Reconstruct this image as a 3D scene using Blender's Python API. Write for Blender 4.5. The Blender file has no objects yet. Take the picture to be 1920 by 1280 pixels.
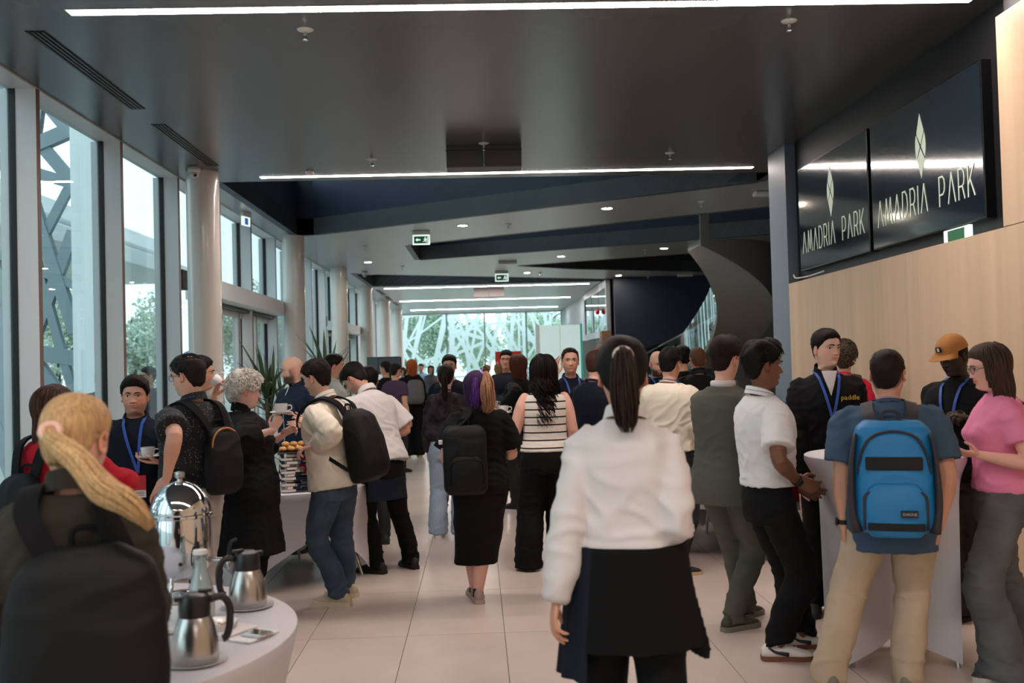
import bpy, bmesh, math, random
import numpy as np
from mathutils import Vector, Matrix, Euler
from mathutils.geometry import tessellate_polygon

random.seed(7)
rng = np.random.default_rng(7)
SC = bpy.context.scene
COL = SC.collection
PI = math.pi

# ---------------------------------------------------------------- camera, sky, exposure
cam_data = bpy.data.cameras.new('camera')
cam = bpy.data.objects.new('camera', cam_data)
COL.objects.link(cam)
cam_data.sensor_width = 36.0
cam_data.lens = 35.0
cam_data.clip_start = 0.05
cam_data.clip_end = 400
cam_data.dof.use_dof = True
cam_data.dof.focus_distance = 7.2
cam_data.dof.aperture_fstop = 2.8
_R = Matrix(((0.9990215997, 0.0264740724, -0.0354255103),
             (-0.0347901791, -0.0240855086, -0.9991043648),
             (-0.0273036027, 0.9993593006, -0.0231409057)))
cam.matrix_world = Matrix.Translation((0, 0, 1.65)) @ _R.to_4x4()
SC.camera = cam

SC.view_settings.view_transform = 'Standard'
SC.view_settings.look = 'None'
SC.view_settings.gamma = 1.0
SC.view_settings.use_curve_mapping = False
SC.view_settings.exposure = -0.2
SC.cycles.max_bounces = 7
SC.cycles.diffuse_bounces = 4
SC.cycles.glossy_bounces = 4
SC.cycles.transmission_bounces = 4
SC.cycles.transparent_max_bounces = 10
SC.cycles.sample_clamp_indirect = 6.0
SC.cycles.caustics_reflective = False
SC.cycles.caustics_refractive = False

W = bpy.data.worlds.new('overcast_sky')
SC.world = W
W.use_nodes = True
wn = W.node_tree.nodes
wl = W.node_tree.links
wn.clear()
w_out = wn.new('ShaderNodeOutputWorld')
w_bg = wn.new('ShaderNodeBackground')
w_tc = wn.new('ShaderNodeTexCoord')
w_sep = wn.new('ShaderNodeSeparateXYZ')
w_ramp = wn.new('ShaderNodeValToRGB')
w_ramp.color_ramp.elements[0].position = 0.0
w_ramp.color_ramp.elements[0].color = (0.73, 0.86, 0.90, 1)
w_ramp.color_ramp.elements[1].position = 0.7
w_ramp.color_ramp.elements[1].color = (0.66, 0.82, 0.93, 1)
wl.new(w_tc.outputs['Generated'], w_sep.inputs[0])
wl.new(w_sep.outputs['Z'], w_ramp.inputs[0])
wl.new(w_ramp.outputs[0], w_bg.inputs[0])
w_bg.inputs[1].default_value = SKY = 3.1
wl.new(w_bg.outputs[0], w_out.inputs[0])

STRIP_POWER = 92.0      # emission of the ceiling light strips

# ---------------------------------------------------------------- helpers
def lin(rgb):
    out = []
    for c in rgb[:3]:
        c = c / 255.0
        out.append(c / 12.92 if c <= 0.04045 else ((c + 0.055) / 1.055) ** 2.4)
    return (out[0], out[1], out[2], 1.0)

_mats = {}
def M(name, rgb=(200, 200, 200), rough=0.5, metal=0.0, bump=None, var=None, emit=0.0, spec=0.5,
      attr=False, sheen=0.0, stretch=None, coat=0.0, objrand=0.0, alpha=None):
    if name in _mats:
        return _mats[name]
    m = bpy.data.materials.new(name)
    m.use_nodes = True
    nt = m.node_tree
    b = nt.nodes['Principled BSDF']
    c = lin(rgb)
    b.inputs['Base Color'].default_value = c
    b.inputs['Roughness'].default_value = rough
    b.inputs['Metallic'].default_value = metal
    b.inputs['Specular IOR Level'].default_value = spec
    if sheen:
        b.inputs['Sheen Weight'].default_value = sheen
        b.inputs['Sheen Roughness'].default_value = 0.5
    if coat:
        b.inputs['Coat Weight'].default_value = coat
        b.inputs['Coat Roughness'].default_value = 0.1
    if emit:
        b.inputs['Emission Color'].default_value = c
        b.inputs['Emission Strength'].default_value = emit
    tc = nt.nodes.new('ShaderNodeTexCoord')
    mp = nt.nodes.new('ShaderNodeMapping')
    nt.links.new(tc.outputs['Object'], mp.inputs[0])
    if stretch:
        mp.inputs['Scale'].default_value = stretch
    col_out = None
    if attr:
        a = nt.nodes.new('ShaderNodeVertexColor')
        a.layer_name = 'Col'
        col_out = a.outputs[0]
    if var:
        nz = nt.nodes.new('ShaderNodeTexNoise')
        nz.inputs['Scale'].default_value = var[0]
        nz.inputs['Detail'].default_value = 4
        nt.links.new(mp.outputs[0], nz.inputs[0])
        mr = nt.nodes.new('ShaderNodeMapRange')
        mr.inputs[1].default_value = 0.3
        mr.inputs[2].default_value = 0.7
        mr.inputs[3].default_value = 1 - var[1]
        mr.inputs[4].default_value = 1 + var[1]
        nt.links.new(nz.outputs[0], mr.inputs[0])
        mx = nt.nodes.new('ShaderNodeVectorMath')
        mx.operation = 'SCALE'
        if col_out:
            nt.links.new(col_out, mx.inputs[0])
        else:
            mx.inputs[0].default_value = c[:3]
        nt.links.new(mr.outputs[0], mx.inputs['Scale'])
        col_out = mx.outputs[0]
    if objrand:
        oi = nt.nodes.new('ShaderNodeObjectInfo')
        mr = nt.nodes.new('ShaderNodeMapRange')
        mr.inputs[3].default_value = 1 - objrand
        mr.inputs[4].default_value = 1 + objrand
        nt.links.new(oi.outputs['Random'], mr.inputs[0])
        mx = nt.nodes.new('ShaderNodeVectorMath')
        mx.operation = 'SCALE'
        if col_out:
            nt.links.new(col_out, mx.inputs[0])
        else:
            mx.inputs[0].default_value = c[:3]
        nt.links.new(mr.outputs[0], mx.inputs['Scale'])
        col_out = mx.outputs[0]
    if col_out:
        nt.links.new(col_out, b.inputs['Base Color'])
    if bump:
        nz = nt.nodes.new('ShaderNodeTexNoise')
        nz.inputs['Scale'].default_value = bump[0]
        nz.inputs['Detail'].default_value = 3
        nt.links.new(mp.outputs[0], nz.inputs[0])
        bp = nt.nodes.new('ShaderNodeBump')
        bp.inputs['Strength'].default_value = bump[1]
        bp.inputs['Distance'].default_value = bump[2] if len(bump) > 2 else 0.01
        nt.links.new(nz.outputs[0], bp.inputs['Height'])
        nt.links.new(bp.outputs[0], b.inputs['Normal'])
    if alpha is not None:
        b.inputs['Alpha'].default_value = alpha
    _mats[name] = m
    return m

def glass_mat(name, tint=(225, 240, 238), refl=0.08, rough=0.0):
    if name in _mats:
        return _mats[name]
    m = bpy.data.materials.new(name)
    m.use_nodes = True
    nt = m.node_tree
    nt.nodes.clear()
    out = nt.nodes.new('ShaderNodeOutputMaterial')
    tr = nt.nodes.new('ShaderNodeBsdfTransparent')
    tr.inputs[0].default_value = lin(tint)
    gl = nt.nodes.new('ShaderNodeBsdfGlossy')
    gl.inputs['Roughness'].default_value = rough
    fr = nt.nodes.new('ShaderNodeLayerWeight')
    fr.inputs[0].default_value = 0.5
    pw = nt.nodes.new('ShaderNodeMath')
    pw.operation = 'POWER'
    pw.inputs[1].default_value = 4.0
    ad = nt.nodes.new('ShaderNodeMath')
    ad.operation = 'MULTIPLY_ADD'
    ad.use_clamp = True
    ad.inputs[1].default_value = .9
    ad.inputs[2].default_value = refl
    mx = nt.nodes.new('ShaderNodeMixShader')
    nt.links.new(fr.outputs['Facing'], pw.inputs[0])
    nt.links.new(pw.outputs[0], ad.inputs[0])
    nt.links.new(ad.outputs[0], mx.inputs[0])
    nt.links.new(tr.outputs[0], mx.inputs[1])
    nt.links.new(gl.outputs[0], mx.inputs[2])
    nt.links.new(mx.outputs[0], out.inputs[0])
    _mats[name] = m
    return m

class Geo:
    """vertices (n,3), quads (m,4), tris (k,3), optional colours (n,4)"""
    __slots__ = ('V', 'Q', 'T', 'C')
    def __init__(s, V=None, Q=None, T=None, C=None):
        s.V = np.zeros((0, 3)) if V is None or len(V) == 0 else np.asarray(V, float)
        s.Q = np.zeros((0, 4), int) if Q is None or len(Q) == 0 else np.asarray(Q, int)
        s.T = np.zeros((0, 3), int) if T is None or len(T) == 0 else np.asarray(T, int)
        s.C = C
    def copy(s):
        return Geo(s.V.copy(), s.Q.copy(), s.T.copy(), None if s.C is None else s.C.copy())
    def __iadd__(s, o):
        n = len(s.V)
        if s.C is not None or o.C is not None:
            a = s.C if s.C is not None else np.ones((n, 4))
            b = o.C if o.C is not None else np.ones((len(o.V), 4))
            s.C = np.vstack([a, b])
        s.V = np.vstack([s.V, o.V])
        s.Q = np.vstack([s.Q, o.Q + n])
        s.T = np.vstack([s.T, o.T + n])
        return s
    def move(s, v):
        s.V = s.V + np.asarray(v, float)
        return s
    def rot(s, R):
        s.V = s.V @ np.asarray(R, float).T
        return s
    def scale(s, k):
        s.V = s.V * np.asarray(k, float)
        return s

def rz(a):
    c, s_ = math.cos(a), math.sin(a)
    return np.array([[c, -s_, 0], [s_, c, 0], [0, 0, 1.0]])
def rx(a):
    c, s_ = math.cos(a), math.sin(a)
    return np.array([[1.0, 0, 0], [0, c, -s_], [0, s_, c]])
def ry(a):
    c, s_ = math.cos(a), math.sin(a)
    return np.array([[c, 0, s_], [0, 1.0, 0], [-s_, 0, c]])
def unit(v):
    v = np.asarray(v, float)
    return v / (np.linalg.norm(v) + 1e-12)

def mesh_of(name, g, smooth=True):
    me = bpy.data.meshes.new(name)
    nq, nt_ = len(g.Q), len(g.T)
    me.vertices.add(len(g.V))
    me.vertices.foreach_set('co', g.V.astype(np.float32).ravel())
    loops = np.concatenate([g.Q.ravel(), g.T.ravel()]).astype(np.int32)
    me.loops.add(len(loops))
    me.loops.foreach_set('vertex_index', loops)
    me.polygons.add(nq + nt_)
    starts = np.concatenate([np.arange(nq) * 4, nq * 4 + np.arange(nt_) * 3]).astype(np.int32)
    me.polygons.foreach_set('loop_start', starts)
    if g.C is not None:
        ca = me.color_attributes.new('Col', 'FLOAT_COLOR', 'POINT')
        ca.data.foreach_set('color', g.C.astype(np.float32).ravel())
    me.update(calc_edges=True)
    me.validate()
    if smooth:
        me.shade_smooth()
    else:
        me.shade_flat()
    return me

def tag(o, label=None, cat=None, group=None, kind=None):
    if label:
        o['label'] = label
    if cat:
        o['category'] = cat
    if group:
        o['group'] = group
    if kind:
        o['kind'] = kind
    return o

def obj(name, g, mat, parent=None, smooth=False, label=None, cat=None, group=None, kind=None, loc=None, sharp=None):
    me = g if isinstance(g, bpy.types.Mesh) else mesh_of(name, g, smooth)
    if mat is not None and len(me.materials) == 0:
        me.materials.append(mat)
    if sharp is not None:
        try:
            me.set_sharp_from_angle(angle=math.radians(sharp))
        except Exception:
            pass
    o = bpy.data.objects.new(name, me)
    COL.objects.link(o)
    if parent is not None:
        o.parent = parent
    if loc is not None:
        o.location = loc
    return tag(o, label, cat, group, kind)

def empty(name, loc=(0, 0, 0), rotz=0.0, label=None, cat=None, group=None, kind=None):
    o = bpy.data.objects.new(name, None)
    o.empty_display_size = 0.1
    COL.objects.link(o)
    o.location = loc
    o.rotation_euler = (0, 0, rotz)
    return tag(o, label, cat, group, kind)

def dup(o, parent=None, loc=None, rotz=None, label=None, group=None):
    c = o.copy()
    COL.objects.link(c)
    if parent is not None:
        c.parent = parent
    if loc is not None:
        c.location = loc
    if rotz is not None:
        c.rotation_euler = (0, 0, rotz)
    if label:
        c['label'] = label
    if group:
        c['group'] = group
    for ch in list(o.children):
        dup(ch, c)
    return c

# ---- shapes
def box(x0, x1, y0, y1, z0, z1):
    V = [(x, y, z) for z in (z0, z1) for y in (y0, y1) for x in (x0, x1)]
    Q = [(0, 2, 3, 1), (4, 5, 7, 6), (0, 1, 5, 4), (2, 6, 7, 3), (0, 4, 6, 2), (1, 3, 7, 5)]
    return Geo(V, Q)

def rbox(x0, x1, y0, y1, z0, z1, b=0.01, seg=2):
    bm = bmesh.new()
    bmesh.ops.create_cube(bm, size=1.0)
    for v in bm.verts:
        v.co = ((v.co.x + .5) * (x1 - x0) + x0, (v.co.y + .5) * (y1 - y0) + y0, (v.co.z + .5) * (z1 - z0) + z0)
    bmesh.ops.bevel(bm, geom=list(bm.edges), offset=b, segments=seg, profile=0.5, affect='EDGES')
    return from_bm(bm)

def from_bm(bm):
    bm.verts.ensure_lookup_table()
    bm.verts.index_update()
    V = [tuple(v.co) for v in bm.verts]
    Q, T = [], []
    for f in bm.faces:
        ids = [v.index for v in f.verts]
        if len(ids) == 4:
            Q.append(ids)
        elif len(ids) == 3:
            T.append(ids)
        else:
            for i in range(1, len(ids) - 1):
                T.append((ids[0], ids[i], ids[i + 1]))
    bm.free()
    return Geo(V, Q, T)

def loft(rings, cap0=True, cap1=True, closed=True):
    R = np.asarray(rings, float)
    m, n = R.shape[:2]
    V = R.reshape(-1, 3)
    i = np.arange(m - 1)[:, None] * n
    k = n if closed else n - 1
    j = np.arange(k)[None, :]
    j2 = (j + 1) % n
    Q = np.stack([i + j, i + j2, i + n + j2, i + n + j], -1).reshape(-1, 4)
    T = []
    if cap0:
        c = len(V)
        V = np.vstack([V, R[0].mean(0)])
        T += [(c, (a + 1) % n, a) for a in range(n)]
    if cap1:
        c = len(V)
        V = np.vstack([V, R[-1].mean(0)])
        o = (m - 1) * n
        T += [(c, o + a, o + (a + 1) % n) for a in range(n)]
    return Geo(V, Q, T)

def lathe(prof, n=24, c=(0, 0, 0), cap=True):
    a = np.linspace(0, 2 * PI, n, endpoint=False)
    rings = [np.stack([r * np.cos(a), r * np.sin(a), np.full(n, z)], 1) for r, z in prof]
    return loft(rings, cap, cap).move(c)

def catmull(P, k=4):
    P = np.asarray(P, float)
    if len(P) < 3 or k <= 1:
        return P
    E = np.vstack([2 * P[0] - P[1], P, 2 * P[-1] - P[-2]])
    out = []
    for i in range(len(P) - 1):
        p0, p1, p2, p3 = E[i:i + 4]
        for t in np.linspace(0, 1, k, endpoint=False):
            out.append(.5 * ((2 * p1) + (-p0 + p2) * t + (2 * p0 - 5 * p1 + 4 * p2 - p3) * t * t + (-p0 + 3 * p1 - 3 * p2 + p3) * t ** 3))
    out.append(P[-1])
    return np.array(out)

def frames(P, up=(0, 0, 1)):
    P = np.asarray(P, float)
    d = np.gradient(P, axis=0)
    d /= np.linalg.norm(d, axis=1)[:, None] + 1e-12
    u = np.asarray(up, float)
    u = u - d[0] * (u @ d[0])
    if np.linalg.norm(u) < 1e-3:
        u = np.cross(d[0], (1, 0, 0))
        if np.linalg.norm(u) < 1e-3:
            u = np.cross(d[0], (0, 1, 0))
    u = unit(u)
    U = []
    for i in range(len(P)):
        u = u - d[i] * (u @ d[i])
        u = unit(u)
        U.append(u.copy())
    U = np.array(U)
    S = np.cross(d, U)
    return d, U, S

def tube(P, r, n=8, ru=None, up=(0, 0, 1), cap=True, round_end=False):
    """r along the side axis, ru along the up axis"""
    P = np.asarray(P, float)
    r = np.broadcast_to(np.asarray(r, float), (len(P),))
    ru = r if ru is None else np.broadcast_to(np.asarray(ru, float), (len(P),))
    if round_end:
        d0, d1 = unit(P[0] - P[1]), unit(P[-1] - P[-2])
        fr = [0.35, 0.75, 1.0]
        of = [0.93, 0.62, 0.0]
        P = np.vstack([[P[0] + d0 * r[0] * o for o in of[:2]], P, [P[-1] + d1 * r[-1] * o for o in of[1::-1]]])
        r, ru = (np.concatenate([[q[0] * fr[0], q[0] * fr[1]], q, [q[-1] * fr[1], q[-1] * fr[0]]]) for q in (r, ru))
    d, U, S = frames(P, up)
    a = np.linspace(0, 2 * PI, n, endpoint=False)
    rings = P[:, None, :] + S[:, None, :] * (np.cos(a)[None, :, None] * r[:, None, None]) + U[:, None, :] * (np.sin(a)[None, :, None] * ru[:, None, None])
    return loft(rings, cap, cap)

def ellipsoid(c, r, n=16, m=10, R=None):
    prof = [(math.sin(t), -math.cos(t)) for t in np.linspace(0.12, PI - 0.12, m)]
    g = lathe(prof, n)
    g.scale(r)
    if R is not None:
        g.rot(R)
    return g.move(c)

def prism(poly, z0, z1, axis='z', holes=()):
    """polygon (2d points) extruded; axis z: (x,y) ; y: (x,z) along y ; x: (y,z) along x"""
    loops = [[Vector((p[0], p[1], 0)) for p in poly]] + [[Vector((p[0], p[1], 0)) for p in h] for h in holes]
    tris = tessellate_polygon(loops)
    pts = [tuple(v) for l in loops for v in l]
    n = len(pts)
    V = [(p[0], p[1], z0) for p in pts] + [(p[0], p[1], z1) for p in pts]
    T = [tuple(t) for t in tris] + [(t[0] + n, t[2] + n, t[1] + n) for t in tris]
    Q = []
    o = 0
    for l in loops:
        k = len(l)
        for i in range(k):
            j = (i + 1) % k
            Q.append((o + i, o + j, n + o + j, n + o + i))
        o += k
    g = Geo(V, Q, T)
    if axis == 'y':
        g.V = g.V[:, [0, 2, 1]]
    elif axis == 'x':
        g.V = g.V[:, [2, 0, 1]]
    me = mesh_of('tmp', g, False)
    bm = bmesh.new()
    bm.from_mesh(me)
    bmesh.ops.recalc_face_normals(bm, faces=bm.faces)
    bpy.data.meshes.remove(me)
    return from_bm(bm)

def torus(R_, r, n=24, m=8, c=(0, 0, 0)):
    a = np.linspace(0, 2 * PI, n, endpoint=False)
    b = np.linspace(0, 2 * PI, m, endpoint=False)
    V = np.stack([(R_ + r * np.cos(b)[None]) * np.cos(a)[:, None], (R_ + r * np.cos(b)[None]) * np.sin(a)[:, None],
                  np.broadcast_to(r * np.sin(b)[None], (n, m))], -1).reshape(-1, 3)
    Q = [(i * m + j, ((i + 1) % n) * m + j, ((i + 1) % n) * m + (j + 1) % m, i * m + (j + 1) % m) for i in range(n) for j in range(m)]
    return Geo(V, Q).move(c)

def strokes(lines, w, d):
    """flat lettering in the x/z plane, thickness d along y: each stroke a bar with round-ish joints"""
    g = Geo()
    for L in lines:
        L = [np.array(p, float) for p in L]
        for a, b in zip(L[:-1], L[1:]):
            t = unit(b - a)
            nn = np.array([-t[1], t[0]]) * w / 2
            a2, b2 = a - t * w * .35, b + t * w * .35
            q = [a2 - nn, b2 - nn, b2 + nn, a2 + nn]
            V = [(p[0], y, p[1]) for y in (0, -d) for p in q]
            g += Geo(V, [(0, 1, 2, 3), (7, 6, 5, 4), (0, 4, 5, 1), (1, 5, 6, 2), (2, 6, 7, 3), (3, 7, 4, 0)])
    return g

def text_geo(s, size, depth=0.001, bold=0.0):
    cu = bpy.data.curves.new('t', 'FONT')
    cu.body = s
    cu.size = size
    cu.extrude = depth
    cu.offset = bold
    cu.align_x = 'CENTER'
    cu.align_y = 'CENTER'
    cu.resolution_u = 2
    o = bpy.data.objects.new('t', cu)
    COL.objects.link(o)
    dg = bpy.context.evaluated_depsgraph_get()
    me = bpy.data.meshes.new_from_object(o.evaluated_get(dg))
    bm = bmesh.new()
    bm.from_mesh(me)
    bpy.data.objects.remove(o)
    bpy.data.meshes.remove(me)
    return from_bm(bm)      # lies in x/y, faces +z

def remesh(g, vox, smooth=2, factor=0.6):
    me = mesh_of('tmp', g, False)
    o = bpy.data.objects.new('tmp', me)
    COL.objects.link(o)
    r = o.modifiers.new('r', 'REMESH')
    r.mode = 'VOXEL'
    r.voxel_size = vox
    if smooth:
        s_ = o.modifiers.new('s', 'SMOOTH')
        s_.factor = factor
        s_.iterations = smooth
    dg = bpy.context.evaluated_depsgraph_get()
    ev = o.evaluated_get(dg)
    m2 = ev.to_mesh()
    n = len(m2.vertices)
    V = np.empty(n * 3, np.float32)
    m2.vertices.foreach_get('co', V)
    ln = np.empty(len(m2.polygons), np.int32)
    m2.polygons.foreach_get('loop_total', ln)
    L = np.empty(len(m2.loops), np.int32)
    m2.loops.foreach_get('vertex_index', L)
    st = np.concatenate([[0], np.cumsum(ln)[:-1]])
    q = st[ln == 4][:, None] + np.arange(4)
    t = st[ln == 3][:, None] + np.arange(3)
    out = Geo(V.reshape(-1, 3).astype(float), L[q] if len(q) else None, L[t] if len(t) else None)
    ev.to_mesh_clear()
    bpy.data.objects.remove(o)
    bpy.data.meshes.remove(me)
    return out

def normals(g):
    N = np.zeros_like(g.V)
    for F in (g.Q, g.T):
        if len(F) == 0:
            continue
        a, b, c = g.V[F[:, 0]], g.V[F[:, 1]], g.V[F[:, -1]]
        fn = np.cross(b - a, c - a)
        for k in range(F.shape[1]):
            for ax in range(3):
                N[:, ax] += np.bincount(F[:, k], fn[:, ax], len(g.V))
    return N / (np.linalg.norm(N, axis=1)[:, None] + 1e-12)

def snoise(P, k, seed, n=5):
    """cheap smooth noise: warped sum of sines, about -1..1"""
    r = np.random.default_rng(seed)
    Pw = P * k
    Pw = Pw + 0.8 * np.sin(Pw[:, [1, 2, 0]] * 0.9 + r.uniform(0, 6, 3))
    out = np.zeros(len(P))
    for _ in range(n):
        d = r.normal(size=3)
        d /= np.linalg.norm(d)
        out += np.sin(Pw @ d * r.uniform(.7, 1.6) + r.uniform(0, 6.3))
    return out / n * 1.6

m_bark = M('bark', (84, 74, 62), .8, var=(8, .3))
# ================================================================= ROOM
HC = 4.1
XL = -3.85          # glass line of the left facade
XF = -3.65          # inner face of the facade fins
XR = 3.6            # timber wall on the right
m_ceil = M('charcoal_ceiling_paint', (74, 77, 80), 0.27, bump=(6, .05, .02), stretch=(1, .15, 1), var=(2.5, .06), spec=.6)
m_dark = M('navy_black_fascia_paint', (52, 60, 78), 0.45, var=(3, .08), spec=.3)
m_black = M('matt_black', (12, 12, 14), 0.5)
m_white = M('white_powder_coat', (222, 226, 227), 0.42, var=(2, .02))
m_column = M('cream_gloss_column', (218, 210, 202), 0.18, coat=.3, var=(1.5, .02))
m_brown = M('brown_edge_trim', (126, 98, 88), 0.5)
m_gasket = M('black_gasket', (10, 12, 14), 0.4)
m_grout = M('dark_grout', (70, 62, 58), 0.8)
m_tile = M('pale_stone_tile', (206, 189, 178), 0.24, var=(1.6, .07), objrand=.03, bump=(30, .03, .002), spec=.45)
m_wood = M('pale_ash_laminate', (206, 176, 146), 0.45, var=(3.2, .10), stretch=(1, 2.2, .06), spec=.35)
m_glass = glass_mat('facade_glass', (242, 250, 250), .02)
m_beige = M('beige_plaster', (188, 172, 158), 0.7)
m_chrome = M('polished_chrome', (225, 225, 228), 0.06, 1.0)
m_steel = M('brushed_steel', (190, 184, 180), 0.24, 1.0, bump=(60, .08, .002), stretch=(1, 1, 14))
m_strip = M('lit_strip_diffuser', (255, 240, 232), 0.5, emit=STRIP_POWER)
m_spot = M('lit_downlight_lens', (255, 236, 214), 0.5, emit=260)
m_plastic = M('white_plastic', (215, 213, 208), 0.4)

# floor: slab with recessed joints and single tiles
fl = obj('floor', box(-3.9, 9.2, -8, 47.5, -.3, -.006), m_grout, kind='structure')
T0 = box(.002, .598, .002, 1.198, -.05, 0)
tile_me = mesh_of('tile', T0, False)
tile_me.materials.append(m_tile)
for j in range(-3, 17):
    for i in range(-7, 6):
        x0, y0 = .125 + .6 * i, 6.18 + 1.2 * j
        if x0 < -3.86:
            continue
        o = bpy.data.objects.new('tile', tile_me)
        COL.objects.link(o)
        o.parent = fl
        o.location = (x0, y0, 0)
far = Geo()
for j in range(-12, 35):
    for i in range(-7, 15):
        if -3 <= j < 17 and -7 <= i < 6 and .125 + .6 * i >= -3.86:
            continue
        x0, y0 = .125 + .6 * i, 6.18 + 1.2 * j
        far += T0.copy().move((x0, y0, 0))
obj('tile', far, m_tile, fl, kind='stuff', label='distant pale floor tiles')

# ceiling slab with the angled openings
OUT = [(-3.87, -8), (9.2, -8), (9.2, 47), (-3.87, 47)]
VOIDS = [
    [(-3.23, 12.9), (3.95, 13.0), (3.95, 13.66), (-2.9, 18.12), (-3.2, 18.12)],
    [(-1.276, 20.04), (4.89, 16.02), (9.0, 13.34), (9.0, 18.1), (4.78, 20.03), (-1.25, 22.78)],
    [(1.12, 24.69), (5.96, 22.43), (9.0, 21.0), (9.0, 28.7), (5.69, 27.24), (2.64, 25.88)],
    [(-3.08, 25.6), (-2.66, 26.16), (3.93, 29.3), (4.03, 30.0), (-3.05, 29.93)],
]
m_ceil2 = M('ceiling_reflection_grey', (146, 154, 156), 0.30, bump=(6, .05, .02), stretch=(1, .15, 1), var=(2.5, .06), spec=.6)  # same paint as the front; reflected daylight is put into this lighter grey
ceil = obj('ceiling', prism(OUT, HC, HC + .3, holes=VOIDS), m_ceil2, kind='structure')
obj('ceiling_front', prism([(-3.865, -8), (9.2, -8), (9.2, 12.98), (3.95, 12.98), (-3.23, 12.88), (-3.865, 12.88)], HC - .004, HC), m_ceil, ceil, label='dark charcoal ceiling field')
HF = [1.0, .95, .9, .8]
for vi, poly in enumerate(VOIDS):
    g = Geo()
    cxy = np.mean(poly, axis=0)
    n = len(poly)
    for i in range(n):
        a, b = np.array(poly[i]), np.array(poly[(i + 1) % n])
        t = unit(b - a)
        nn = np.array([t[1], -t[0]])
        if nn @ (cxy - a) > 0:
            nn = -nn
        q = [a, b, b + nn * .12, a + nn * .12]
        z0, z1 = HC - .002, HC + HF[vi]
        V = [(p[0], p[1], z) for z in (z0, z1) for p in q]
        g += Geo(V, [(0, 1, 2, 3), (7, 6, 5, 4), (0, 4, 5, 1), (1, 5, 6, 2), (2, 6, 7, 3), (3, 7, 4, 0)])
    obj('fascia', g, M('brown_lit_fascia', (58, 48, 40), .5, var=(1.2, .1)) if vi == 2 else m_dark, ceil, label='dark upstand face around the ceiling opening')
# upper storey seen through the openings
obj('ceiling_upper', box(-3.9, 9.2, 11, 33, 7.6, 7.8), m_dark, kind='structure')
obj('wall_upper_front', box(-3.9, 9.2, 10.9, 11.05, 4.41, 7.6), m_dark, kind='structure')
obj('wall_upper_rear', box(-3.9, 9.2, 33, 33.15, 4.41, 7.6), m_dark, kind='structure')
obj('wall_upper_right', box(9.2, 9.35, 11, 33, 4.41, 7.6), m_dark, kind='structure')
wu = obj('window_upper', box(-3.88, -3.86, 11, 33, 4.41, 7.6), m_glass, kind='structure')
g = Geo()
for k in range(12):
    g += box(-3.9, -3.7, 11.0 + k * 2, 11.08 + k * 2, 4.41, 7.6)
obj('mullion', g, m_white, wu, kind='stuff')

# walls
# right timber wall with the screen recess
wr = empty('wall_right', (0, 0, 0), kind='structure')
obj('panel', box(XR, XR + .35, -8, 11.3, 0.06, 2.49), m_wood, wr, label='pale timber lower wall cladding')
obj('panel', box(XR, XR + .35, -8, 6.63, 2.496, 3.93), m_wood, wr, label='pale timber upper wall cladding')
obj('recess', box(XR + .12, XR + .35, 6.63, 11.34, 2.49, HC), m_black, wr, label='black screen recess')
obj('recess', box(XR + .06, XR + .35, -8, 6.63, 3.93, HC), m_black, wr)  # gap above the cladding: its shadow is put in as a black strip
obj('pier', box(XR, XR + .35, 11.3, 11.95, 0, HC), M('blue_grey_pier', (104, 116, 130), .5), wr, label='blue-grey wall end')
obj('baseboard_right', box(XR - .006, XR + .1, -8, 11.3, 0.0, .06), m_black, kind='structure')
obj('wall_behind_recess', box(XR + .35, XR + .5, -8, 11.95, 0, HC), m_beige, kind='structure')
obj('wall_rear', box(-3.9, 9.2, -8.15, -8, 0, HC), m_beige, kind='structure')
obj('wall_far_right', box(9.2, 9.35, -8, 47, 0, HC), m_dark, kind='structure')
# the right side beyond the stair
obj('wall_side', box(3.95, 4.1, 35.4, 46, 0, HC), M('pale_blue_grey_wall', (150, 166, 172), .5), kind='structure')
ws = obj('wall_dark', box(3.97, 4.1, 28.9, 35.4, 0, 2.42), m_black, kind='structure')
obj('wall_far_dark', box(4.1, 9.2, 35.3, 35.45, 0, HC), m_dark, kind='structure')
# dark slanted wall over the straight stair: bottom edge rises to the right
dw = prism([(4.02, HC), (4.02, .0), (4.14, .0), (4.14, 1.55), (5.15, 2.1), (7.6, 2.95), (9.2, 3.7), (9.2, HC)], 28.7, 28.9, 'y')
obj('wall_stair', dw, m_dark, kind='structure')
obj('wall_stair_rear', box(4.1, 9.2, 32.2, 32.35, 0, HC), M('grey_stair_wall', (150, 146, 140), .6), kind='structure')

# ---- left facade
fz = 4.08
obj('trim_1', box(XL - .05, XF, -8, 46, fz, HC + .02), m_white, kind='structure')
fins = empty('wall_left', (0, 0, 0), kind='structure')
fin_me = mesh_of('fin', box(XL - .1, XF, 0, .07, 0, fz), False)
fin_me.materials.append(m_white)
edge_me = mesh_of('edge_strip', box(XF, XF + .004, .002, .068, 0, fz), False)
edge_me.materials.append(m_brown)
gas_me = mesh_of('gasket', box(XL - .03, XL + .03, -.009, 0, 0, fz), False)
gas_me.materials.append(m_gasket)
fy = [y for y in np.arange(-7.6, 46, 1.0 * 1.98)]
FIN = []
y = 8.45
while y > -8:
    FIN.append(y); y -= 1.98
y = 10.43
while y < 46:
    FIN.append(y); y += 1.98
FIN.sort()
for y in FIN:
    f_ = bpy.data.objects.new('fin', fin_me); COL.objects.link(f_); f_.parent = fins; f_.location = (0, y, 0)
    e_ = bpy.data.objects.new('edge_strip', edge_me); COL.objects.link(e_); e_.parent = f_
    g_ = bpy.data.objects.new('gasket', gas_me); COL.objects.link(g_); g_.parent = f_
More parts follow.
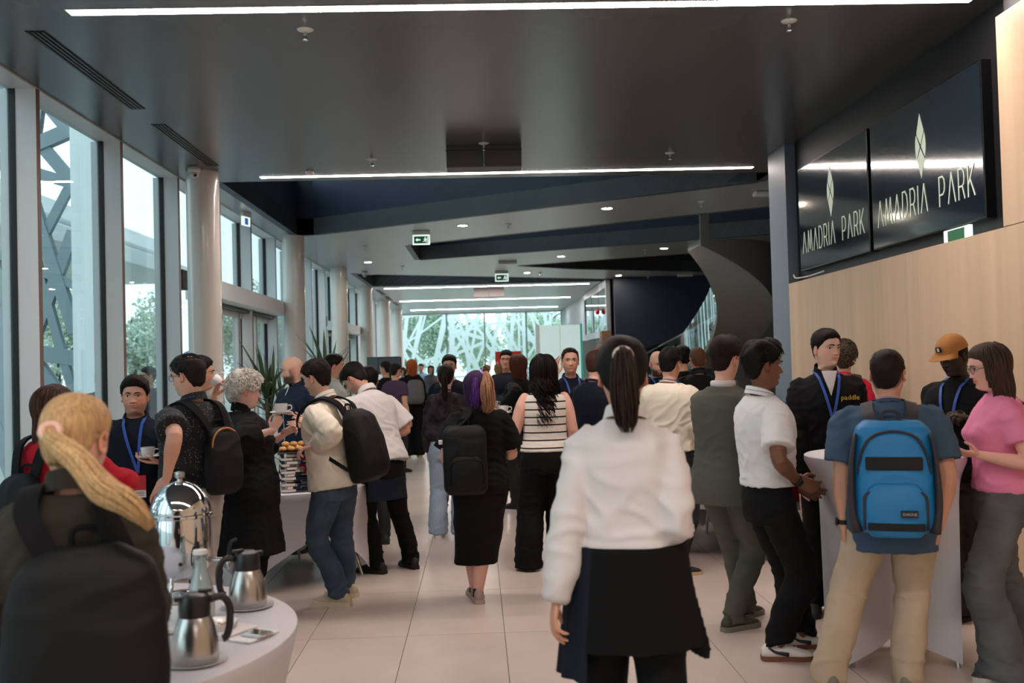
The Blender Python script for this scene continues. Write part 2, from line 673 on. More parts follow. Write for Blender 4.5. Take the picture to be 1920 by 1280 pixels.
# glass bays
DOORBAYS = [(13.6, 18.6), (25.6, 30.6)]
wi = 1
ys = [-8] + FIN + [46]
for a, b in zip(ys[:-1], ys[1:]):
    mid = (a + b) / 2
    low = any(d0 < mid < d1 for d0, d1 in DOORBAYS)
    w = obj('window_%d' % wi, box(XL - .006, XL + .006, a + (.07 if a > -8 else 0), b, 2.88 if low else .08, fz), m_glass, kind='structure')
    obj('sill', box(XL - .05, XL + .03, a, b, 2.80 if low else 0, 2.88 if low else .08), m_white, w)
    wi += 1
# door sets under white header beams
for di, (d0, d1) in enumerate(DOORBAYS):
    obj('trim_%d' % (di + 2), box(XL - .1, -3.46, d0 + .1, d1 - .1, 2.66, 2.9), m_white, kind='structure')
    d = empty('door_%d' % (di + 1), (XL, d0, 0), kind='structure')
    n = 4
    wd = (d1 - d0) / n
    for k in range(n):
        y0 = k * wd
        gg = Geo()
        gg += box(-.03, .05, y0, y0 + .09, 0, 2.64)
        gg += box(-.03, .05, y0 + wd - .09, y0 + wd, 0, 2.64)
        gg += box(-.03, .05, y0 + .09, y0 + wd - .09, 2.52, 2.64)
        gg += box(-.03, .05, y0 + .09, y0 + wd - .09, 0, .12)
        fr = obj('door_leaf', gg, m_white, d)
        obj('pane', box(-.005, .005, y0 + .09, y0 + wd - .09, .12, 2.52), m_glass, fr)
        obj('gasket', box(-.031, .055, y0 + wd - .006, y0 + wd + .012, 0, 2.64), m_gasket, fr)
    obj('door_rail', box(.06, .16, .1, d1 - d0 - .1, 2.6, 2.64), m_gasket, d)
# small black sensor boxes at the heads of the doors
s0 = obj('door_sensor', rbox(XL + .03, XL + .16, 12.7, 12.95, 2.72, 2.97, .01), m_black,
         label='black box fixed to the window frame left of the first white column', cat='sensor')
s1 = obj('door_sensor', rbox(XL + .03, XL + .16, 24.6, 24.85, 2.72, 2.97, .01), m_black,
         label='small black box on the window frame beyond the second white column', cat='sensor')

# columns
for k, y in enumerate([12.25, 18.25, 24.25, 30.1, 36.1, 42.1]):
    g = lathe([(.198, 0), (.198, HC)], 40)
    o = obj('column', g, m_column, smooth=True, loc=(-3.30, y, 0), sharp=40, kind='structure')

# rear glazing
wb = empty('window_rear', (0, 0, 0), kind='structure')
bx = [-3.6, -1.37, .38, 2.31, 3.95]
for a, b in zip(bx[:-1], bx[1:]):
    obj('pane', box(a + .03, b - .03, 46, 46.02, .08, 4.04), m_glass, wb)
    obj('frame', box(b - .03, b + .03, 45.95, 46.08, 0, 4.06), M('grey_frame', (120, 136, 140), .4), wb)
obj('frame', box(-3.87, 3.95, 45.95, 46.08, 4.04, 4.12), m_white, wb)
obj('frame', box(-3.87, -3.57, 45.95, 46.08, 0, 4.04), m_white, wb)
obj('frame', box(-3.6, 3.95, 45.95, 46.08, 0, .08), m_white, wb)

# ---- framed glass case on the right wall
gc = empty('display_case', (3.95, 29.2, 0), label='framed glass display case high on the right wall, reflecting the light strips', cat='display case')
gg = Geo()
for (y0, y1, z0, z1) in [(0, .25, 0, HC - .02), (.25, 6.2, 2.42, 2.62), (.25, 6.2, 3.85, HC - .02), (5.95, 6.2, 2.62, 3.85)]:
    gg += box(-.1, .02, y0, y1, z0, z1)
obj('frame', gg, M('silver_grey_frame', (156, 164, 170), .35), gc)
obj('backing', box(-.01, .02, .25, 5.95, 2.62, 3.85), M('pale_case_backing', (170, 186, 188), .4, var=(1.5, .25)), gc)
m_refl = glass_mat('reflective_glass', (228, 240, 240), .28)
for k in range(3):
    obj('pane', box(-.07, -.06, .27 + k * 1.9, 2.13 + k * 1.9, 2.63, 3.84), m_refl, gc)
    obj('mullion', box(-.075, -.055, 2.13 + k * 1.9, 2.17 + k * 1.9, 2.62, 3.85), m_black, gc)
tag(obj('alarm_beacon', ellipsoid((3.785, 30.9, 3.22), (.07, .09, .09)), M('red_plastic', (190, 16, 22), .3), smooth=True),
    'small round red alarm beacon beside the display case', 'alarm')

# ---- white lit booth panel
bp_ = empty('booth_panel', (1.55, 18.5, 0), label='tall white lit exhibition panel standing behind the waving man', cat='panel')
obj('face', rbox(-.38, .38, 0, .05, .05, 2.36, .008), M('white_lit_panel', (214, 240, 240), .4, emit=.42), bp_)
obj('frame', box(-.43, -.38, -.02, .4, 0, 2.38), m_white, bp_)
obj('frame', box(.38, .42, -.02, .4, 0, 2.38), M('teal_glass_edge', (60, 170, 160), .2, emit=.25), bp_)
obj('seam', box(-.004, .004, -.004, 0, .05, 2.36), m_plastic, bp_)
lp = empty('white_locker', (2.30, 20.6, 0), label='pale cabinet with an orange-brown side beyond the booth panel', cat='cabinet')
obj('body', rbox(-.2, .18, 0, .5, 0, 2.1, .01), M('pale_grey_cabinet', (170, 178, 180), .5), lp)
obj('side', rbox(.30, .50, 0, .4, 0, 2.3, .01), M('orange_timber', (190, 140, 108), .5), lp)

# ---- helical stair with glass balustrade
st = empty('helical_stair', (4.6, 22.0, 0), label='curved stair with glass balustrade rising to the upper floor behind the pier', cat='staircase')
m_stair = M('stair_grey_plaster', (150, 148, 142), .5, var=(1, .06))
def helix(r0, r1, za, zb, t0, t1, n=40):
    rings = []
    for t in np.linspace(t0, t1, n):
        z = 4.1 * (150 - t) / 240.0
        c, s_ = math.cos(math.radians(t)), math.sin(math.radians(t))
        rings.append([(r0 * c, r0 * s_, z + za), (r1 * c, r1 * s_, z + za), (r1 * c, r1 * s_, z + zb), (r0 * c, r0 * s_, z + zb)])
    return loft(rings)
obj('soffit', helix(.75, 1.9, -.12, .02, 150, -90), m_stair, st, smooth=True, sharp=40)
obj('stringer', helix(1.9, 1.98, -.14, 1.15, 22, -90), m_stair, st, smooth=True, sharp=40, label='grey curved parapet of the upper flight')
obj('stringer', helix(1.9, 1.98, -.16, .22, 150, 22), m_stair, st, smooth=True, sharp=40)
obj('balustrade', helix(1.93, 1.95, .2, 1.05, 150, 22), m_refl, st, smooth=True, sharp=40, label='curved reflective glass balustrade')
obj('balustrade', helix(.74, .75, .0, 1.05, 150, -60), m_refl, st, smooth=True, sharp=40, label='inner curved glass balustrade')
obj('handrail', helix(1.92, 1.96, 1.05, 1.08, 150, 22), M('pale_rail', (200, 205, 205), .3, .6), st, smooth=True, sharp=40)
for k in range(20):
    t = 148 - k * 11.5
    z = 4.1 * (150 - t) / 240.0
    rings = []
    for tt in (t, t - 11.5):
        c, s_ = math.cos(math.radians(tt)), math.sin(math.radians(tt))
        zt_ = 4.1 * (150 - tt) / 240.0 + .02
        rings.append([(.78 * c, .78 * s_, zt_), (1.88 * c, 1.88 * s_, zt_), (1.88 * c, 1.88 * s_, z + .23), (.78 * c, .78 * s_, z + .23)])
    obj('step', loft(rings), m_stair, st)
# glass screens in front of the stairs
for k, (x0, x1) in enumerate([(3.2, 4.2), (4.25, 5.2)]):
    gs = empty('glass_screen', (x0, 21.2 - k * .6, 0), label=['pale-edged glass guard panel left of the curved stair', 'glass guard panel at the foot of the curved stair'][k], cat='glass panel')
    obj('pane', box(0, x1 - x0, 0, .02, .05, 1.95 if k == 0 else 1.45), m_refl, gs)
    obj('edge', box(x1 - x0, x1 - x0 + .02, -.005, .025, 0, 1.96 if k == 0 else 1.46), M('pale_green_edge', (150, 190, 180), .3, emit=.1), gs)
# straight stair far behind
ss = empty('straight_stair', (4.3, 29.4, 0), label='straight grey stair rising to the right under the dark slanted wall', cat='staircase')
for k in range(16):
    obj('step', box(.3 * k - .2, .3 * k + .1, 0, 1.6, 0, .17 * (k + 1)), m_stair, ss)

# ---------------------------------------------------------------- ceiling fittings
def strip(x0, x1, y, lab, w=.05):
    s_ = empty('ceiling_light', ((x0 + x1) / 2, y, HC), label=lab, cat='light')
    h = (x1 - x0) / 2
    obj('housing', box(-h - .01, h + .01, -w - .012, w + .012, -.0062, .0), m_plastic, s_)
    obj('diffuser', box(-h, h, -w, w, -.0072, -.0062), m_strip, s_)
strip(-2.68, 3.5, 6.74, 'long lit light strip along the top of the picture')
strip(-2.67, 3.6, 12.62, 'long lit light strip at the edge of the dark ceiling, above the hanging grey box', .045)
strip(-2.8, 3.53, 30.8, 'nearest of the three lit strips on the far ceiling')
strip(-2.8, 3.52, 36.9, 'middle one of the three lit strips on the far ceiling')
strip(-2.8, 3.52, 42.8, 'farthest lit strip, just before the rear glass wall')
strip(-2.68, 3.5, .8, 'lit light strip over the camera')
strip(-2.68, 3.5, -5.1, 'lit light strip near the rear wall')
sp_ = empty('sprinkler', (-1.173, 7.15, HC))
obj('rose', lathe([(.0, 0), (.062, 0), (.055, -.01), (.03, -.018), (.012, -.022)], 20), m_plastic, sp_, smooth=True)
obj('nozzle', lathe([(.012, -.018), (.012, -.05), (.018, -.055), (.01, -.065), (.022, -.078), (.022, -.082), (.002, -.085)], 14), m_chrome, sp_, smooth=True)
SPR = [(-1.173, 7.15, 'sprinkler head on the dark ceiling at upper left'), (2.335, 7.12, 'sprinkler head on the dark ceiling at upper right'),
       (-1.172, 11.65, 'sprinkler head left of the hanging grey box'), (2.34, 11.63, 'sprinkler head right of the hanging grey box'),
       (.605, 17.31, 'sprinkler beside the round downlight over the purple-haired woman'), (-2.206, 20.04, 'sprinkler head between the white columns and the upper exit sign'),
       (3.548, 15.3, 'sprinkler head on the right of the grey ceiling, near the pier'), (-1.75, 24.1, 'small sprinkler head beyond the upper exit sign'),
       (3.77, 21.8, 'sprinkler head on the ceiling in front of the curved stair'), (1.75, 26.7, 'small sprinkler beside the lower exit sign'),
       (5.0, 28.6, 'small sprinkler on the dark ceiling over the stair')]
for k, (x, y, l) in enumerate(SPR):
    if k == 0:
        tag(sp_, l, 'sprinkler', 'ceiling sprinklers')
    else:
        dup(sp_, None, (x, y, HC), label=l, group='ceiling sprinklers')
sp_['group'] = 'ceiling sprinklers'
dl = empty('downlight', (-.195, 17.32, HC))
obj('trim_ring', lathe([(.10, 0), (.105, -.008), (.085, -.012)], 24, cap=False), m_plastic, dl, smooth=True)
obj('lens', lathe([(.0, -.006), (.084, -.006)], 24, cap=False), m_spot, dl)
DLS = [(-.195, 17.32, 'round lit downlight right of the upper exit sign'), (2.13, 15.75, 'round lit downlight on the grey ceiling, nearest the pier'),
       (-2.452, 22.98, 'round lit downlight nearest the white columns'), (1.394, 26.6, 'round lit downlight beyond the lower exit sign'),
       (1.982, 22.7, 'round lit downlight between the two dark wedges'), (4.141, 21.56, 'round lit downlight in front of the curved stair'),
       (4.08, 28.1, 'round lit downlight on the blue-black ceiling over the stair')]
for k, (x, y, l) in enumerate(DLS):
    if k == 0:
        tag(dl, l, 'light', 'round downlights')
    else:
        dup(dl, None, (x, y, HC), label=l, group='round downlights')
for k, (x, y, z, l) in enumerate([(-3.3, 11.9, HC, 'white dome camera in front of the first white column'), (-2.78, 25.2, HC, 'white dome camera on the far ceiling beside the column row'),
                               (7.2, 29.0, 3.98, 'white dome camera on the dark stair wall')]):
    if k == 0:
        dc = empty('dome_camera', (x, y, z), label=l, cat='camera', group='dome cameras')
        obj('base', lathe([(.07, 0), (.075, -.05), (.06, -.07)], 24), m_plastic, dc, smooth=True)
        obj('dome', ellipsoid((0, 0, -.085), (.058, .058, .055), 20, 12), m_plastic, dc, smooth=True)
        obj('lens', ellipsoid((.02, -.035, -.105), (.022, .022, .022), 12, 8), m_black, dc, smooth=True)
    else:
        dup(dc, None, (x, y, z), label=l, group='dome cameras')
sd = obj('smoke_detector', lathe([(.05, 0), (.05, -.025), (.035, -.04), (0, -.042)], 20), m_plastic, smooth=True, loc=(-2.0, 12.3, HC), sharp=50,
         label='small white smoke detector over the left end of the light strip', cat='detector')
for (x, y, l) in [(.78, 23.6, 'rectangular white emergency light behind the upper exit sign'), (4.36, 14.5, 'white emergency light where the ceiling meets the pier'),
                  (6.0, 28.2, 'white emergency light on the dark ceiling over the stair')]:
    e_ = empty('emergency_light', (x, y, HC), label=l, cat='light', group='emergency lights')
    obj('body', rbox(-.22, .22, -.09, .09, -.07, 0, .02), m_plastic, e_)
# slot air vents
def vent(y0, y1, lab):
    v = empty('air_vent', (-3.06, y0, HC), label=lab, cat='vent', group='ceiling slot vents')
    obj('frame', box(-.075, .075, 0, y1 - y0, -.004, -.001), m_black, v)
    for k in range(4):
        obj('slat', box(-.066 + k * .035, -.048 + k * .035, .02, y1 - y0 - .02, -.012, -.004), M('dark_vent_slat', (44, 42, 42), .4), v)
vent(7.08, 9.24, 'nearest black slot vent in the dark ceiling')
vent(9.8, 11.85, 'second black slot vent, ending at the first white column')
vent(31.2, 33.4, 'slot vent in the far ceiling, nearest of the far three')
vent(34.2, 36.4, 'slot vent in the far ceiling between the fourth and fifth columns')
vent(37.2, 39.4, 'slot vent in the far ceiling, farthest one')
# hanging grey boxes (projection screen housings) in the ceiling
hb = empty('screen_housing', (.135, 11.05, HC), label='grey box hanging from the dark ceiling in front of the second light strip', cat='box')
m_box = M('grey_box_paint', (66, 64, 64), .5)
obj('body', rbox(-.42, .42, 0, .3, -.24, 0, .006), m_box, hb)
obj('lip', box(-.425, .425, -.01, .02, -.06, -.045), M('dark_grey_lip', (40, 40, 41), .5), hb)
tag(dup(sp_, None, (.135, 10.93, HC)), 'sprinkler hanging in front of the grey ceiling box', 'sprinkler', 'ceiling sprinklers')
obj('drop_rod', tube([(0, -.05, 0), (0, -.05, -.24)], .008, 8), m_chrome, hb)
hb2 = empty('screen_housing', (.43, 31.7, HC), label='pale double box hanging from the far ceiling behind the first strip', cat='box')
obj('body', rbox(-.48, -.01, 0, .25, -.27, 0, .01), M('pale_pink_box', (176, 166, 168), .5), hb2)
obj('body', rbox(.01, .48, 0, .25, -.27, 0, .01), M('pale_pink_box', (176, 166, 168), .5), hb2)
# exit signs
m_green = M('exit_green', (10, 92, 52), .4, emit=.25)
m_glow = M('exit_white', (226, 246, 240), .4, emit=1.1)
def exit_sign(x, y, z, w, lab, rotz=0, blue=False):
    e = empty('exit_sign', (x, y, z), rotz, label=lab, cat='sign')
    h = w * .58
    obj('housing', rbox(-w / 2, w / 2, -.03, .03, h, h + .07, .008), m_plastic, e)
    obj('panel', rbox(-w / 2, w / 2, -.012, .012, 0, h, .004), m_glow, e)
    mg = M('exit_blue', (84, 118, 190), .4, emit=.5) if blue else m_green
    for s_ in ((1,) if not blue else (1, -1)):
        fl_ = 1 if s_ == 1 else -1
        yy = -.0135 * fl_
        obj('field', box(-w * .42 if not blue else -w * .2, w * .42 if not blue else w * .2, min(yy, yy + .0015), max(yy, yy + .0015), h * .14, h * .86), mg, e)
        if not blue:
            def P(pts):
                return prism([(p[0] * h, p[1] * h) for p in pts], yy - .0025, yy - .001, 'y')
            a = P([(-.58, .5), (-.38, .68), (-.38, .56), (-.08, .56), (-.08, .44), (-.38, .44), (-.38, .32)])
            obj('arrow', a, m_glow, e)
            man = P([(.30, .60), (.44, .64), (.52, .56), (.60, .58), (.60, .52), (.50, .50), (.46, .42), (.54, .36), (.50, .22), (.45, .23), (.47, .34), (.36, .38), (.28, .30), (.16, .30), (.16, .35), (.26, .36), (.34, .44), (.34, .55), (.26, .52), (.22, .56)])
            man += prism([(.40 * h + .055 * h * math.cos(t), .73 * h + .055 * h * math.sin(t)) for t in np.linspace(0, 2 * PI, 10, endpoint=False)], yy - .0025, yy - .001, 'y')
            obj('running_figure', man, m_glow, e)
            obj('doorway', P([(.60, .2), (.66, .2), (.66, .8), (.60, .8)]), m_glow, e)
exit_sign(-.95, 17.95, HC - .07 - .31 * .58, .31, 'lit green exit sign hanging over the lace-top woman, nearer one')
exit_sign(.70, 26.0, HC - .07 - .35 * .58, .35, 'lit green exit sign hanging further back, by the long dark beam')
exit_sign(-3.50, 15.4, HC - .07 - .24 * .58, .24, 'small lit sign edge-on above the first door set', math.radians(74), True)
exit_sign(-3.50, 26.9, HC - .07 - .24 * .58, .24, 'small lit sign edge-on above the second door set', math.radians(70), True)

# ---- the two wall screens with logo and lettering
m_scr = M('dark_screen_glass', (13, 24, 36), .07, coat=1.0, spec=.8)
m_logo = M('lit_screen_lettering', (196, 206, 186), .5, emit=.38)
m_bez = M('screen_bezel', (6, 7, 9), .3)
def logo(cx, cz):
    g = Geo()
    # diamond emblem: top kite, bottom kite, two side lenses
    def P(pts):
        return prism([(cx + a, cz + b) for a, b in pts], 0, .0015, 'y')
    g += P([(0, .265), (.066, .115), (.004, .012), (-.058, .098), (-.062, .115)])
    g += P([(0, -.265), (.066, -.115), (.0, -.02), (-.064, -.105)])
    rs = [(.074, .10), (.088, .06), (.094, .0), (.088, -.055), (.074, -.098), (.012, -.004)]
    g += P(rs)
    g += P([(-a, b) for a, b in rs])
    return g
GL = {
    'A': ([[(0, 0), (.5, 1), (1, 0)]], 1.0),
    'M': ([[(0, 0), (.22, 1), (.6, .12), (.98, 1), (1.2, 0)]], 1.2),
    'D': ([[(0, 0), (0, 1), (.45, 1), (.75, .82), (.85, .5), (.75, .18), (.45, 0), (0, 0)]], .85),
    'R': ([[(0, 0), (0, 1), (.5, 1), (.72, .88), (.78, .7), (.7, .5), (.5, .42), (.1, .42)], [(.5, .42), (.8, 0)]], .8),
    'I': ([[(0, 0), (0, 1)]], 0.0),
    'P': ([[(0, 0), (0, 1), (.5, 1), (.74, .88), (.8, .68), (.72, .48), (.5, .38), (.12, .38)]], .8),
    'K': ([[(0, 0), (0, 1)], [(.8, 1), (.06, .4)], [(.28, .56), (.85, 0)]], .85),
    ' ': ([], .9),
}
def word(s, h, w, gap, xs):
    out, x = [], 0
    for ch in s:
        st_, wd = GL[ch]
        if st_:
            out.append([[((p[0] * xs + x) * h, p[1] * h) for p in l] for l in st_])
        x += wd * xs + gap
    tot = (x - gap) * h
    return [strokes([[(p[0] - tot / 2, p[1]) for p in l] for l in L], w, .0015) for L in out]
for k, (y0, y1, lab) in enumerate([(6.93, 8.94, 'right-hand dark wall screen showing the pale lettered logo, nearer one'), (9.02, 10.98, 'left-hand dark wall screen showing the pale lettered logo, by the pier')]):
    s_ = empty('wall_screen', (XR + .1, (y0 + y1) / 2, 3.17), math.radians(-90), label=lab, cat='screen')
    hw = (y1 - y0) / 2
    obj('bezel', rbox(-hw, hw, -.06, .02, -.57, .57, .006), m_bez, s_)
    obj('display', box(-hw + .012, hw - .012, -.062, -.06, -.557, .557), m_scr, s_)
    lg = obj('emblem', logo(.02, .16).move((0, -.0645, 0)), m_logo, s_)
    for lt in word('AMADRIA PARK', .225, .0135, .24, .50):
        obj('letter', lt.move((0, -.0645, -.38)), m_logo, s_)
# small exit sign panel lying behind the timber edge
t_ = empty('exit_sign', (XR + .07, 7.38, 2.46), math.radians(-90), label='green exit sign half hidden behind the top edge of the timber wall, under the screen', cat='sign')
obj('panel', rbox(-.2, .2, -.03, 0, 0, .13, .004), m_glow, t_)
obj('field', box(-.13, .13, -.032, -.03, .02, .12), m_green, t_)
# white cable hanging out of the recess
tag(obj('cable', tube(catmull([(XR + .03, 11.2, 2.58), (XR - .01, 11.0, 2.53), (XR - .005, 10.6, 2.515), (XR + .02, 10.2, 2.53)], 5), .008, 8), m_plastic, smooth=True),
    'white cable drooping over the timber wall edge beside the pier', 'cable')
# ================================================================= PEOPLE
# ---- head: horizontal sections from neck base to crown, in head coordinates (front = +y, eye level z = 0)
ZT = np.array([-.225, -.20, -.17, -.145, -.128, -.118, -.109, -.098, -.085, -.068, -.050, -.035, -.02, 0.0, .02])
FT = np.array([.030, .018, .014, .018, .030, .058, .072, .0795, .081, .0835, .083, .0835, .084, .083, .090])
BT = np.array([-.100, -.088, -.078, -.072, -.068, -.066, -.065, -.066, -.070, -.077, -.086, -.093, -.098, -.103, -.107])
WT = np.array([.085, .064, .057, .055, .052, .0505, .0505, .053, .0575, .063, .068, .070, .0715, .0735, .0755])
def head_prof(z, sex='m', jaw=1.0, fat=0.0):
    z = np.asarray(z, float)
    t = np.clip((z - .02) / .093, 0, 1)
    k = np.sqrt(np.clip(1 - t ** 2.25, 0, 1))
    c = -.012
    up = z > .02
    zz = np.clip(z, ZT[0], ZT[-1])
    f = np.interp(zz, ZT, FT)
    b = np.interp(zz, ZT, BT)
    w = np.interp(zz, ZT, WT)
    jl = np.exp(-((z + .085) / .035) ** 2)
    w = w * (1 + (jaw - 1) * jl) + fat * .010 * np.exp(-((z + .075) / .05) ** 2)
    nk = 1 / (1 + np.exp((z + .12) / .008))
    if sex == 'f':
        w = w * (1 - .13 * nk) * (1 - .04 * jl)
        f = f - .002 * jl
        b = b + .008 * nk
    else:
        w = w + .006 * fat * nk
    f = np.where(up, c + (.090 - c) * k, f)
    b = np.where(up, c + (-.107 - c) * k, b)
    w = np.where(up, .0755 * k, w)
    return f, b, w

def head_pts(th, z, sex='m', jaw=1.0, fat=0.0, face=True, nose=1.0):
    """th: 0 front, +90deg = left (-x); arrays broadcast"""
    th, z = np.broadcast_arrays(np.asarray(th, float), np.asarray(z, float))
    f, b, w = head_prof(z, sex, jaw, fat)
    c = -.012 + 0 * z
    cb = 1 / (1 + np.exp((z + .108) / .006))
    c = c + cb * .6 * ((f + b) / 2 - c)
    s, co = np.sin(th), np.cos(th)
    # front sections a little squarer through the cheeks, narrower at the chin
    pin = np.exp(-((z + .098) / .030) ** 2) * (co > 0)
    ex = 0.94 + .42 * pin
    sx = np.sign(s) * np.abs(s) ** ex
    x = -w * sx
    y = np.where(co > 0, c + (f - c) * np.sign(co) * np.abs(co) ** 0.92, c - (c - b) * np.abs(co))
    if face:
        fr = np.clip(co, 0, 1) ** .5 * (co > 0)
        ax = np.abs(x)
        def G(x0, z0, sx_, sz):
            return np.exp(-((ax - x0) / sx_) ** 2 - ((z - z0) / sz) ** 2)
        d = 0 * x
        # nose: ridge growing to the tip, sharp under side
        t = np.clip((.006 - z) / .044, 0, 1)
        under = 1 / (1 + np.exp(-(z + .0445) / .0018))
        ridge = (.004 + .020 * t ** 1.15) * np.exp(-(ax / (.0065 + .0065 * t)) ** 2) * under * (z < .02)
        ridge = ridge * np.where(z > .006, np.exp(-((z - .006) / .008) ** 2), 1)
        d += ridge * nose
        d += nose * .0075 * np.exp(-((ax - .0125) / .0055) ** 2 - ((z + .038) / .0065) ** 2)
        d -= .0115 * G(.031, .001, .016, .0125)      # eye sockets
        d += .0045 * G(.031, -.0005, .0105, .0062)   # lids over the ball
        d += .0045 * G(.024, .019, .022, .0065)      # brow
        d += .0035 * G(.047, -.022, .016, .014)      # cheekbone
        d -= .0025 * G(.020, -.052, .006, .012)      # fold
        lip = np.exp(-(ax / .021) ** 4)
        d += .0050 * lip * np.exp(-((z + .0595) / .0042) ** 2)
        d += .0058 * lip * np.exp(-((z + .0700) / .0048) ** 2)
        d -= .0020 * lip * np.exp(-((z + .0645) / .0016) ** 2)
        d -= .0040 * np.exp(-(ax / .018) ** 2 - ((z + .0815) / .0055) ** 2)
        d += .0050 * np.exp(-(ax / .016) ** 2 - ((z + .097) / .010) ** 2)
        y = y + d * fr
    return np.stack([x, y, z + 0 * x], -1)

def ear(side):
    """helix rim, bowl and lobe; local x outward"""
    g = Geo()
    P = []
    for t in np.linspace(-2.3, 3.0, 14):
        P.append((.004 + .010 * (math.cos(t) * -.5 + .5), .014 * math.cos(t) * -1 - .004, .027 * math.sin(t) - .002 * math.cos(t)))
    g += tube(P, np.linspace(.0042, .0034, 14), 6)
    g += ellipsoid((.003, -.003, 0), (.006, .0135, .024), 10, 8)
    g += ellipsoid((.005, .005, -.024), (.005, .0075, .009), 8, 6)
    g.rot(rx(math.radians(-8)))
    g.rot(rz(math.radians(16)))
    g.V[:, 0] *= side
    if side < 0:
        g.Q = g.Q[:, ::-1]; g.T = g.T[:, ::-1]
    return g.move((side * .0715, -.010, -.012))

ZRINGS = np.concatenate([np.linspace(-.225, -.13, 9), np.linspace(-.122, -.082, 11)[:-1], np.linspace(-.082, .03, 38)[:-1], .02 + .093 * np.sin(np.linspace(.11, PI / 2 - .03, 16))])
TH = None
def theta_grid(n):
    # denser in front
    u = np.linspace(0, 2 * PI, n, endpoint=False)
    return u - .28 * np.sin(u)

def mix(a, b, t):
    t = np.asarray(t)[..., None]
    return a * (1 - t) + b * t

def build_head(sp, n=64):
    sex, jaw, fat = sp['sex'], sp.get('jaw', 1.0), sp.get('fat', 0)
    th = theta_grid(n)
    P = head_pts(th[None, :], ZRINGS[:, None], sex, jaw, fat, True, sp.get('nose', 1.0 if sex == 'm' else .82))
    g = loft(P, False, True)
    V = g.V
    skin = np.array(lin(sp['skin']))[:3]
    C = np.tile(np.append(skin, 1), (len(V), 1))
    x, y, z = V[:, 0], V[:, 1], V[:, 2]
    ax = np.abs(x)
    front = y > .03
    red = skin * np.array([1.12, .80, .78])
    ch = .45 * np.exp(-((ax - .045) / .02) ** 2 - ((z + .028) / .02) ** 2) * front
    C[:, :3] = mix(C[:, :3], red, ch)
    lipc = skin * np.array([.86, .50, .50]) if sex == 'm' else skin * np.array([.85, .42, .44])
    lw = np.exp(-(ax / .0225) ** 6) * np.exp(-((z + .0648) / .0085) ** 4) * front
    C[:, :3] = mix(C[:, :3], lipc, np.clip(lw * 1.1, 0, .9))
    line = np.exp(-(ax / .024) ** 6) * np.exp(-((z + .0648 - .0012 * (ax / .02) ** 2) / .0014) ** 2) * front
    C[:, :3] = mix(C[:, :3], skin * .25, np.clip(line, 0, .8))
    nos = np.exp(-((ax - .0085) / .0035) ** 2 - ((z + .0435) / .0025) ** 2) * front
    C[:, :3] = mix(C[:, :3], skin * .25, np.clip(nos, 0, .8))
    lid = np.exp(-((ax - .031) / .014) ** 2 - ((z - .004) / .009) ** 2) * front
    C[:, :3] = mix(C[:, :3], skin * np.array([.74, .66, .66]), lid * .6)
    beard = sp.get('beard', 0)
    hc = np.array(lin(sp.get('beardcol', sp['hair']['col'])))[:3]
    if beard:
        r = 1 / (1 + np.exp((z + .052 + .004 * np.sin(x * 300)) / .004))
        jawl = np.clip((z + .142) / .02, 0, 1)
        rear = 1 / (1 + np.exp(-(y - (-.012)) / .006))
        side = np.exp(-((y - .012) / .012) ** 2) * (ax > .05) / (1 + np.exp((z - .002) / .004)) * (z > -.08)
        hole = np.exp(-(ax / .020) ** 4 - ((z + .0655) / .0085) ** 4)
        m = np.clip(np.maximum(r * jawl * rear, side), 0, 1) * (1 - hole)
        C[:, :3] = mix(C[:, :3], hc, np.clip(m * min(1, beard) * .93, 0, 1))
        if beard >= .8:
            nr = normals(g)
            V += nr * (m * (.006 + .003 * snoise(V, 260, 3)))[:, None]
    buzz = sp.get('buzz', 0)
    if buzz:
        hl = hairline(np.arctan2(-x, y), sp['hair'].get('line', .062))
        m = 1 / (1 + np.exp(-(z - hl) / .003))
        C[:, :3] = mix(C[:, :3], hc, m * buzz)
    g.C = C
    for s in (-1, 1):
        e = ear(s)
        e.C = np.tile(np.append(skin * np.array([1.05, .82, .8]), 1), (len(e.V), 1))
        g += e
    return g

def hairline(th, front=.062, nape=-.075, ear_z=-.002):
    a = np.abs(np.arctan2(np.sin(th), np.cos(th)))
    A = np.radians([0, 28, 48, 60, 72, 84, 92, 100, 118, 140, 180])
    Z = np.array([front, front - .002, front - .016, .026, .012, -.012, .012, .012, -.045, nape, nape - .004])
    return np.interp(a, A, Z)

m_hairs = {}
def hair_mat(col, rough=.55):
    k = tuple(col)
    if k not in m_hairs:
        m_hairs[k] = M('hair_%d_%d_%d' % k, col, rough, bump=(220, .6, .004), var=(150, .35), stretch=(1, 1, .12), spec=.14)
    return m_hairs[k]

def lock(P, r, n=4, taper=.25):
    k = len(P)
    rr_ = r * np.interp(np.linspace(0, 1, k), [0, .15, .7, 1], [.75, 1, .85, taper])
    return tube(P, rr_, n, ru=rr_ * .6, cap=True)

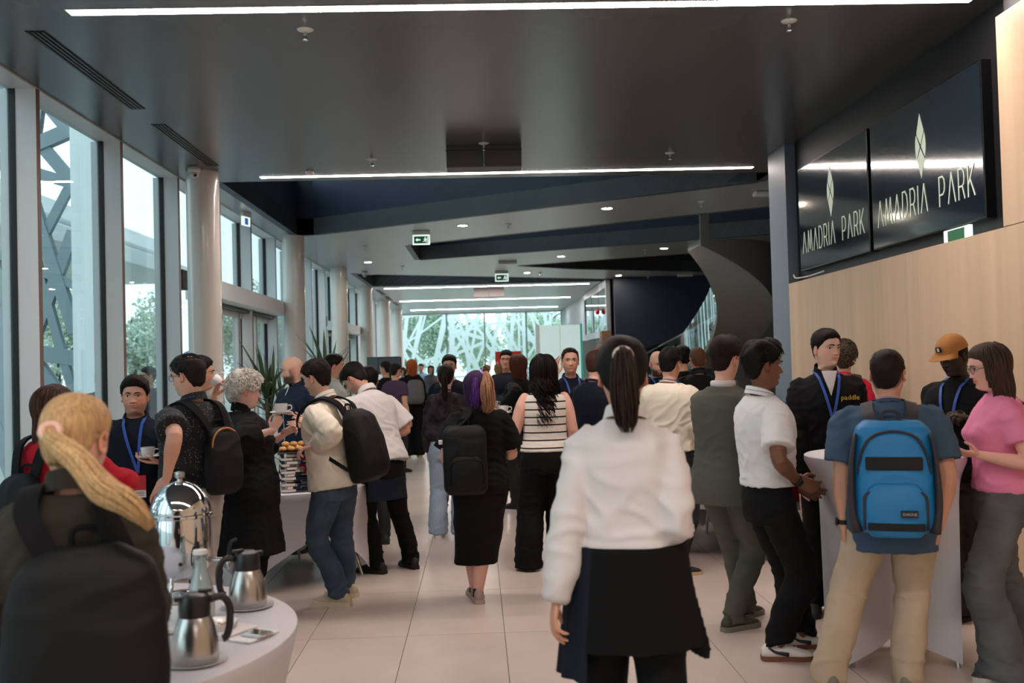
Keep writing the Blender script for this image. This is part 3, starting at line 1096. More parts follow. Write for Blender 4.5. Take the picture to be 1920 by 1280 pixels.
def build_hair(sp, detail=1.0):
    """returns Geo of the hair in head coordinates"""
    h = sp['hair']
    kind = h['kind']
    if kind in ('bald', 'none'):
        return None
    sex = sp['sex']
    r = np.random.default_rng(sp.get('seed', 1))
    n = 72 if detail > .6 else 40
    line = h.get('line', .062)
    zr = np.concatenate([np.linspace(-.105, .02, 26 if detail > .6 else 14)[:-1], .02 + .093 * np.sin(np.linspace(0, PI / 2 - .02, 26 if detail > .6 else 14))])
    th = np.linspace(0, 2 * PI, n, endpoint=False)
    B = head_pts(th[None, :], zr[:, None], sex, 1, 0, False)
    TH_, Z_ = np.broadcast_arrays(th[None, :], zr[:, None])
    hl = hairline(TH_, line, h.get('nape', -.075))
    if kind in ('long', 'curly', 'bob', 'wavy'):
        a = np.abs(np.arctan2(np.sin(TH_), np.cos(TH_)))
        hl = np.where(a > math.radians(62), -.2, hl)
    hl = hl + .0035 * snoise(np.stack([np.sin(TH_) * .08, np.cos(TH_) * .08, Z_ * 0], -1).reshape(-1, 3), 120, 8).reshape(TH_.shape)
    inside = (Z_ - hl) / h.get('soft', .022)
    top = h.get('top', .022)
    side = h.get('side', .006)
    tt = np.clip((Z_ - .0) / .10, 0, 1)
    thick = side + (top - side) * tt ** 1.1
    # parting / quiff
    if h.get('quiff'):
        thick = thick + h['quiff'] * np.exp(-(np.arctan2(np.sin(TH_), np.cos(TH_)) / .75) ** 2) * np.clip((Z_ - .055) / .03, 0, 1)
    nz = snoise((B * np.array([1, 1, .6])).reshape(-1, 3), h.get('freq', 75), sp.get('seed', 1)).reshape(TH_.shape)
    thick = thick * (1 + h.get('rough', .18) * nz)
    off = np.where(inside > 0, thick * np.clip(inside, 0, 1) ** .8, np.maximum(-.006, inside * .004))
    if h.get('balding'):
        bz = np.exp(-((B[..., 0]) / .035) ** 2 - ((B[..., 1] + h.get('bald_y', .04)) / .035) ** 2) * (B[..., 2] > .07)
        off = off - bz * .03
    ctr = np.array([0, -.012, .01])
    N = B - ctr
    N[..., 2] *= .9
    N[..., 2] = np.where(Z_ < 0, N[..., 2] * .15, N[..., 2])
    N /= np.linalg.norm(N, axis=-1)[..., None]
    P = B + N * off[..., None]
    g = loft(P, False, True)
    keep = []
    flat = np.append(off.ravel(), 1)
    g.Q = g.Q[(flat[g.Q] > -.0055).any(1)]
    shell_top = P
    def surf(t, z, o=0.0):
        p = head_pts(t, z, sex, 1, 0, False)
        nn = p - ctr
        nn[2] *= .9 if z > 0 else .15
        return p + unit(nn) * o
    if kind in ('short',) and detail > .3:
        # short combed tufts give the outline its broken edge
        for _ in range(int(h.get('tufts', 700) * min(1, detail))):
            t = r.uniform(0, 2 * PI)
            z = r.uniform(0, 1) ** .7 * .108
            if z < hairline(t, line) + .012:
                continue
            a = np.interp(z, [0, .113], [side, top])
            L = h.get('tl', .028) * (a / top) * r.uniform(.7, 1.3)
            p0 = surf(t, z, a * .5)
            c0 = unit(p0 - ctr)
            d = np.array(h.get('comb', (0, .7, .1)), float) + r.normal(size=3) * .35
            d = unit(d - c0 * (d @ c0))
            P3 = [p0 - d * L * .3, p0 + d * L * .3 + c0 * a * .42, p0 + d * L - c0 * L * .12 + c0 * a * .40]
            g += lock(P3, .0040 * r.uniform(.7, 1.3), 3, .2)
    if kind in ('long', 'wavy', 'curly', 'bob'):
        L = h.get('len', .35)
        nl = int(h.get('n', 260) * min(1, detail))
        wav = h.get('wave', .004)
        wf = h.get('wfreq', 22)
        for i in range(nl):
            # root between the part and the side, falling outwards
            t = r.uniform(math.radians(h.get('from', 64)), 2 * PI - math.radians(h.get('from', 64)))
            z0 = r.uniform(.02, .108)
            pts = []
            zc = z0
            o = h.get('top', .02) * r.uniform(.6, 1.15)
            while zc > -.06:
                tx = t
                pts.append(surf(tx, max(zc, -.10), o * np.interp(zc, [-.06, .1], [h.get('flare', 1.2), .95])))
                zc -= .02
            last = pts[-1].copy()
            cz = last[2]
            out = unit(np.array([last[0], last[1] + .012, 0]))
            ll = L * r.uniform(.72, 1.08)
            k = 0
            ph = r.uniform(0, 6.3)
            tgt = np.array(h.get('gather', (0, -.095, 0)))
            while last[2] > .1 - ll:
                k += 1
                last = last + np.array([0, 0, -.02]) + out * h.get('spread', .0005)
                q = last.copy()
                blend = h.get('pull', .25) * min(1, k / 8)
                q[:2] = q[:2] * (1 - blend) + tgt[:2] * blend
                if q[1] > -.07 and abs(q[0]) < .16 and h.get('back', True):
                    q[1] = min(q[1], .02)
                amp = wav * min(1, k / 4)
                q = q + np.array([math.cos(ph + k * wf * .02), math.sin(ph + k * wf * .02), 0]) * amp
                pts.append(q)
            if len(pts) < 4:
                continue
            pp = catmull(pts, 1 if wav < .006 else 2)
            g += lock(pp, h.get('r', .0062) * r.uniform(.7, 1.3), 4, .15)
    if kind == 'curls':
        for _ in range(int(h.get('n', 620) * min(1, detail))):
            t = r.uniform(0, 2 * PI)
            z = r.uniform(-.07, .112)
            if z < hairline(t, line, -.08) + .004:
                continue
            p0 = surf(t, z, h.get('top', .02) * .6)
            c0 = unit(p0 - ctr)
            d = unit(np.cross(c0, r.normal(size=3)))
            e = np.cross(c0, d)
            R0 = h.get('cr', .010) * r.uniform(.7, 1.4)
            P3 = [p0 + c0 * (.004 + R0 * .12 * k + top * .2) + (d * math.cos(k * .8) + e * math.sin(k * .8)) * R0 for k in range(6)]
            g += lock(P3, .0046 * r.uniform(.8, 1.3), 4, .3)
    if kind == 'pony' or h.get('pony'):
        # strands running over the skull to the band
        band = np.array(h.get('band', (0, -.122, .045)))
        for i in range(int(150 * min(1, detail))):
            t = r.uniform(0, 2 * PI)
            z = max(hairline(t, line) + .006, r.uniform(-.07, .1)) if r.random() < .6 else hairline(t, line) + .006
            if z > .108:
                continue
            pts = []
            p0 = surf(t, z, .004)
            for u in np.linspace(0, 1, 7):
                q = p0 * (1 - u) + band * u
                v = q - ctr
                vv = unit(v)
                # push onto the skull ellipsoid
                rad = 1 / math.sqrt((vv[0] / .0805) ** 2 + (vv[1] / .101) ** 2 + (vv[2] / .106) ** 2)
                if u < .95 and np.linalg.norm(v) < rad:
                    q = ctr + vv * rad
                pts.append(q)
            g += lock(pts, .0034 * r.uniform(.7, 1.3), 3, .6)
    return g

def tail(guide, n, spread, r0, seed, wave=.004):
    """a bunch of long strands following guide points (world/any frame)"""
    r = np.random.default_rng(seed)
    G = catmull(guide, 5)
    k = len(G)
    d, U, S = frames(G)
    g = Geo()
    for i in range(n):
        a, q = r.uniform(0, 6.3), r.uniform(0, 1) ** .6
        prof = np.interp(np.linspace(0, 1, k), [0, .10, .35, .6, .85, 1], [.22, .38, .85, 1.0, .75, .25]) * spread * q
        ph = r.uniform(0, 6)
        w = wave * np.sin(np.linspace(0, 9, k) + ph)
        e = int(k * r.uniform(.82, 1.0))
        P = G + U * (math.sin(a) * prof + w)[:, None] + S * (math.cos(a) * prof)[:, None]
        g += lock(P[:max(e, 4)], r0 * r.uniform(.7, 1.3), 4, .12)
    return g

# ---- hands
def hand(W_, d, nrm, thumb_side, curl=.5, s=1.0, spread=.0, thumb=.5):
    """W_ wrist, d finger direction, nrm palm normal (towards what is held), thumb_side unit vector"""
    d = unit(d)
    nrm = unit(nrm - d * (np.asarray(nrm) @ d))
    t = unit(np.asarray(thumb_side) - d * (np.asarray(thumb_side) @ d) - nrm * (np.asarray(thumb_side) @ nrm))
    g = Geo()
    def P(a, b, c):
        return W_ + (d * a + t * b + nrm * c) * s
    # palm
    g += tube([P(-.02, 0, 0), P(.0, 0, 0), P(.03, .002, 0), (P(.06, .002, .0)), P(.085, 0, .002)], np.array([.025, .026, .036, .041, .038]) * s, 10, ru=np.array([.019, .018, .015, .014, .011]) * s, up=nrm, round_end=True)
    bases = [(.086, .030), (.091, .010), (.087, -.011), (.078, -.030)]
    lens = [(.040, .025, .020), (.044, .029, .022), (.041, .027, .021), (.032, .021, .018)]
    for k, ((a, b), L) in enumerate(zip(bases, lens)):
        base = P(a - .012, b, 0)
        ang = curl * (.55 + .12 * k)
        pts = [base, P(a, b, .001)]
        sd = (1.5 - k) * (.06 + spread)
        cum = 0
        for j, l in enumerate(L):
            cum += ang * (1.0, 1.25, .8)[j]
            dr = unit(d * math.cos(cum) + nrm * math.sin(cum) + t * sd * math.cos(cum))
            pts.append(pts[-1] + dr * l * s)
        g += tube(pts, np.array([.0095, .0092, .0086, .0080, .0066]) * s, 8, up=t, round_end=True)
    # thumb from the side of the palm near its base
    a0 = P(.018, .026, .004)
    q1 = a0 + unit(d * .62 + t * (.75 - .35 * thumb) + nrm * (.25 + .5 * thumb)) * .038 * s
    q2 = q1 + unit(d * .80 + t * (.35 - .45 * thumb) + nrm * (.3 + .5 * thumb)) * .032 * s
    q3 = q2 + unit(d * .92 + t * (.1 - .5 * thumb) + nrm * (.2 + .45 * thumb)) * .024 * s
    g += tube([P(.005, .014, .0), a0, q1, q2, q3], np.array([.014, .0145, .0115, .0100, .0080]) * s, 8, up=nrm, round_end=True)
    return g

def ik(S, T, a, b, pole):
    S, T = np.asarray(S, float), np.asarray(T, float)
    v = T - S
    L = np.linalg.norm(v)
    if L > (a + b) * .999:
        T = S + v / L * (a + b) * .999
        v = T - S
        L = np.linalg.norm(v)
    u = v / L
    x = (a * a - b * b + L * L) / (2 * L)
    h = math.sqrt(max(0, a * a - x * x))
    p = np.asarray(pole, float)
    p = unit(p - u * (p @ u))
    return S + u * x + p * h, T

TORSO = {
    'm': [(.80, .150, .108, -.012), (.86, .163, .116, -.012), (.93, .167, .118, -.012), (1.00, .160, .112, -.006), (1.08, .154, .106, 0), (1.18, .160, .113, 0), (1.28, .174, .121, 0),
          (1.35, .180, .116, -.005), (1.40, .170, .100, -.010), (1.43, .145, .086, -.015), (1.455, .112, .074, -.017), (1.478, .080, .064, -.018), (1.50, .064, .058, -.016)],
    'f': [(.80, .160, .112, -.012), (.86, .175, .120, -.012), (.93, .178, .122, -.014), (1.00, .163, .110, -.006), (1.08, .139, .095, 0), (1.18, .143, .102, .004), (1.28, .155, .118, .010),
          (1.35, .157, .105, 0), (1.40, .148, .090, -.008), (1.43, .124, .077, -.013), (1.455, .094, .066, -.015), (1.478, .067, .056, -.015), (1.50, .056, .050, -.013)],
}
def torso_geo(sp, s, z0, z1, infl, flare=0.0, n=28, waist=1.0, zb=0):
    T = np.array(TORSO[sp['sex']])
    bw = sp.get('bw', 1.0)
    fat = sp.get('fat', 0)
    zs = np.arange(z0, z1 + 1e-6, .02)
    rings = []
    a = np.linspace(0, 2 * PI, n, endpoint=False)
    for z in zs:
        rx_, ry_, cy = (np.interp(z, T[:, 0], T[:, i]) for i in (1, 2, 3))
        w = math.exp(-((z - 1.05) / .14) ** 2)
        rx_ = rx_ * bw + fat * .045 * w
        ry_ = ry_ * (.5 + .5 * bw) + fat * .05 * w
        cy = cy + fat * .03 * w
        if z < 1.12 and flare:
            q = (1.12 - z) / .25
            rx_ += flare * q; ry_ += flare * q
        if z < 1.3 and waist != 1:
            m_ = max(rx_, .0)
            rx_ = rx_ + (np.interp(.93, T[:, 0], T[:, 1]) * bw - rx_) * (waist - 1)
        i_ = infl * min(1.0, max(.15, (1.52 - z) / .10))
        e = 2.35
        c, s_ = np.cos(a), np.sin(a)
        x = (rx_ + i_) * np.sign(c) * np.abs(c) ** (2 / e)
        y = (ry_ + i_) * np.sign(s_) * np.abs(s_) ** (2 / e) + cy
        if sp['sex'] == 'f' and 1.18 < z < 1.36:
            bst = .032 * math.exp(-((z - 1.275) / .045) ** 2)
            y = y + np.where(s_ > 0, bst * np.exp(-((np.abs(x) - .07) / .05) ** 2), 0)
        rings.append(np.stack([x * s, y * s, np.full(n, z * s)], 1))
    return loft(rings)

def fold(g, amp, seed, centres=(), k=40):
    """cloth folds: diagonal ridges, stronger near the given centres"""
    N = normals(g)
    V = g.V
    wgt = np.full(len(V), .35)
    for c, rad in centres:
        wgt += 1.1 * np.exp(-(np.linalg.norm(V - np.asarray(c), axis=1) / rad) ** 2)
    A = np.maximum(1 - 1.6 * np.abs(snoise(V * np.array([.8, .8, 1.3]), k, seed, 3)), -.2)
    B = snoise(V, 9, seed + 5, 4)
    g.V = V + N * (amp * wgt * (A - .25) + amp * .5 * B)[:, None]
    return g

m_skin = M('skin', (255, 255, 255), .48, attr=True, bump=(420, .08, .001), spec=.38)
m_skin.node_tree.nodes['Principled BSDF'].inputs['Subsurface Weight'].default_value = .08
m_skin.node_tree.nodes['Principled BSDF'].inputs['Subsurface Radius'].default_value = (.01, .004, .002)
m_eyew = M('eye_white', (226, 220, 214), .2)
m_iris = M('iris_dark_brown', (40, 26, 20), .15)
m_sole_w = M('sole_cream', (214, 206, 192), .55)
m_lany = M('lanyard_blue', (28, 76, 168), .5, sheen=.2)
m_lany_w = M('lanyard_white_print', (214, 224, 240), .5)
m_badge = M('badge_red', (196, 26, 34), .45)
m_badgew = M('badge_paper', (226, 218, 214), .5)
m_lens = glass_mat('spectacle_lens', (246, 248, 248), .03)

def shoe(parent, x, y, yaw, sp, s, lab=None, lift=0.0, z=0.0):
    sh = sp.get('shoe', {})
    col = sh.get('col', (24, 24, 26))
    sole = sh.get('sole', (20, 20, 22))
    L = .275 * s * (1 if sp['sex'] == 'm' else .9)
    ys = np.linspace(0, 1, 12)
    hw = np.interp(ys, [0, .08, .3, .5, .7, .88, .96, 1], [.018, .033, .034, .036, .046, .043, .030, .012])
    cx = np.interp(ys, [0, .5, .8, 1], [0, 0, .004, .006])
    hh = np.interp(ys, [0, .08, .25, .38, .55, .75, .9, 1], [.055, .078, .088, .085, .064, .046, .034, .018])
    th_ = sh.get('th', .026)
    def ring(t, f, z0, z1, w):
        a = np.linspace(0, PI, 9)
        yy = (t - .28) * L
        up = [(f[0] + w * math.cos(q), yy, z0 + (z1 - z0) * math.sin(q) ** .6) for q in a]
        return up
    up = loft([ring(t, (c,), th_ * .5, th_ * .5 + h, w) for t, c, h, w in zip(ys, cx, hh, hw)], True, True)
    e = obj('shoe', up, M('shoe_%d_%d_%d' % tuple(col), col, .6, bump=(90, .2, .003)), parent, smooth=True)
    if lab:
        e['label'] = lab
    out = [(cx[i] + (hw[i] + .005), (ys[i] - .28) * L * 1.02) for i in range(12)] + [(cx[i] - (hw[i] + .005), (ys[i] - .28) * L * 1.02) for i in range(11, -1, -1)]
    sg = prism(out, 0, th_)
    so = obj('sole', sg, M('sole_%d_%d_%d' % tuple(sole), sole, .6), e)
    if sh.get('laces'):
        lg = Geo()
        for k in range(4):
            t = .45 + k * .07
            yy = (t - .28) * L
            h = np.interp(t, ys, hh) + th_ * .5
            lg += tube([(-.02, yy, h - .008), (0, yy + .004, h + .003), (.02, yy, h - .008)], .0028, 5)
        obj('laces', lg, M('laces_%d_%d_%d' % tuple(sh['laces']), sh['laces'], .7), e)
    if sh.get('stripe'):
        st_ = Geo()
        for sd in (-1, 1):
            P = [(sd * (np.interp(t, ys, hw) + .0), (t - .28) * L, zz) for t, zz in [(.12, .075), (.25, .05), (.38, .042), (.5, .036)]]
            st_ += tube(catmull(P, 3), np.linspace(.004, .008, 10), 6, ru=np.linspace(.006, .013, 10))
        obj('side_stripe', st_, M('stripe_%d_%d_%d' % tuple(sh['stripe']), sh['stripe'], .5), e, smooth=True)
    e.location = (x, y, z)
    e.rotation_euler = (-lift, 0, yaw)
    return e

PEOPLE = {}
def person(key, x, y, rot, label, **sp):
    """rot degrees: 0 faces away from the camera (+y), 90 faces left, -90 faces right, 180 faces the camera"""
    sp.setdefault('sex', 'm')
    sp.setdefault('H', 1.75)
    sp.setdefault('skin', (206, 158, 132))
    sp.setdefault('hair', {'kind': 'short', 'col': (36, 27, 22)})
    sex = sp['sex']
    s = sp['H'] / 1.75
    D = sp.get('detail', 1.0)             # 1 near, .5 mid, .25 far
    seed = sp.get('seed', sum(map(ord, key)))
    sp['seed'] = seed
    vox = .0115 if D > .8 else (.015 if D > .4 else .024)
    vh = .0042 if D > .8 else (.0055 if D > .4 else .009)
    root = empty('person', (x, y, 0), math.radians(rot), label=label, cat='person')
    if sp.get('group'):
        root['group'] = sp['group']
    # ---- pose
    lean, tilt, twist = (math.radians(sp.get(k, 0)) for k in ('lean', 'tilt', 'twist'))
    feet = sp.get('feet', [(-.11, 0.0, 6), (.11, 0.0, -6)])
    if 'feetw' in sp:
        ir_ = rz(-math.radians(rot))
        feet = []
        for f_ in sp['feetw']:
            v_ = ir_ @ np.array([f_[0] - x, f_[1] - y, 0])
            feet.append((v_[0], v_[1]) + tuple(f_[2:]))
    px, py = sp.get('pelvis', (0, 0))
    dz = sp.get('drop', 0.0)
    for f_ in feet:
        d_ = math.hypot(f_[0] - px - (.088 if f_[0] > 0 else -.088) * s, f_[1] - py)
        fz_ = f_[3] if len(f_) > 3 else 0
        dz = max(dz, min(.055, .805 * s - math.sqrt(max(.3, (.811 * s) ** 2 - d_ * d_)) - fz_))
    piv = np.array([px, py, .95 * s - dz])
    RU = rz(twist) @ ry(tilt) @ rx(-lean)
    def U(p):
        p = np.asarray(p, float)
        return (p - np.array([0, 0, .95 * s])) @ RU.T + piv
    def Ug(g):
        g.V = U(g.V)
        return g
    bw = sp.get('bw', 1.0)
    shx = (.186 if sex == 'm' else .158) * s * bw
    hj = [piv + np.array([k * (.088 if sex == 'm' else .092) * s * (.5 + .5 * bw), -.005, -.05 * s]) for k in (-1, 1)]
    ank = []
    knees = []
    for k, (fx, fy, yaw, *rest) in enumerate(feet):
        fz = rest[0] if rest else 0.0
        A = np.array([fx, fy, .095 * s + fz])
        hv = hj[k] - A
        dm = math.sqrt(max(.01, (.812 * s) ** 2 - hv[2] ** 2))
        dh = math.hypot(hv[0], hv[1])
        if dh > dm:                       # keep the foot on the floor: bring it in until the leg reaches
            A[:2] = hj[k][:2] - hv[:2] / dh * dm
        kn, A = ik(hj[k], A, .412 * s, .402 * s, (math.sin(math.radians(-yaw)) * .6, 1, 0))
        knees.append(kn); ank.append(A)
    # ---- head transform
    hp, hy, hr = (math.radians(sp.get(k, 0)) for k in ('hp', 'hy', 'hr'))   # pitch down +, yaw left +, roll
    hs = 1.0 * s ** .35 * sp.get('hs', 1.0)
    RH = RU @ rz(hy) @ ry(hr) @ rx(-hp)
    zc = 1.75 * s - .113 * hs            # eye height
    neck0 = U(np.array([0, -.012, 1.49 * s]))
    neckv = U(np.array([0, .012 + .05 * abs(math.sin(lean)) , zc])) - neck0
    hc_ = neck0 + neckv
    pivot_l = np.array([0, -.02, -.11])
    def HX(p):
        """head coordinates -> person coordinates; the neck blends into the torso"""
        p = np.asarray(p, float)
        q = p * hs
        w = np.clip((p[:, 2] + .20) / .085, 0, 1)[:, None]
        w = w * w * (3 - 2 * w)
        a = (q - pivot_l) @ RH.T + pivot_l @ RU.T + hc_
        b = q @ RU.T + hc_
        return a * w + b * (1 - w)
    P_ = {'U': U, 'HX': HX, 'root': root, 's': s, 'RU': RU, 'RH': RH, 'hc': hc_, 'sp': sp, 'hs': hs}
    PEOPLE[key] = P_
    # ---- skin body
    hd = build_head(sp, 76 if D > .8 else (44 if D > .4 else 28))
    hd.V = HX(hd.V)
    body = hd
    skinc = np.append(np.array(lin(sp['skin']))[:3], 1)
    arms = Geo()
    sl = []
    wr = []
    invr = rz(-math.radians(rot))
    def tolocal(p):
        if len(p) == 4 and p[0] == 'w':
            v = np.array(p[1:], float) - np.array([x, y, 0])
            return invr @ v
        return np.array(p, float) * np.array([1, 1, 1])
    ra = (.050 if sex == 'm' else .043) * sp.get('armw', 1.0) * (.4 + .6 * bw)
    defarm = {'to': None}
    for k, side in ((0, -1), (1, 1)):
        A = dict(sp.get('armL' if side < 0 else 'armR', {}))
        Sj = U(np.array([side * shx * .94, -.012, 1.395 * s]))
        if A.get('to') is None:
            T = U(np.array([side * (shx + .045), .03, .87 * s]))
        else:
            T = tolocal(A['to'])
        pole = np.array(A.get('pole', (side * .25, -1, -.5)), float)
        E, T = ik(Sj, T, .285 * s, .255 * s, pole)
        fd = unit(T - E)
        hdir = np.array(A['hd'], float) if 'hd' in A else fd
        if 'wd' in A:
            hdir = invr @ np.array(A['wd'], float)
        n_ = np.array(A.get('n', (-side, .15, 0)), float)
        if 'wn' in A:
            n_ = invr @ np.array(A['wn'], float)
        n_ = n_ - unit(hdir) * (n_ @ unit(hdir))
        thumb_v = np.cross(n_, hdir) * -side * -1
        # thumb points forward/up for a hanging arm: side such that hand is left/right correct
        thumb_v = np.cross(hdir, n_) * (1 if side > 0 else -1)
        if thumb_v @ thumb_v < 1e-6:
            thumb_v = np.array([0, 1, 0])
        upa = [Sj + (E - Sj) * t for t in ((-.05 if sp.get('top', {}).get('sleeve') == 'none' else .10), .16, .35, .65, .92)] + [E]
        fa = [E + (T - E) * t for t in (.12, .35, .7, 1.0)]
        path = np.array(upa[:-1] + [E * .94 + (Sj * .5 + T * .5) * .06] + fa)
        rr_ = np.array([.80, 1.0, 1.04, .95, .86, .84, .88, .90, .66, .53]) * ra
        arms += tube(path, rr_, 12, ru=np.array([.80, 1.0, 1.02, .92, .84, .84, .86, .84, .56, .42]) * ra, up=n_ if abs(unit(n_) @ fd) < .9 else (0, 0, 1), round_end=True)
        arms += hand(T, hdir, n_, thumb_v, A.get('curl', .45), (1.0 if sex == 'm' else .9) * s * .98, A.get('spread', 0), A.get('thumb', .4))
        wr.append((Sj, E, T, path, rr_, hdir, n_))
    P_['arm'] = wr
    if D > .3:
        arms = remesh(arms, vh, 2, .5)
    arms.C = np.tile(skinc, (len(arms.V), 1))
    # knuckle / inner colour variation
    arms.C[:, :3] *= (1 + .06 * snoise(arms.V, 40, seed))[:, None]
    body += arms
    # torso and legs of the same body, just under the clothes
    tg_ = torso_geo(sp, s, max(.84, sp.get('top', {}).get('hem', .92) + .03), 1.48, -.012 if not sp.get('bare') else -.002, n=20)
    tg_ = Ug(tg_)
    tg_.C = np.tile(skinc, (len(tg_.V), 1))
    body += tg_
    lw_ = sp.get('legskin', 1.0)
    for k in (0, 1):
        H_, K_, A_ = hj[k], knees[k], ank[k]
        P = np.array([H_, H_ * .6 + K_ * .4, K_, K_ * .65 + A_ * .35, A_ * .92 + K_ * .08, A_ + np.array([0, 0, -.05 * s])])
        lg = tube(catmull(P, 2), np.interp(np.linspace(0, 5, 11), range(6), [.075, .068, .047, .050 * lw_, .033 * lw_, .032]) * s, 12)
        lg.C = np.tile(skinc, (len(lg.V), 1))
        body += lg
    bo = obj('body', body, m_skin, root, smooth=True)
    # eyes, brows
    if D > .25 and sp.get('eyes', True):
        hcM = Matrix.Translation(Vector(HX(np.array([[0, 0, 0.0]]))[0])) @ Matrix(RH.tolist()).to_4x4()
        for sd in (-1, 1):
            e = ellipsoid((0, 0, 0), (.0125, .0105, .0062), 16, 10).scale(hs)
            o = obj('eye', e, m_eyew, root, smooth=True)
            base = head_pts(math.atan2(-sd * .031, .083), .001, sex)
            pos = HX(np.array([[sd * .031, .0711, -.0005]]))[0]
            o.matrix_local = Matrix.Translation(Vector(pos)) @ Matrix(RH.tolist()).to_4x4() @ Matrix.Rotation(-sd * .22, 4, 'Z')
            gz = sp.get('gaze', 0)
            ir = ellipsoid((gz * .004, .0075, 0), (.0058, .0038, .0056), 12, 8).scale(hs)
            obj('iris', ir, m_iris, o, smooth=True)
            # upper lid line and brow
            lash = tube(catmull([(-.0125, .0035, .001), (-.006, .0098, .0058), (.003, .0108, .0064), (.0125, .0045, .0018)], 3), .0012, 5).scale(hs)
            obj('lashes', lash, M('lash_dark', (22, 16, 14), .6), o, smooth=True)
            bp3 = [HX(np.array([[sd * bx_, by_, bz_]]))[0] for bx_, by_, bz_ in [(.012, .0945, .0165), (.024, .0925, .0205), (.036, .0865, .0215), (.047, .076, .0165)]]
            br = tube(catmull(bp3, 3), np.array([.0030, .0036, .0036, .0034, .0034, .0030, .0026, .002, .0015, .001]) * (1.1 if sex == 'm' else .75), 6)
            obj('eyebrow', br, hair_mat(sp.get('browcol', sp['hair']['col'])), root, smooth=True)
    # hair
    hg = build_hair(sp, D)
    if hg is not None:
        hg.V = HX(hg.V)
        ho = obj('hair', hg, hair_mat(sp['hair']['col']), root, smooth=True)
        P_['hair'] = ho
    # ---- upper garment
    tp = sp.get('top', {})
    hem = tp.get('hem', .92)
    infl = tp.get('loose', .012)
    mt = tp['mat']
    tg2 = Ug(torso_geo(sp, s, hem, 1.495, infl, tp.get('flare', .0), waist=tp.get('waist', 1.0)))
    sleeve = tp.get('sleeve', 'short')
    cent = [(U(np.array([0, 0, 1.08 * s])), .16)]
    for k, (Sj, E, T, path, rr_, _, _) in enumerate(wr):
        si = tp.get('sl', infl * .9)
        if sleeve == 'none':
            tg2 += ellipsoid(Sj - np.array([0, 0, 0]) * 1, (.02, .02, .02), 8, 6)
            continue
        if sleeve == 'short':
            fr_ = tp.get('slen', .62)
            pp = [Sj + (U(np.array([0, 0, 1.43 * s])) - Sj) * .38, Sj, Sj + (E - Sj) * .3, Sj + (E - Sj) * fr_]
            ra2 = np.array([1.06, 1.17, 1.18, 1.15]) * ra + np.array([.0, .1, .9, 1.35]) * si
            tg2 += tube(catmull(pp, 3), np.interp(np.linspace(0, 3, 10), range(4), ra2), 14, cap=True)
        else:
            end = tp.get('lend', 1.0)
            wcl = E + (T - E) * end
            pp = [Sj + (U(np.array([0, 0, 1.43 * s])) - Sj) * .38, Sj, Sj + (E - Sj) * .4, Sj + (E - Sj) * .9, E + (T - E) * .15, E + (T - E) * .6 * end, E + (T - E) * .93 * end, wcl]
            ra2 = np.array([1.06, 1.17, 1.13, 1.0, 1.0, .92, .74, .66]) * ra + np.array([.0, .1, .9, 1.0, 1.2, 1.2, .9 + tp.get('blouse', 0), .45]) * si
            tg2 += tube(catmull(pp, 3), np.interp(np.linspace(0, 7, 22), range(8), ra2), 14, cap=True)
            cent += [(E, .09), (T, .06)]
        cent.append((Sj, .08))
    up_ = remesh(tg2, vox, 3, .6)
    fold(up_, tp.get('fold', .009), seed, cent)
    to = obj(tp.get('name', 'shirt'), up_, mt, root, smooth=True)
    if tp.get('label'):
        to['label'] = tp['label']
    if tp.get('collar'):
        cg = Geo()
        cs = tp['collar']
        a = np.linspace(.45, 2 * PI - .45, 22) + PI / 2
        hgt = {'polo': .034, 'shirt': .040, 'crew': .012, 'high': .055}[cs]
        r0 = (.068 if sex == 'm' else .058)
        if cs == 'crew':
            a = np.linspace(0, 2 * PI, 24) + PI / 2
        rings = []
        for q in a:
            c, s_ = math.cos(q), math.sin(q)
            zf = 1.478 - .022 * s_ - .012 * max(0, s_)
            b = np.array([c * (r0 + .004), s_ * (r0 + .001) - .012, zf * s])
            t1 = np.array([c * (r0 - .004), s_ * (r0 - .004) - .012, (zf + hgt) * s])
            o1 = np.array([c * (r0 + .004), s_ * (r0 + .004) - .012, (zf + hgt) * s])
            o2 = np.array([c * (r0 + .017), s_ * (r0 + .017) - .012, (zf - .004) * s])
            rings.append([b, t1, o1, o2] if cs != 'crew' and cs != 'high' else [b, t1, t1 + (o1 - t1) * .7, b + (o2 - b) * .6])
        cg = loft(rings, cs != 'crew', cs != 'crew')
        obj('collar', Ug(cg), tp.get('collarmat', mt), root, smooth=True, sharp=60)
    # ---- lower garment
    bt = sp.get('bottom', {'mat': M('black_trouser_cloth', (16, 16, 18), .8)})
    if bt.get('kind', 'trousers') == 'trousers':
        th0, kn0, an0 = bt.get('r', (.092, .068, .058))
        ttop = max(.86, min(bt.get('top', 1.0), hem + .03)) if not bt.get('belt') else bt.get('top', 1.0)
        g = torso_geo(sp, s, .80, ttop, bt.get('infl', .004), n=24)
        # lower body follows the pelvis only partly
        g.V = (g.V - np.array([0, 0, .95 * s])) @ (rz(twist * .4)).T + piv
        cent = []
        for k in (0, 1):
            H_, K_, A_ = hj[k], knees[k], ank[k]
            end = A_ + np.array([0, 0, bt.get('hemz', -.045) * s])
            P = [H_ + np.array([0, 0, .02]), H_ * .7 + K_ * .3, K_, K_ * .5 + A_ * .5 + np.array([0, -.012, 0]), A_ + np.array([0, 0, .02]), end]
            R_ = [th0 * 1.04, th0, kn0, (kn0 * .55 + an0 * .45), an0, an0 * bt.get('flare', 1.02)]
            g += tube(catmull(P, 3), np.interp(np.linspace(0, 5, 16), range(6), R_) * s, 16, up=(0, 1, 0))
            cent += [(K_, .10), (A_, .12), (H_, .09)]
        g = remesh(g, vox, 3, .6)
        fold(g, bt.get('fold', .009), seed + 3, cent, 36)
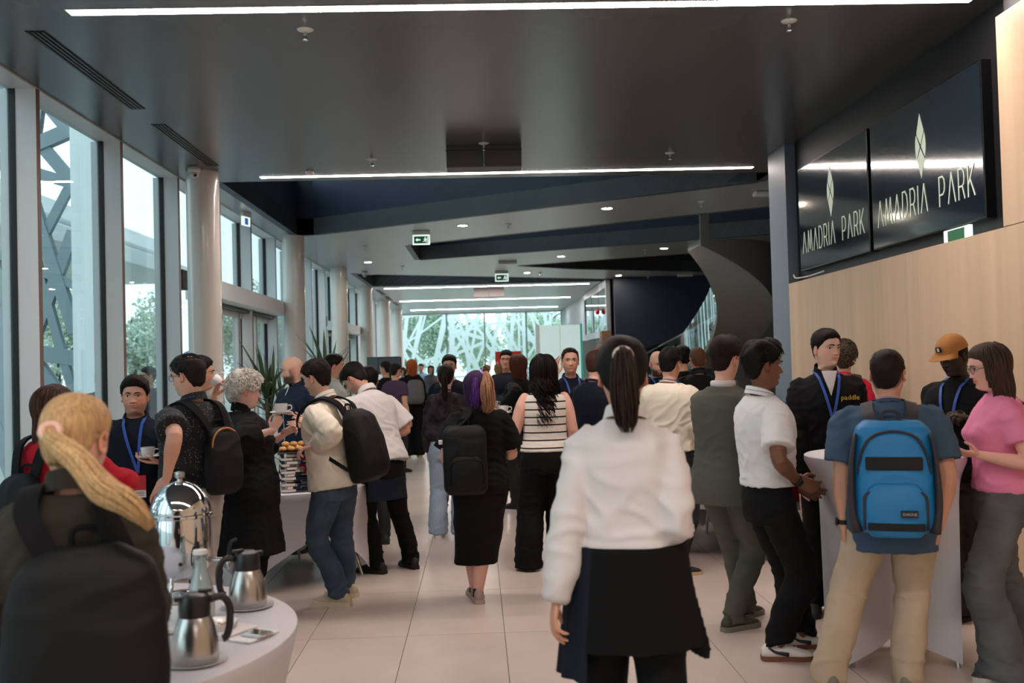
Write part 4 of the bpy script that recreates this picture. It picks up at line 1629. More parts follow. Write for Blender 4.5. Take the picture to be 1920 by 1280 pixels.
        o = obj(bt.get('name', 'trousers'), g, bt['mat'], root, smooth=True)
        if bt.get('label'):
            o['label'] = bt['label']
    else:
        # skirt / dress tube from waist to hem
        z1, z0 = bt.get('top', 1.02), bt.get('hem', .35)
        rings = []
        a = np.linspace(0, 2 * PI, 32, endpoint=False)
        mid = (ank[0] + ank[1]) / 2
        wr_ = bt.get('rh', (.15, .12))
        for t in np.linspace(0, 1, 24):
            z = z1 + (z0 - z1) * t
            hipx = np.interp(z, [.35, .6, .86, .93, 1.0, 1.08], [wr_[0], (wr_[0] + .185) / 2, .192, .190, .172, .15]) * bw
            hipy = np.interp(z, [.35, .6, .86, .93, 1.0, 1.08], [wr_[1], (wr_[1] + .13) / 2, .142, .140, .125, .11])
            c = piv[:2] * np.interp(z, [.3, .8], [0, 1]) + mid[:2] * np.interp(z, [.3, .8], [1, 0])
            rings.append(np.stack([c[0] + hipx * s * np.cos(a), c[1] + hipy * s * np.sin(a), np.full(32, z * s)], 1))
        g = remesh(loft(rings), vox, 2, .5)
        fold(g, bt.get('fold', .009), seed + 3, [((0, 0, .5), .2)], 14)
        obj(bt.get('name', 'skirt'), g, bt['mat'], root, smooth=True)
    if bt.get('belt'):
        g = torso_geo(sp, s, bt.get('top', 1.0) - .02, bt.get('top', 1.0) + .02, .012, n=24)
        g.V = (g.V - np.array([0, 0, .95 * s])) @ (rz(twist * .4)).T + piv
        obj('belt', g, M('belt_brown', bt['belt'], .5), root, smooth=True, sharp=50)
    # ---- shoes
    for k, (fx, fy, yaw, *rest) in enumerate(feet):
        fz = rest[0] if rest else 0.0
        A_ = ank[k]
        shoe(root, A_[0], A_[1] - .02 * s, math.radians(yaw), sp, s, sp.get('shoe', {}).get('label') if k == 0 else None, rest[1] if len(rest) > 1 else 0, A_[2] - .095 * s)
        if sp.get('socks'):
            obj('sock', tube([A_ + np.array([0, 0, -.05]), A_ + np.array([0, 0, .0]), A_ * .80 + knees[k] * .20], np.array([.042, .038, .042]) * s, 14), sp['socks'], root, smooth=True)
    # ---- small worn things
    if sp.get('glasses'):
        gc_ = M('spectacle_frame', sp['glasses'], .3)
        fr = Geo()
        for sd in (-1, 1):
            a = np.linspace(0, 2 * PI, 18)
            P = [(sd * .031 + .0235 * math.cos(q), .098 - .0045 * abs(math.cos(q)) * (1 if math.cos(q) * sd > 0 else .0) - .004, -.004 + .019 * math.sin(q)) for q in a]
            fr += tube(P, .0016, 5)
            fr += tube([(sd * .054, .090, .002), (sd * .073, .06, .003), (sd * .0765, -.005, .0), (sd * .074, -.022, -.010)], .0016, 5)
        fr += tube([(-.008, .098, -.001), (0, .100, .001), (.008, .098, -.001)], .0015, 5)
        fr.V = HX(fr.V)
        go = obj('glasses', fr, gc_, root, smooth=True)
        for sd in (-1, 1):
            le = lathe([(0, 0), (.0225, 0)], 18, cap=False).rot(rx(PI / 2)).scale((1, 1, .82)).move((sd * .031, .0935, -.004))
            le.V = HX(le.V)
            obj('lens', le, m_lens, go)
    if sp.get('lanyard'):
        lanyard(P_, **sp['lanyard'])
    if sp.get('watch'):
        k = sp['watch'][0]
        Sj, E, T, path, rr_, hd_, nn_ = wr[k]
        dd = unit(T - E)
        w = tube([T - dd * .030, T - dd * .008], ra * .64, 16, ru=ra * .56, up=nn_)
        wo = obj('wristwatch', w, M('watch_%d_%d_%d' % sp['watch'][1], sp['watch'][1], .4, .3), root, smooth=True, sharp=40)
        face = rbox(-.018, .018, -.018, .018, 0, .009, .003)
        zax = unit(-nn_ + dd * (nn_ @ dd))
        xax = dd
        yax = np.cross(zax, xax)
        face.V = face.V @ np.array([xax, yax, zax]) + (T - dd * .019 + zax * ra * .53)
        obj('watch_face', face, m_black, wo, smooth=True, sharp=40)
    return P_

def ribbon(P, w, th, up):
    P = np.asarray(P, float)
    d = np.gradient(P, axis=0)
    d /= np.linalg.norm(d, axis=1)[:, None]
    up = np.broadcast_to(np.asarray(up, float), P.shape)
    S = np.cross(d, up)
    S /= np.linalg.norm(S, axis=1)[:, None] + 1e-9
    N = np.cross(S, d)
    rings = np.stack([P - S * w / 2, P + S * w / 2, P + S * w / 2 + N * th, P - S * w / 2 + N * th], 1)
    return loft(rings)

def chest_y(sp, s, x, z, infl, front=True):
    """surface of the clothed torso at local x,z"""
    T = np.array(TORSO[sp['sex']])
    rx_, ry_, cy = (np.interp(z / s, T[:, 0], T[:, i]) for i in (1, 2, 3))
    bw, fat = sp.get('bw', 1), sp.get('fat', 0)
    w = math.exp(-((z / s - 1.05) / .14) ** 2)
    rx_ = rx_ * bw + fat * .045 * w + infl
    ry_ = ry_ * (.5 + .5 * bw) + fat * .05 * w + infl
    cy += fat * .03 * w
    k = max(0, 1 - (abs(x / s) / rx_) ** 2.35) ** (1 / 2.35)
    y = ry_ * k
    if front and sp['sex'] == 'f':
        y += .03 * math.exp(-((z / s - 1.275) / .05) ** 2)
    return ((y if front else -y) + cy) * s

def lanyard(P_, badge=True, bz=1.08, spread=.055, swing=0.0, red=True, col=None):
    sp, s, U, root = P_['sp'], P_['s'], P_['U'], P_['root']
    infl = sp['top'].get('loose', .012) + .008
    mt = col or m_lany
    for sd in (-1, 1):
        P = []
        for t in np.linspace(0, 1, 7):            # behind the neck to the collar side
            a = -PI / 2 + sd * t * PI * .62
            P.append((.074 * s * math.cos(a) * 1.0, (.070 * math.sin(a) - .012) * s, (1.505 - .012 * math.sin(a) - .012 * t) * s))
        x0, z0 = P[-1][0], P[-1][2]
        zb = bz * s
        for t in np.linspace(.12, 1, 9):
            z = z0 + (zb - z0) * t
            xx = x0 * (1 - t) + swing * t
            P.append((xx, chest_y(sp, s, xx, z, infl) + .004, z))
        upv = [unit((p[0], p[1] + .012, .4)) if i < 7 else (0, 1, .1) for i, p in enumerate(P)]
        g = ribbon(P, .017, .0015, upv)
        obj('lanyard', Geo(U(g.V), g.Q, g.T), mt, root)
    if badge:
        z = bz * s
        y_ = chest_y(sp, s, swing, z - .06, infl) + .012
        b = empty('badge', tuple(U(np.array([swing, y_, z]))))
        b.parent = root
        b.rotation_euler = (Matrix(P_['RU'].tolist())).to_euler()
        obj('card', box(-.05, .05, -.002, .002, -.145, -.01), m_badge if red else m_badgew, b)
        obj('name_strip', box(-.05, .05, -.0025, .0035, -.145, -.10), m_badgew, b)
        tgx = Geo()
        for k in range(3):
            tgx += box(-.04, .02 + .01 * k, .0036, .004, -.113 - .010 * k, -.109 - .010 * k)
        obj('print', tgx, M('badge_print', (150, 80, 80), .6), b, kind='stuff')
        obj('clip', box(-.006, .006, -.002, .003, -.012, .012), m_chrome, b)

def backpack(key, label, main, trim, size=(.30, .46, .17), zt=1.42, shape='round', straps='both', pocket=None, dx=0.0, extra=None, tilt=0.0, gap=0.0):
    """worn on the back of PEOPLE[key]; its own top-level thing"""
    P_ = PEOPLE[key]
    sp, s, U, pr = P_['sp'], P_['s'], P_['U'], P_['root']
    infl = sp['top'].get('loose', .012)
    w, h, dp = size
    Rw = rz(pr.rotation_euler[2])
    zt *= s
    y0 = min(chest_y(sp, s, 0, z * s, infl + .006, False) for z in (1.3, 1.2, 1.35)) - gap
    org_l = U(np.array([dx, y0, zt]))
    org = Rw @ org_l + np.array(pr.location)
    e = empty('backpack', tuple(org), label=label, cat='backpack')
    RR = Rw @ P_['RU'] @ ry(tilt)
    e.rotation_euler = Matrix(RR.tolist()).to_euler()
    # main body: rounded slab, local z down from 0 to -h, y from 0 to -dp
    rings = []
    n = 28
    a = np.linspace(0, 2 * PI, n, endpoint=False)
    for t in np.linspace(0, 1, 18):
        z = -h * t
        if shape == 'round':
            ww = np.interp(t, [0, .03, .1, .25, .55, .85, .96, 1], [.42, .66, .84, .95, 1.0, .95, .82, .62]) * w / 2
            dd = np.interp(t, [0, .03, .12, .4, .75, .93, 1], [.35, .5, .68, .88, 1, .9, .55]) * dp / 2
        else:
            ww = np.interp(t, [0, .03, .12, .5, .9, .97, 1], [.72, .88, .97, 1.0, 1, .92, .8]) * w / 2
            dd = np.interp(t, [0, .03, .12, .4, .8, .95, 1], [.5, .65, .8, .92, 1, .9, .7]) * dp / 2
        c, s_ = np.cos(a), np.sin(a)
        ex = 2 / 3.2
        rings.append(np.stack([ww * np.sign(c) * np.abs(c) ** ex, -dp / 2 + dd * np.sign(s_) * np.abs(s_) ** ex + (dp / 2 - dd) * .75, np.full(n, z)], 1))
    g = loft(rings)
    g = remesh(g, .009, 3, .6)
    fold(g, .005, 11 + len(label), [((0, -.05, -h * .3), .15)], 22)
    obj('main_body', g, main, e, smooth=True)
    # carrying loop
    obj('top_handle', tube(catmull([(-.035, -.02, -.01), (-.03, -.015, .035), (.03, -.015, .035), (.035, -.02, -.01)], 4), .008, 8, ru=.005), trim, e, smooth=True)
    # zip line
    zp = []
    for t in np.linspace(-1, 1, 19):
        ang = t * 1.9
        zp.append((math.sin(ang * .8) * w * .44, -dp * .72 - .02 * math.cos(ang) * 0, -h * .30 + math.cos(ang) * h * .22 - (0 if abs(t) < .8 else .03)))
    zp = np.array(zp)
    zpath = []
    for p in zp:
        zpath.append(p)
    if pocket:
        pw, ph, pd, pz = pocket
        rings = []
        for t in np.linspace(0, 1, 10):
            k = np.interp(t, [0, .12, .3, .8, .95, 1], [.7, .9, 1, 1, .93, .8])
            dd = np.interp(t, [0, .15, .5, .9, 1], [.3, .7, 1, .9, .5]) * pd
            rings.append([(pw / 2 * k * np.sign(math.cos(q)) * abs(math.cos(q)) ** .6, -dp * .90 - dd * abs(math.sin(q)) ** .6 if math.sin(q) < 0 else -dp * .80, pz - ph * t) for q in np.linspace(0, 2 * PI, 24, endpoint=False)])
        pg = remesh(loft(rings), .008, 2, .5)
        fold(pg, .003, 5, (), 30)
        po = obj('front_pocket', pg, pocket_mat(extra, main), e, smooth=True)
        fr_ = []
        for t in np.linspace(0, 1, 22):
            q = PI * t
            fr_.append((math.cos(q) * pw * .5 * (1 if abs(math.cos(q)) < .98 else 1), -dp * .90 - pd * .35, pz - .05 * h - (1 - math.sin(q) ** .5) * ph * .28))
        fr_ = [(pw * .5, -dp * .9 - pd * .3, pz - ph * .85)] + fr_ + [(-pw * .5, -dp * .9 - pd * .3, pz - ph * .85)]
        obj('zip_piping', tube(catmull(fr_, 2), .008, 6), trim, e, smooth=True)
    if straps:
        for sd in ((-1, 1) if straps == 'both' else ((1,) if straps == 'right' else (-1,))):
            P = []
            xs = sd * .095 * s * (.6 + .4 * sp.get('bw', 1))
            # torso-local points relative to org
            def L(px_, py_, pz_):
                return np.array([px_ - dx, py_ - y0, pz_ - zt])
            ztop = 1.462 * s
            P.append((sd * w * .22, -.03, -.035))
            P.append(L(xs, chest_y(sp, s, xs, 1.41 * s, infl + .012, False), 1.435 * s))
            P.append(L(xs, -.015, ztop + .006 + infl * .4))
            P.append(L(xs + sd * .01, chest_y(sp, s, xs, 1.40 * s, infl + .012), 1.41 * s))
            P.append(L(xs + sd * .03, chest_y(sp, s, xs + sd * .03, 1.30 * s, infl + .012), 1.29 * s))
            P.append(L(sd * (.150 * s * sp.get('bw', 1)), .02, 1.18 * s))
            P.append(L(sd * (.172 * s * sp.get('bw', 1)), -.06, 1.10 * s))
            P.append((sd * w * .42, -.04, -h * .82))
            P = catmull(P, 4)
            cen = np.array([-dx, -y0, -.2])
            upv = P - cen
            upv[:, 0] *= .7
            upv[P[:, 2] < -.1, 2] = 0
            upv /= np.linalg.norm(upv, axis=1)[:, None]
            k = len(P)
            gg = Geo()
            gg += ribbon(P[:int(k * .62)], .058, .012, upv[:int(k * .62)])
            gg += ribbon(P[int(k * .60):], .024, .004, upv[int(k * .60):])
            obj('shoulder_strap', gg, trim, e, smooth=True, sharp=50)
    return e, (w, h, dp)

def pocket_mat(extra, main):
    return extra.get('pocketmat', main) if extra else main

# ---- crockery
m_china = M('white_china', (222, 220, 217), .18, coat=.3)
m_coffee = M('coffee', (70, 40, 22), .1)
def cup(p, label, group='white coffee cups', r=.042, h=.062, handle=0.0, takeaway=False):
    c = empty('coffee_cup', p, handle, label=label, cat='cup', group=group)
    prof = [(r * .62, 0), (r * .66, .004), (r * .9, h * .3), (r * .98, h * .7), (r, h), (r - .003, h), (r * .94, h * .7), (r * .84, h * .3), (r * .5, .006)]
    obj('bowl', lathe(prof, 24), m_china, c, smooth=True, sharp=50)
    obj('coffee', lathe([(0, h * .82), (r * .95, h * .82)], 20, cap=False), m_coffee, c)
    obj('handle', tube(catmull([(r * .95, 0, h * .8), (r + .022, 0, h * .78), (r + .024, 0, h * .42), (r * .9, 0, h * .25)], 4), .004, 6), m_china, c, smooth=True)
    return c
def saucer(p, label, r=.072):
    o = obj('saucer', lathe([(r * .45, 0), (r * .5, -.0), (r * .8, .006), (r, .013), (r, .015), (r * .8, .009), (r * .45, .004)], 32), m_china, smooth=True, loc=p, sharp=50)
    return tag(o, label, 'saucer', 'white saucers')
# ================================================================= THE CAST
def cloth(n, c, rough=.85, bump=(170, .18, .002), **k):
    return M(n, c, rough, bump=bump, spec=.2, **k)
BLK = cloth('black_cloth', (10, 10, 11))
BLK2 = cloth('soft_black_knit', (13, 13, 15))
BAG = M('black_nylon', (9, 9, 10), .65, bump=(60, .3, .004), spec=.25)
WHT = cloth('white_shirt_cloth', (210, 204, 202), var=(6, .02))
CREAM = cloth('cream_cotton', (220, 208, 190), var=(6, .03))
DENIM = cloth('blue_denim', (58, 72, 88), var=(7, .30), bump=(260, .3, .002))
LTDENIM = cloth('light_denim', (146, 162, 178), var=(7, .15), bump=(260, .3, .002))
GRYDEN = cloth('washed_grey_denim', (88, 90, 92), var=(6, .22), bump=(260, .3, .002))
NAVY = cloth('navy_cotton', (17, 22, 34))
PALE = (216, 168, 146); TAN = (200, 148, 122); BROWN = (112, 74, 54); DARK = (50, 34, 28); ROSY = (222, 168, 150)
def HR(kind='short', col=(34, 26, 22), **k):
    if max(col) < 60:
        col = tuple(int(c * .72) for c in col)
    return dict(kind=kind, col=col, **k)

# --- blonde woman in the left foreground
person('blonde', -1.055, 2.62, 16, 'woman with long blonde ponytail in olive jacket, back turned, left foreground', sex='f', H=1.60, skin=PALE,
       top=dict(name='jacket', mat=cloth('olive_jacket', (50, 47, 39)), sleeve='long', loose=.055, sl=.035, collar='high', hem=.84, fold=.010),
       bottom=dict(mat=BLK), hair=HR('pony', (180, 144, 102), band=(0, -.118, .020), side=.008, top=.012, rough=.1), hy=-26, hp=6,
       armL=dict(to=(-.22, .16, .92)), armR=dict(to=(.16, .24, 1.02), pole=(.1, -.6, -1)), eyes=False)
P1 = PEOPLE['blonde']
hm = hair_mat((196, 158, 112))
_inv = P1['root'].matrix_world.inverted() if False else (Matrix.Translation(P1['root'].location) @ Matrix.Rotation(P1['root'].rotation_euler[2], 4, 'Z')).inverted()
_bnd = P1['HX'](np.array([[0, -.122, .020]]))[0]
_tw = [tuple(_inv @ Vector(p)) for p in [(-0.968, 2.440, 1.449), (-0.898, 2.400, 1.384), (-0.826, 2.380, 1.346), (-0.761, 2.380, 1.276)]]
obj('ponytail', tail([_bnd + np.array([0, .02, .0]), _bnd + np.array([.0, -.020, -.02])] + [np.array(p) for p in _tw], 230, .031, .0042, 4, .006), hm, P1['root'], smooth=True)
obj('hair_tie', torus(.021, .010, 20, 10).rot(rx(.9)).move(_bnd + np.array([0, -.012, -.004])), M('pink_hair_tie', (222, 178, 160), .6), P1['root'], smooth=True)
backpack('blonde', 'large plain black backpack on the blonde woman in the left foreground', BAG, BLK2, size=(.38, .54, .17), zt=1.36, dx=.05)

# --- waitress in the centre foreground
person('waitress', .50, 3.42, -7, 'waitress seen from behind in white blouse and black apron, centre foreground', sex='f', H=1.725, skin=TAN, bw=1.0,
       top=dict(name='blouse', mat=WHT, sleeve='long', loose=.020, sl=.016, collar='shirt', hem=1.04, fold=.011, blouse=.012, waist=1.35),
       bottom=dict(mat=BLK, r=(.098, .085, .09), top=1.06, infl=.012), hair=HR('pony', (26, 20, 18), band=(0, -.125, .055), side=.016, top=.022, rough=.1), hp=4,
       feet=[(-.11, .10, 4), (.12, -.12, -8)],
       armL=dict(to=('w', 0.244, 3.360, 0.849), curl=.55, n=(1, .3, 0), pole=(-.6, -1, -.2)), armR=dict(to=('w', 0.654, 3.560, 1.021), pole=(.12, -.9, -.5)), watch=(0, (60, 58, 50)), eyes=False)
P2 = PEOPLE['waitress']
_b = P2['HX'](np.array([[0, -.128, .055]]))[0]
obj('ponytail', tail([_b + np.array([0, .02, 0]), _b + np.array([0, -.035, -.01]), _b + np.array([.0, -.045, -.09]), _b + np.array([.004, -.03, -.19]), _b + np.array([.006, -.02, -.27])], 240, .050, .0046, 9, .010), hair_mat((44, 31, 26)), P2['root'], smooth=True)
obj('hair_tie', torus(.024, .012, 20, 10).rot(rx(1.25)).move(_b + np.array([0, -.030, -.002])), M('pale_hair_tie', (206, 184, 172), .6), P2['root'], smooth=True)
# black apron wrapped round the hips: hanging panels, one corner swinging out
def apron(P_, z1, z0, r1, r0, mat, a0, a1, swing=0, lab=None, cx=0, cy=0):
    s, sp = P_['s'], P_['sp']
    rings = []
    for t in np.linspace(0, 1, 16):
        z = (z1 + (z0 - z1) * t) * s
        pts = []
        for u in np.linspace(0, 1, 34):
            a = math.radians(a0 + (a1 - a0) * u)
            rr_ = r1 + (r0 - r1) * t + .008 * math.sin(u * 40) * t
            k = swing * (u ** 4) * t ** 1.5
            x_ = (rr_ + k) * math.cos(a) * 1.08
            y_ = (rr_ * .76) * math.sin(a) - .0
            pts.append((x_ + cx, y_ + cy, z - k * .25))
        pts2 = [(p[0] * .985, p[1] * .985, p[2]) for p in reversed(pts)]
        rings.append(pts + pts2)
    o = obj('apron', loft(rings), mat, P_['root'], smooth=True, sharp=60)
    if lab:
        o['label'] = lab
    return o
NAVYAP = cloth('dark_navy_apron', (20, 26, 38))
apron(P2, 1.045, .60, .186, .232, NAVYAP, 232, 90, 0, 'navy side of the apron')
apron(P2, 1.045, .70, .186, .226, BLK, -128, 95, 0, 'black side of the apron')
# loose corner of the apron at the right hip
g = prism([(-.06, .34), (.015, .32), (.06, .12), (.105, -.07), (.100, -.105), (.075, -.105), (.0, -.06), (-.09, -.035)], -.006, .006, 'y')
obj('apron_corner', remesh(g, .008, 2, .5).move((.165, -.03, .745)), BLK, P2['root'], smooth=True)

# --- man with blue backpack
person('bluepack', 2.04, 4.90, -20, 'broad man in slate-blue T-shirt and khaki trousers, back turned, wearing the bright blue backpack', H=1.70, skin=TAN, bw=1.20, fat=.55, armw=1.02,
       top=dict(mat=cloth('slate_blue_cotton', (62, 82, 102)), sleeve='short', loose=.022, sl=.022, collar='crew', hem=.735, fold=.009, slen=.74, flare=.012),
       bottom=dict(mat=cloth('khaki_twill', (178, 160, 138), var=(6, .05)), r=(.118, .095, .082), top=.98, hemz=-.06, fold=.012),
       hair=HR('short', (44, 31, 26), side=.005, top=.011, tufts=250, rough=.08), buzz=.8, glasses=(40, 34, 30), hy=-14,
       lanyard=dict(badge=False), shoe=dict(col=(120, 112, 100), sole=(200, 190, 175)),
       feetw=[(1.718, 4.944, 14), (2.081, 4.884, -14)],
       armL=dict(to=('w', 1.814, 4.950, 0.798), pole=(-.8, -.8, -.2), curl=.5), armR=dict(to=('w', 2.223, 4.780, 0.812), pole=(.8, -.7, -.2), curl=.5), watch=(0, (14, 14, 16)), eyes=True)
BLUE = M('bright_blue_nylon', (10, 112, 168), .55, bump=(60, .4, .004), var=(5, .08))
DKG = M('charcoal_webbing', (42, 38, 44), .7, bump=(120, .3, .002))
bp1, (w_, h_, d_) = backpack('bluepack', 'bright blue backpack with black bands and two compartments', BLUE, DKG, size=(.36, .53, .22), zt=1.41, shape='square', pocket=(.27, .25, .05, -.285))
yb = -d_ * .92
obj('band', rbox(-.125, .125, yb - .012, yb + .06, -.225, -.165, .006), M('black_web_band', (10, 10, 12), .8), bp1)
obj('band', rbox(-.125, .125, yb - .05, yb + .06, -.500, -.465, .006), M('black_web_band', (10, 10, 12), .8), bp1)
obj('patch', rbox(.02, .095, yb - .064, yb - .03, -.435, -.405, .003), M('patch_black', (16, 16, 18), .6), bp1)
tg = text_geo('DAKINE', .017, .0008); tg.rot(rx(PI / 2)).move((.0575, yb - .066, -.42))
obj('lettering', tg, M('patch_print', (170, 172, 176), .5), bp1)
for sd in (-1, 1):
    obj('side_panel', tube(catmull([(sd * .165, -.12, -.06), (sd * .185, -.12, -.2), (sd * .19, -.12, -.38), (sd * .17, -.12, -.52)], 4), np.interp(range(13), [0, 3, 12], [.008, .012, .03]), 10, ru=.08, up=(0, 1, 0)), DKG, bp1, smooth=True)
obj('zip_piping', tube(catmull([(-.155, yb + .05, -.34), (-.15, yb + .02, -.18), (-.10, yb + .01, -.075), (0, yb + .012, -.045), (.10, yb + .01, -.075), (.15, yb + .02, -.18), (.155, yb + .05, -.34)], 4), .006, 6), DKG, bp1, smooth=True)
obj('zip_piping', tube(catmull([(-.09, -.09, -.012), (0, -.11, .004), (.09, -.09, -.012)], 4), .005, 6), DKG, bp1, smooth=True)

# --- man in white polo, profile to the right
person('polo', 1.56, 5.36, -82, 'dark-haired man in white polo shirt and black trousers, in profile with clasped hands', H=1.78, skin=BROWN, bw=.95, nose=1.15,
       top=dict(mat=cloth('white_pique', (222, 220, 218), var=(5, .02)), sleeve='short', loose=.024, sl=.024, collar='polo', hem=1.0, slen=.76, fold=.009),
       bottom=dict(mat=BLK, r=(.098, .088, .080), top=1.02, hemz=-.01, belt=(20, 18, 18)), hair=HR('short', (20, 16, 15), side=.016, top=.032, rough=.28, tl=.034, tufts=1300, quiff=.012, comb=(0, .8, .15)),
       lanyard=dict(bz=1.0), shoe=dict(col=(214, 208, 200), sole=(110, 64, 44), stripe=(22, 26, 38), laces=(226, 222, 216), label='white trainer with dark side stripe and gum sole'),
       feetw=[(1.970, 5.758, -6), (1.608, 5.427, -12)], hp=4, lean=-2,
       armR=dict(to=('w', 1.669, 5.200, 0.995), pole=(.9, -.6, -.6), wd=(.9, 0, -.35), wn=(0, 1, .1), curl=.9), armL=dict(to=('w', 1.757, 5.460, 0.924), pole=(-.9, -.6, -.6), wd=(.9, -.2, -.3), wn=(0, -1, 0), curl=.9),
       watch=(1, (18, 18, 20)))
# --- man in dark green-grey suit
SUIT = cloth('green_grey_suiting', (80, 80, 72), bump=(240, .2, .001))
person('suit', 1.50, 6.02, -50, 'man in grey-green suit and glasses standing behind the white-polo man', H=1.82, skin=PALE,
       top=dict(name='jacket', mat=SUIT, sleeve='long', loose=.034, sl=.026, hem=.80, flare=.03, fold=.008), bottom=dict(mat=SUIT, r=(.094, .076, .066), top=1.0, hemz=-.06),
       hair=HR('short', (46, 26, 24), side=.007, top=.034, rough=.2, quiff=.012, tufts=1100, tl=.03), glasses=(46, 36, 30), shoe=dict(col=(58, 56, 44), sole=(116, 112, 98), th=.032, label='dark olive low shoe with pale sole'),
       feetw=[(1.730, 6.388, 4), (1.525, 6.054, -12)], hp=6,
       armR=dict(to=('w', 1.685, 5.780, 1.105), pole=(1, -.8, -.5), n=(-1, 0, .2)), armL=dict(to=('w', 1.742, 6.200, 1.117), pole=(-.5, -1, -.2)))
PS = PEOPLE['suit']
# shirt collar and lapel
wc = torus(.068, .009, 24, 8).scale((1, 1, 2.2)).move((0, -.014, 1.495 * PS['s']))
wc.V = PS['U'](wc.V)
obj('shirt_collar', wc, WHT, PS['root'], smooth=True)
# --- man in black quarter-zip facing the camera
person('quarterzip', 2.27, 6.42, 172, 'man with short dark hair in black zip-neck pullover, facing the camera before the timber wall', H=1.82, skin=(222, 176, 156),
       top=dict(name='pullover', mat=BLK2, sleeve='long', loose=.026, sl=.022, collar='high', hem=.88, fold=.010), bottom=dict(mat=BLK, r=(.094, .072, .062), hemz=-.06),
       hair=HR('short', (34, 24, 20), side=.006, top=.020, tufts=700, rough=.12, tl=.022, line=.064), buzz=.35, lanyard=dict(badge=False, bz=1.2), hy=26, gaze=1.0,
       feetw=[(2.251, 6.313, 10), (2.138, 6.384, -14)], armL=dict(to=('w', 2.449, 6.300, 0.646)), armR=dict(to=('w', 2.031, 6.300, 0.728), pole=(1, -1, 0)))
PQ = PEOPLE['quarterzip']
g = Geo([(-.035, .074, 1.485), (.035, .074, 1.485), (.0, .120, 1.36), (0, .06, 1.49)], None, [(0, 1, 2)])
vg = remesh(prism([(-.048, 1.50), (.048, 1.50), (.030, 1.44), (0, 1.345), (-.030, 1.44)], -.008, .008, 'y'), .006, 1)
vg.V[:, 1] += np.array([.098 + max(0, (1.50 - z)) * .30 if z > 1.40 else .128 + (1.40 - z) * .12 for z in vg.V[:, 2]])
vg.V = PQ['U'](vg.V * PQ['s'])
obj('t_shirt', vg, WHT, PQ['root'], smooth=True, label='white T-shirt showing at the open neck')
tg = text_geo('paddle', .042, .0008); tg.rot(rx(PI / 2)).rot(rz(PI))
tg.V += np.array([-.105, .168, 1.335])
tg.V = PQ['U'](tg.V * PQ['s'])
obj('lettering', tg, M('yellow_print', (206, 170, 60), .5), PQ['root'])
# --- man in brown cap
person('cap', 3.02, 6.16, 128, 'man in tan baseball cap and black T-shirt with blue lanyard, looking down at his hands', H=1.77, skin=DARK, bw=1.02,
       top=dict(mat=BLK2, sleeve='short', loose=.030, sl=.030, collar='crew', hem=.86, slen=.85), bottom=dict(mat=cloth('faded_black_jeans', (44, 42, 44), var=(6, .2)), r=(.088, .066, .056), hemz=-.05),
       hair=HR('short', (14, 11, 11), side=.004, top=.006, tufts=0), hp=18, hy=-14, lanyard=dict(bz=1.06), shoe=dict(col=(16, 16, 18), sole=(20, 20, 22)),
       feetw=[(2.989, 6.372, 12), (2.898, 6.011, -10)],
       armL=dict(to=('w', 2.938, 5.850, 1.251), pole=(-1, -.8, -.1), wd=(-.8, -.1, .25), wn=(0, .3, -1), curl=.9), armR=dict(to=('w', 2.932, 5.980, 1.277), pole=(1, -.8, 0), wd=(-.7, -.5, .1), wn=(.3, 0, -1), curl=.8))
PC = PEOPLE['cap']
CAPM = M('tan_cap_canvas', (160, 104, 48), .8, bump=(200, .3, .001))
th = np.linspace(0, 2 * PI, 40, endpoint=False)
zr = np.concatenate([np.linspace(.036, .055, 3), .02 + .093 * np.sin(np.linspace(.42, PI / 2 - .02, 14))])
CP = head_pts(th[None, :], zr[:, None], 'm', 1, 0, False)
v = CP - np.array([0, -.012, 0]); v /= np.linalg.norm(v, axis=-1)[..., None]
CP = CP + v * (.014 + .012 * np.clip((zr - .05) / .06, 0, 1))[:, None, None]
cg = loft(CP, False, True); cg.V = PC['HX'](cg.V)
co = obj('cap', cg, CAPM, PC['root'], smooth=True, label='tan canvas baseball cap')
rings = []
for u in np.linspace(-1, 1, 15):
    a = u * 1.15
    inn = np.array([math.sin(a) * .086, -.012 + math.cos(a) * .104, .040])
    out = inn + np.array([math.sin(a) * .018, .078 * math.cos(a * 1.1) ** .7 if abs(a) < 1.4 else 0, -.020 - .012 * u * u])
    rings.append([inn, out, out + np.array([0, 0, .004]), inn + np.array([0, 0, .004])])
br = loft(rings); br.V = PC['HX'](br.V)
obj('peak', br, CAPM, co, smooth=True, sharp=50)
pt = rbox(-.019, .019, .098, .106, .058, .092, .002); pt.V = PC['HX'](pt.V)
obj('patch', pt, m_black, co)
pt = rbox(-.008, .008, .106, .1075, .064, .086, .001); pt.V = PC['HX'](pt.V)
obj('patch_mark', pt, m_plastic, co)
# --- woman in pink at the right edge
person('pink', 2.70, 5.12, 82, 'smiling woman in pink T-shirt and grey wide-leg jeans at the right edge', sex='f', H=1.72, skin=ROSY,
       top=dict(mat=cloth('pink_cotton', (220, 128, 162)), sleeve='short', loose=.016, sl=.022, collar='crew', hem=.97, slen=.58), bottom=dict(mat=GRYDEN, r=(.100, .100, .115), top=1.06, hemz=-.07, flare=1.15, fold=.012),
       hair=HR('long', (62, 46, 38), len=.40, wave=.003, side=.010, top=.016, gather=(0, -.07, 0)), glasses=(150, 120, 90), shoe=dict(col=(60, 58, 56), sole=(190, 184, 176)),
       feetw=[(2.592, 4.947, 8), (2.923, 5.317, -8)], hp=10,
       armL=dict(to=('w', 2.522, 4.980, 1.129), pole=(-.3, -1, -.4), wd=(-1, 0, .12), wn=(0, .4, .8), curl=.6), armR=dict(to=('w', 2.814, 5.320, 1.159), pole=(.3, -1, -.3), wd=(-1, -.1, .05), wn=(0, -.6, -.6), curl=1.0), watch=(1, (24, 50, 120)))
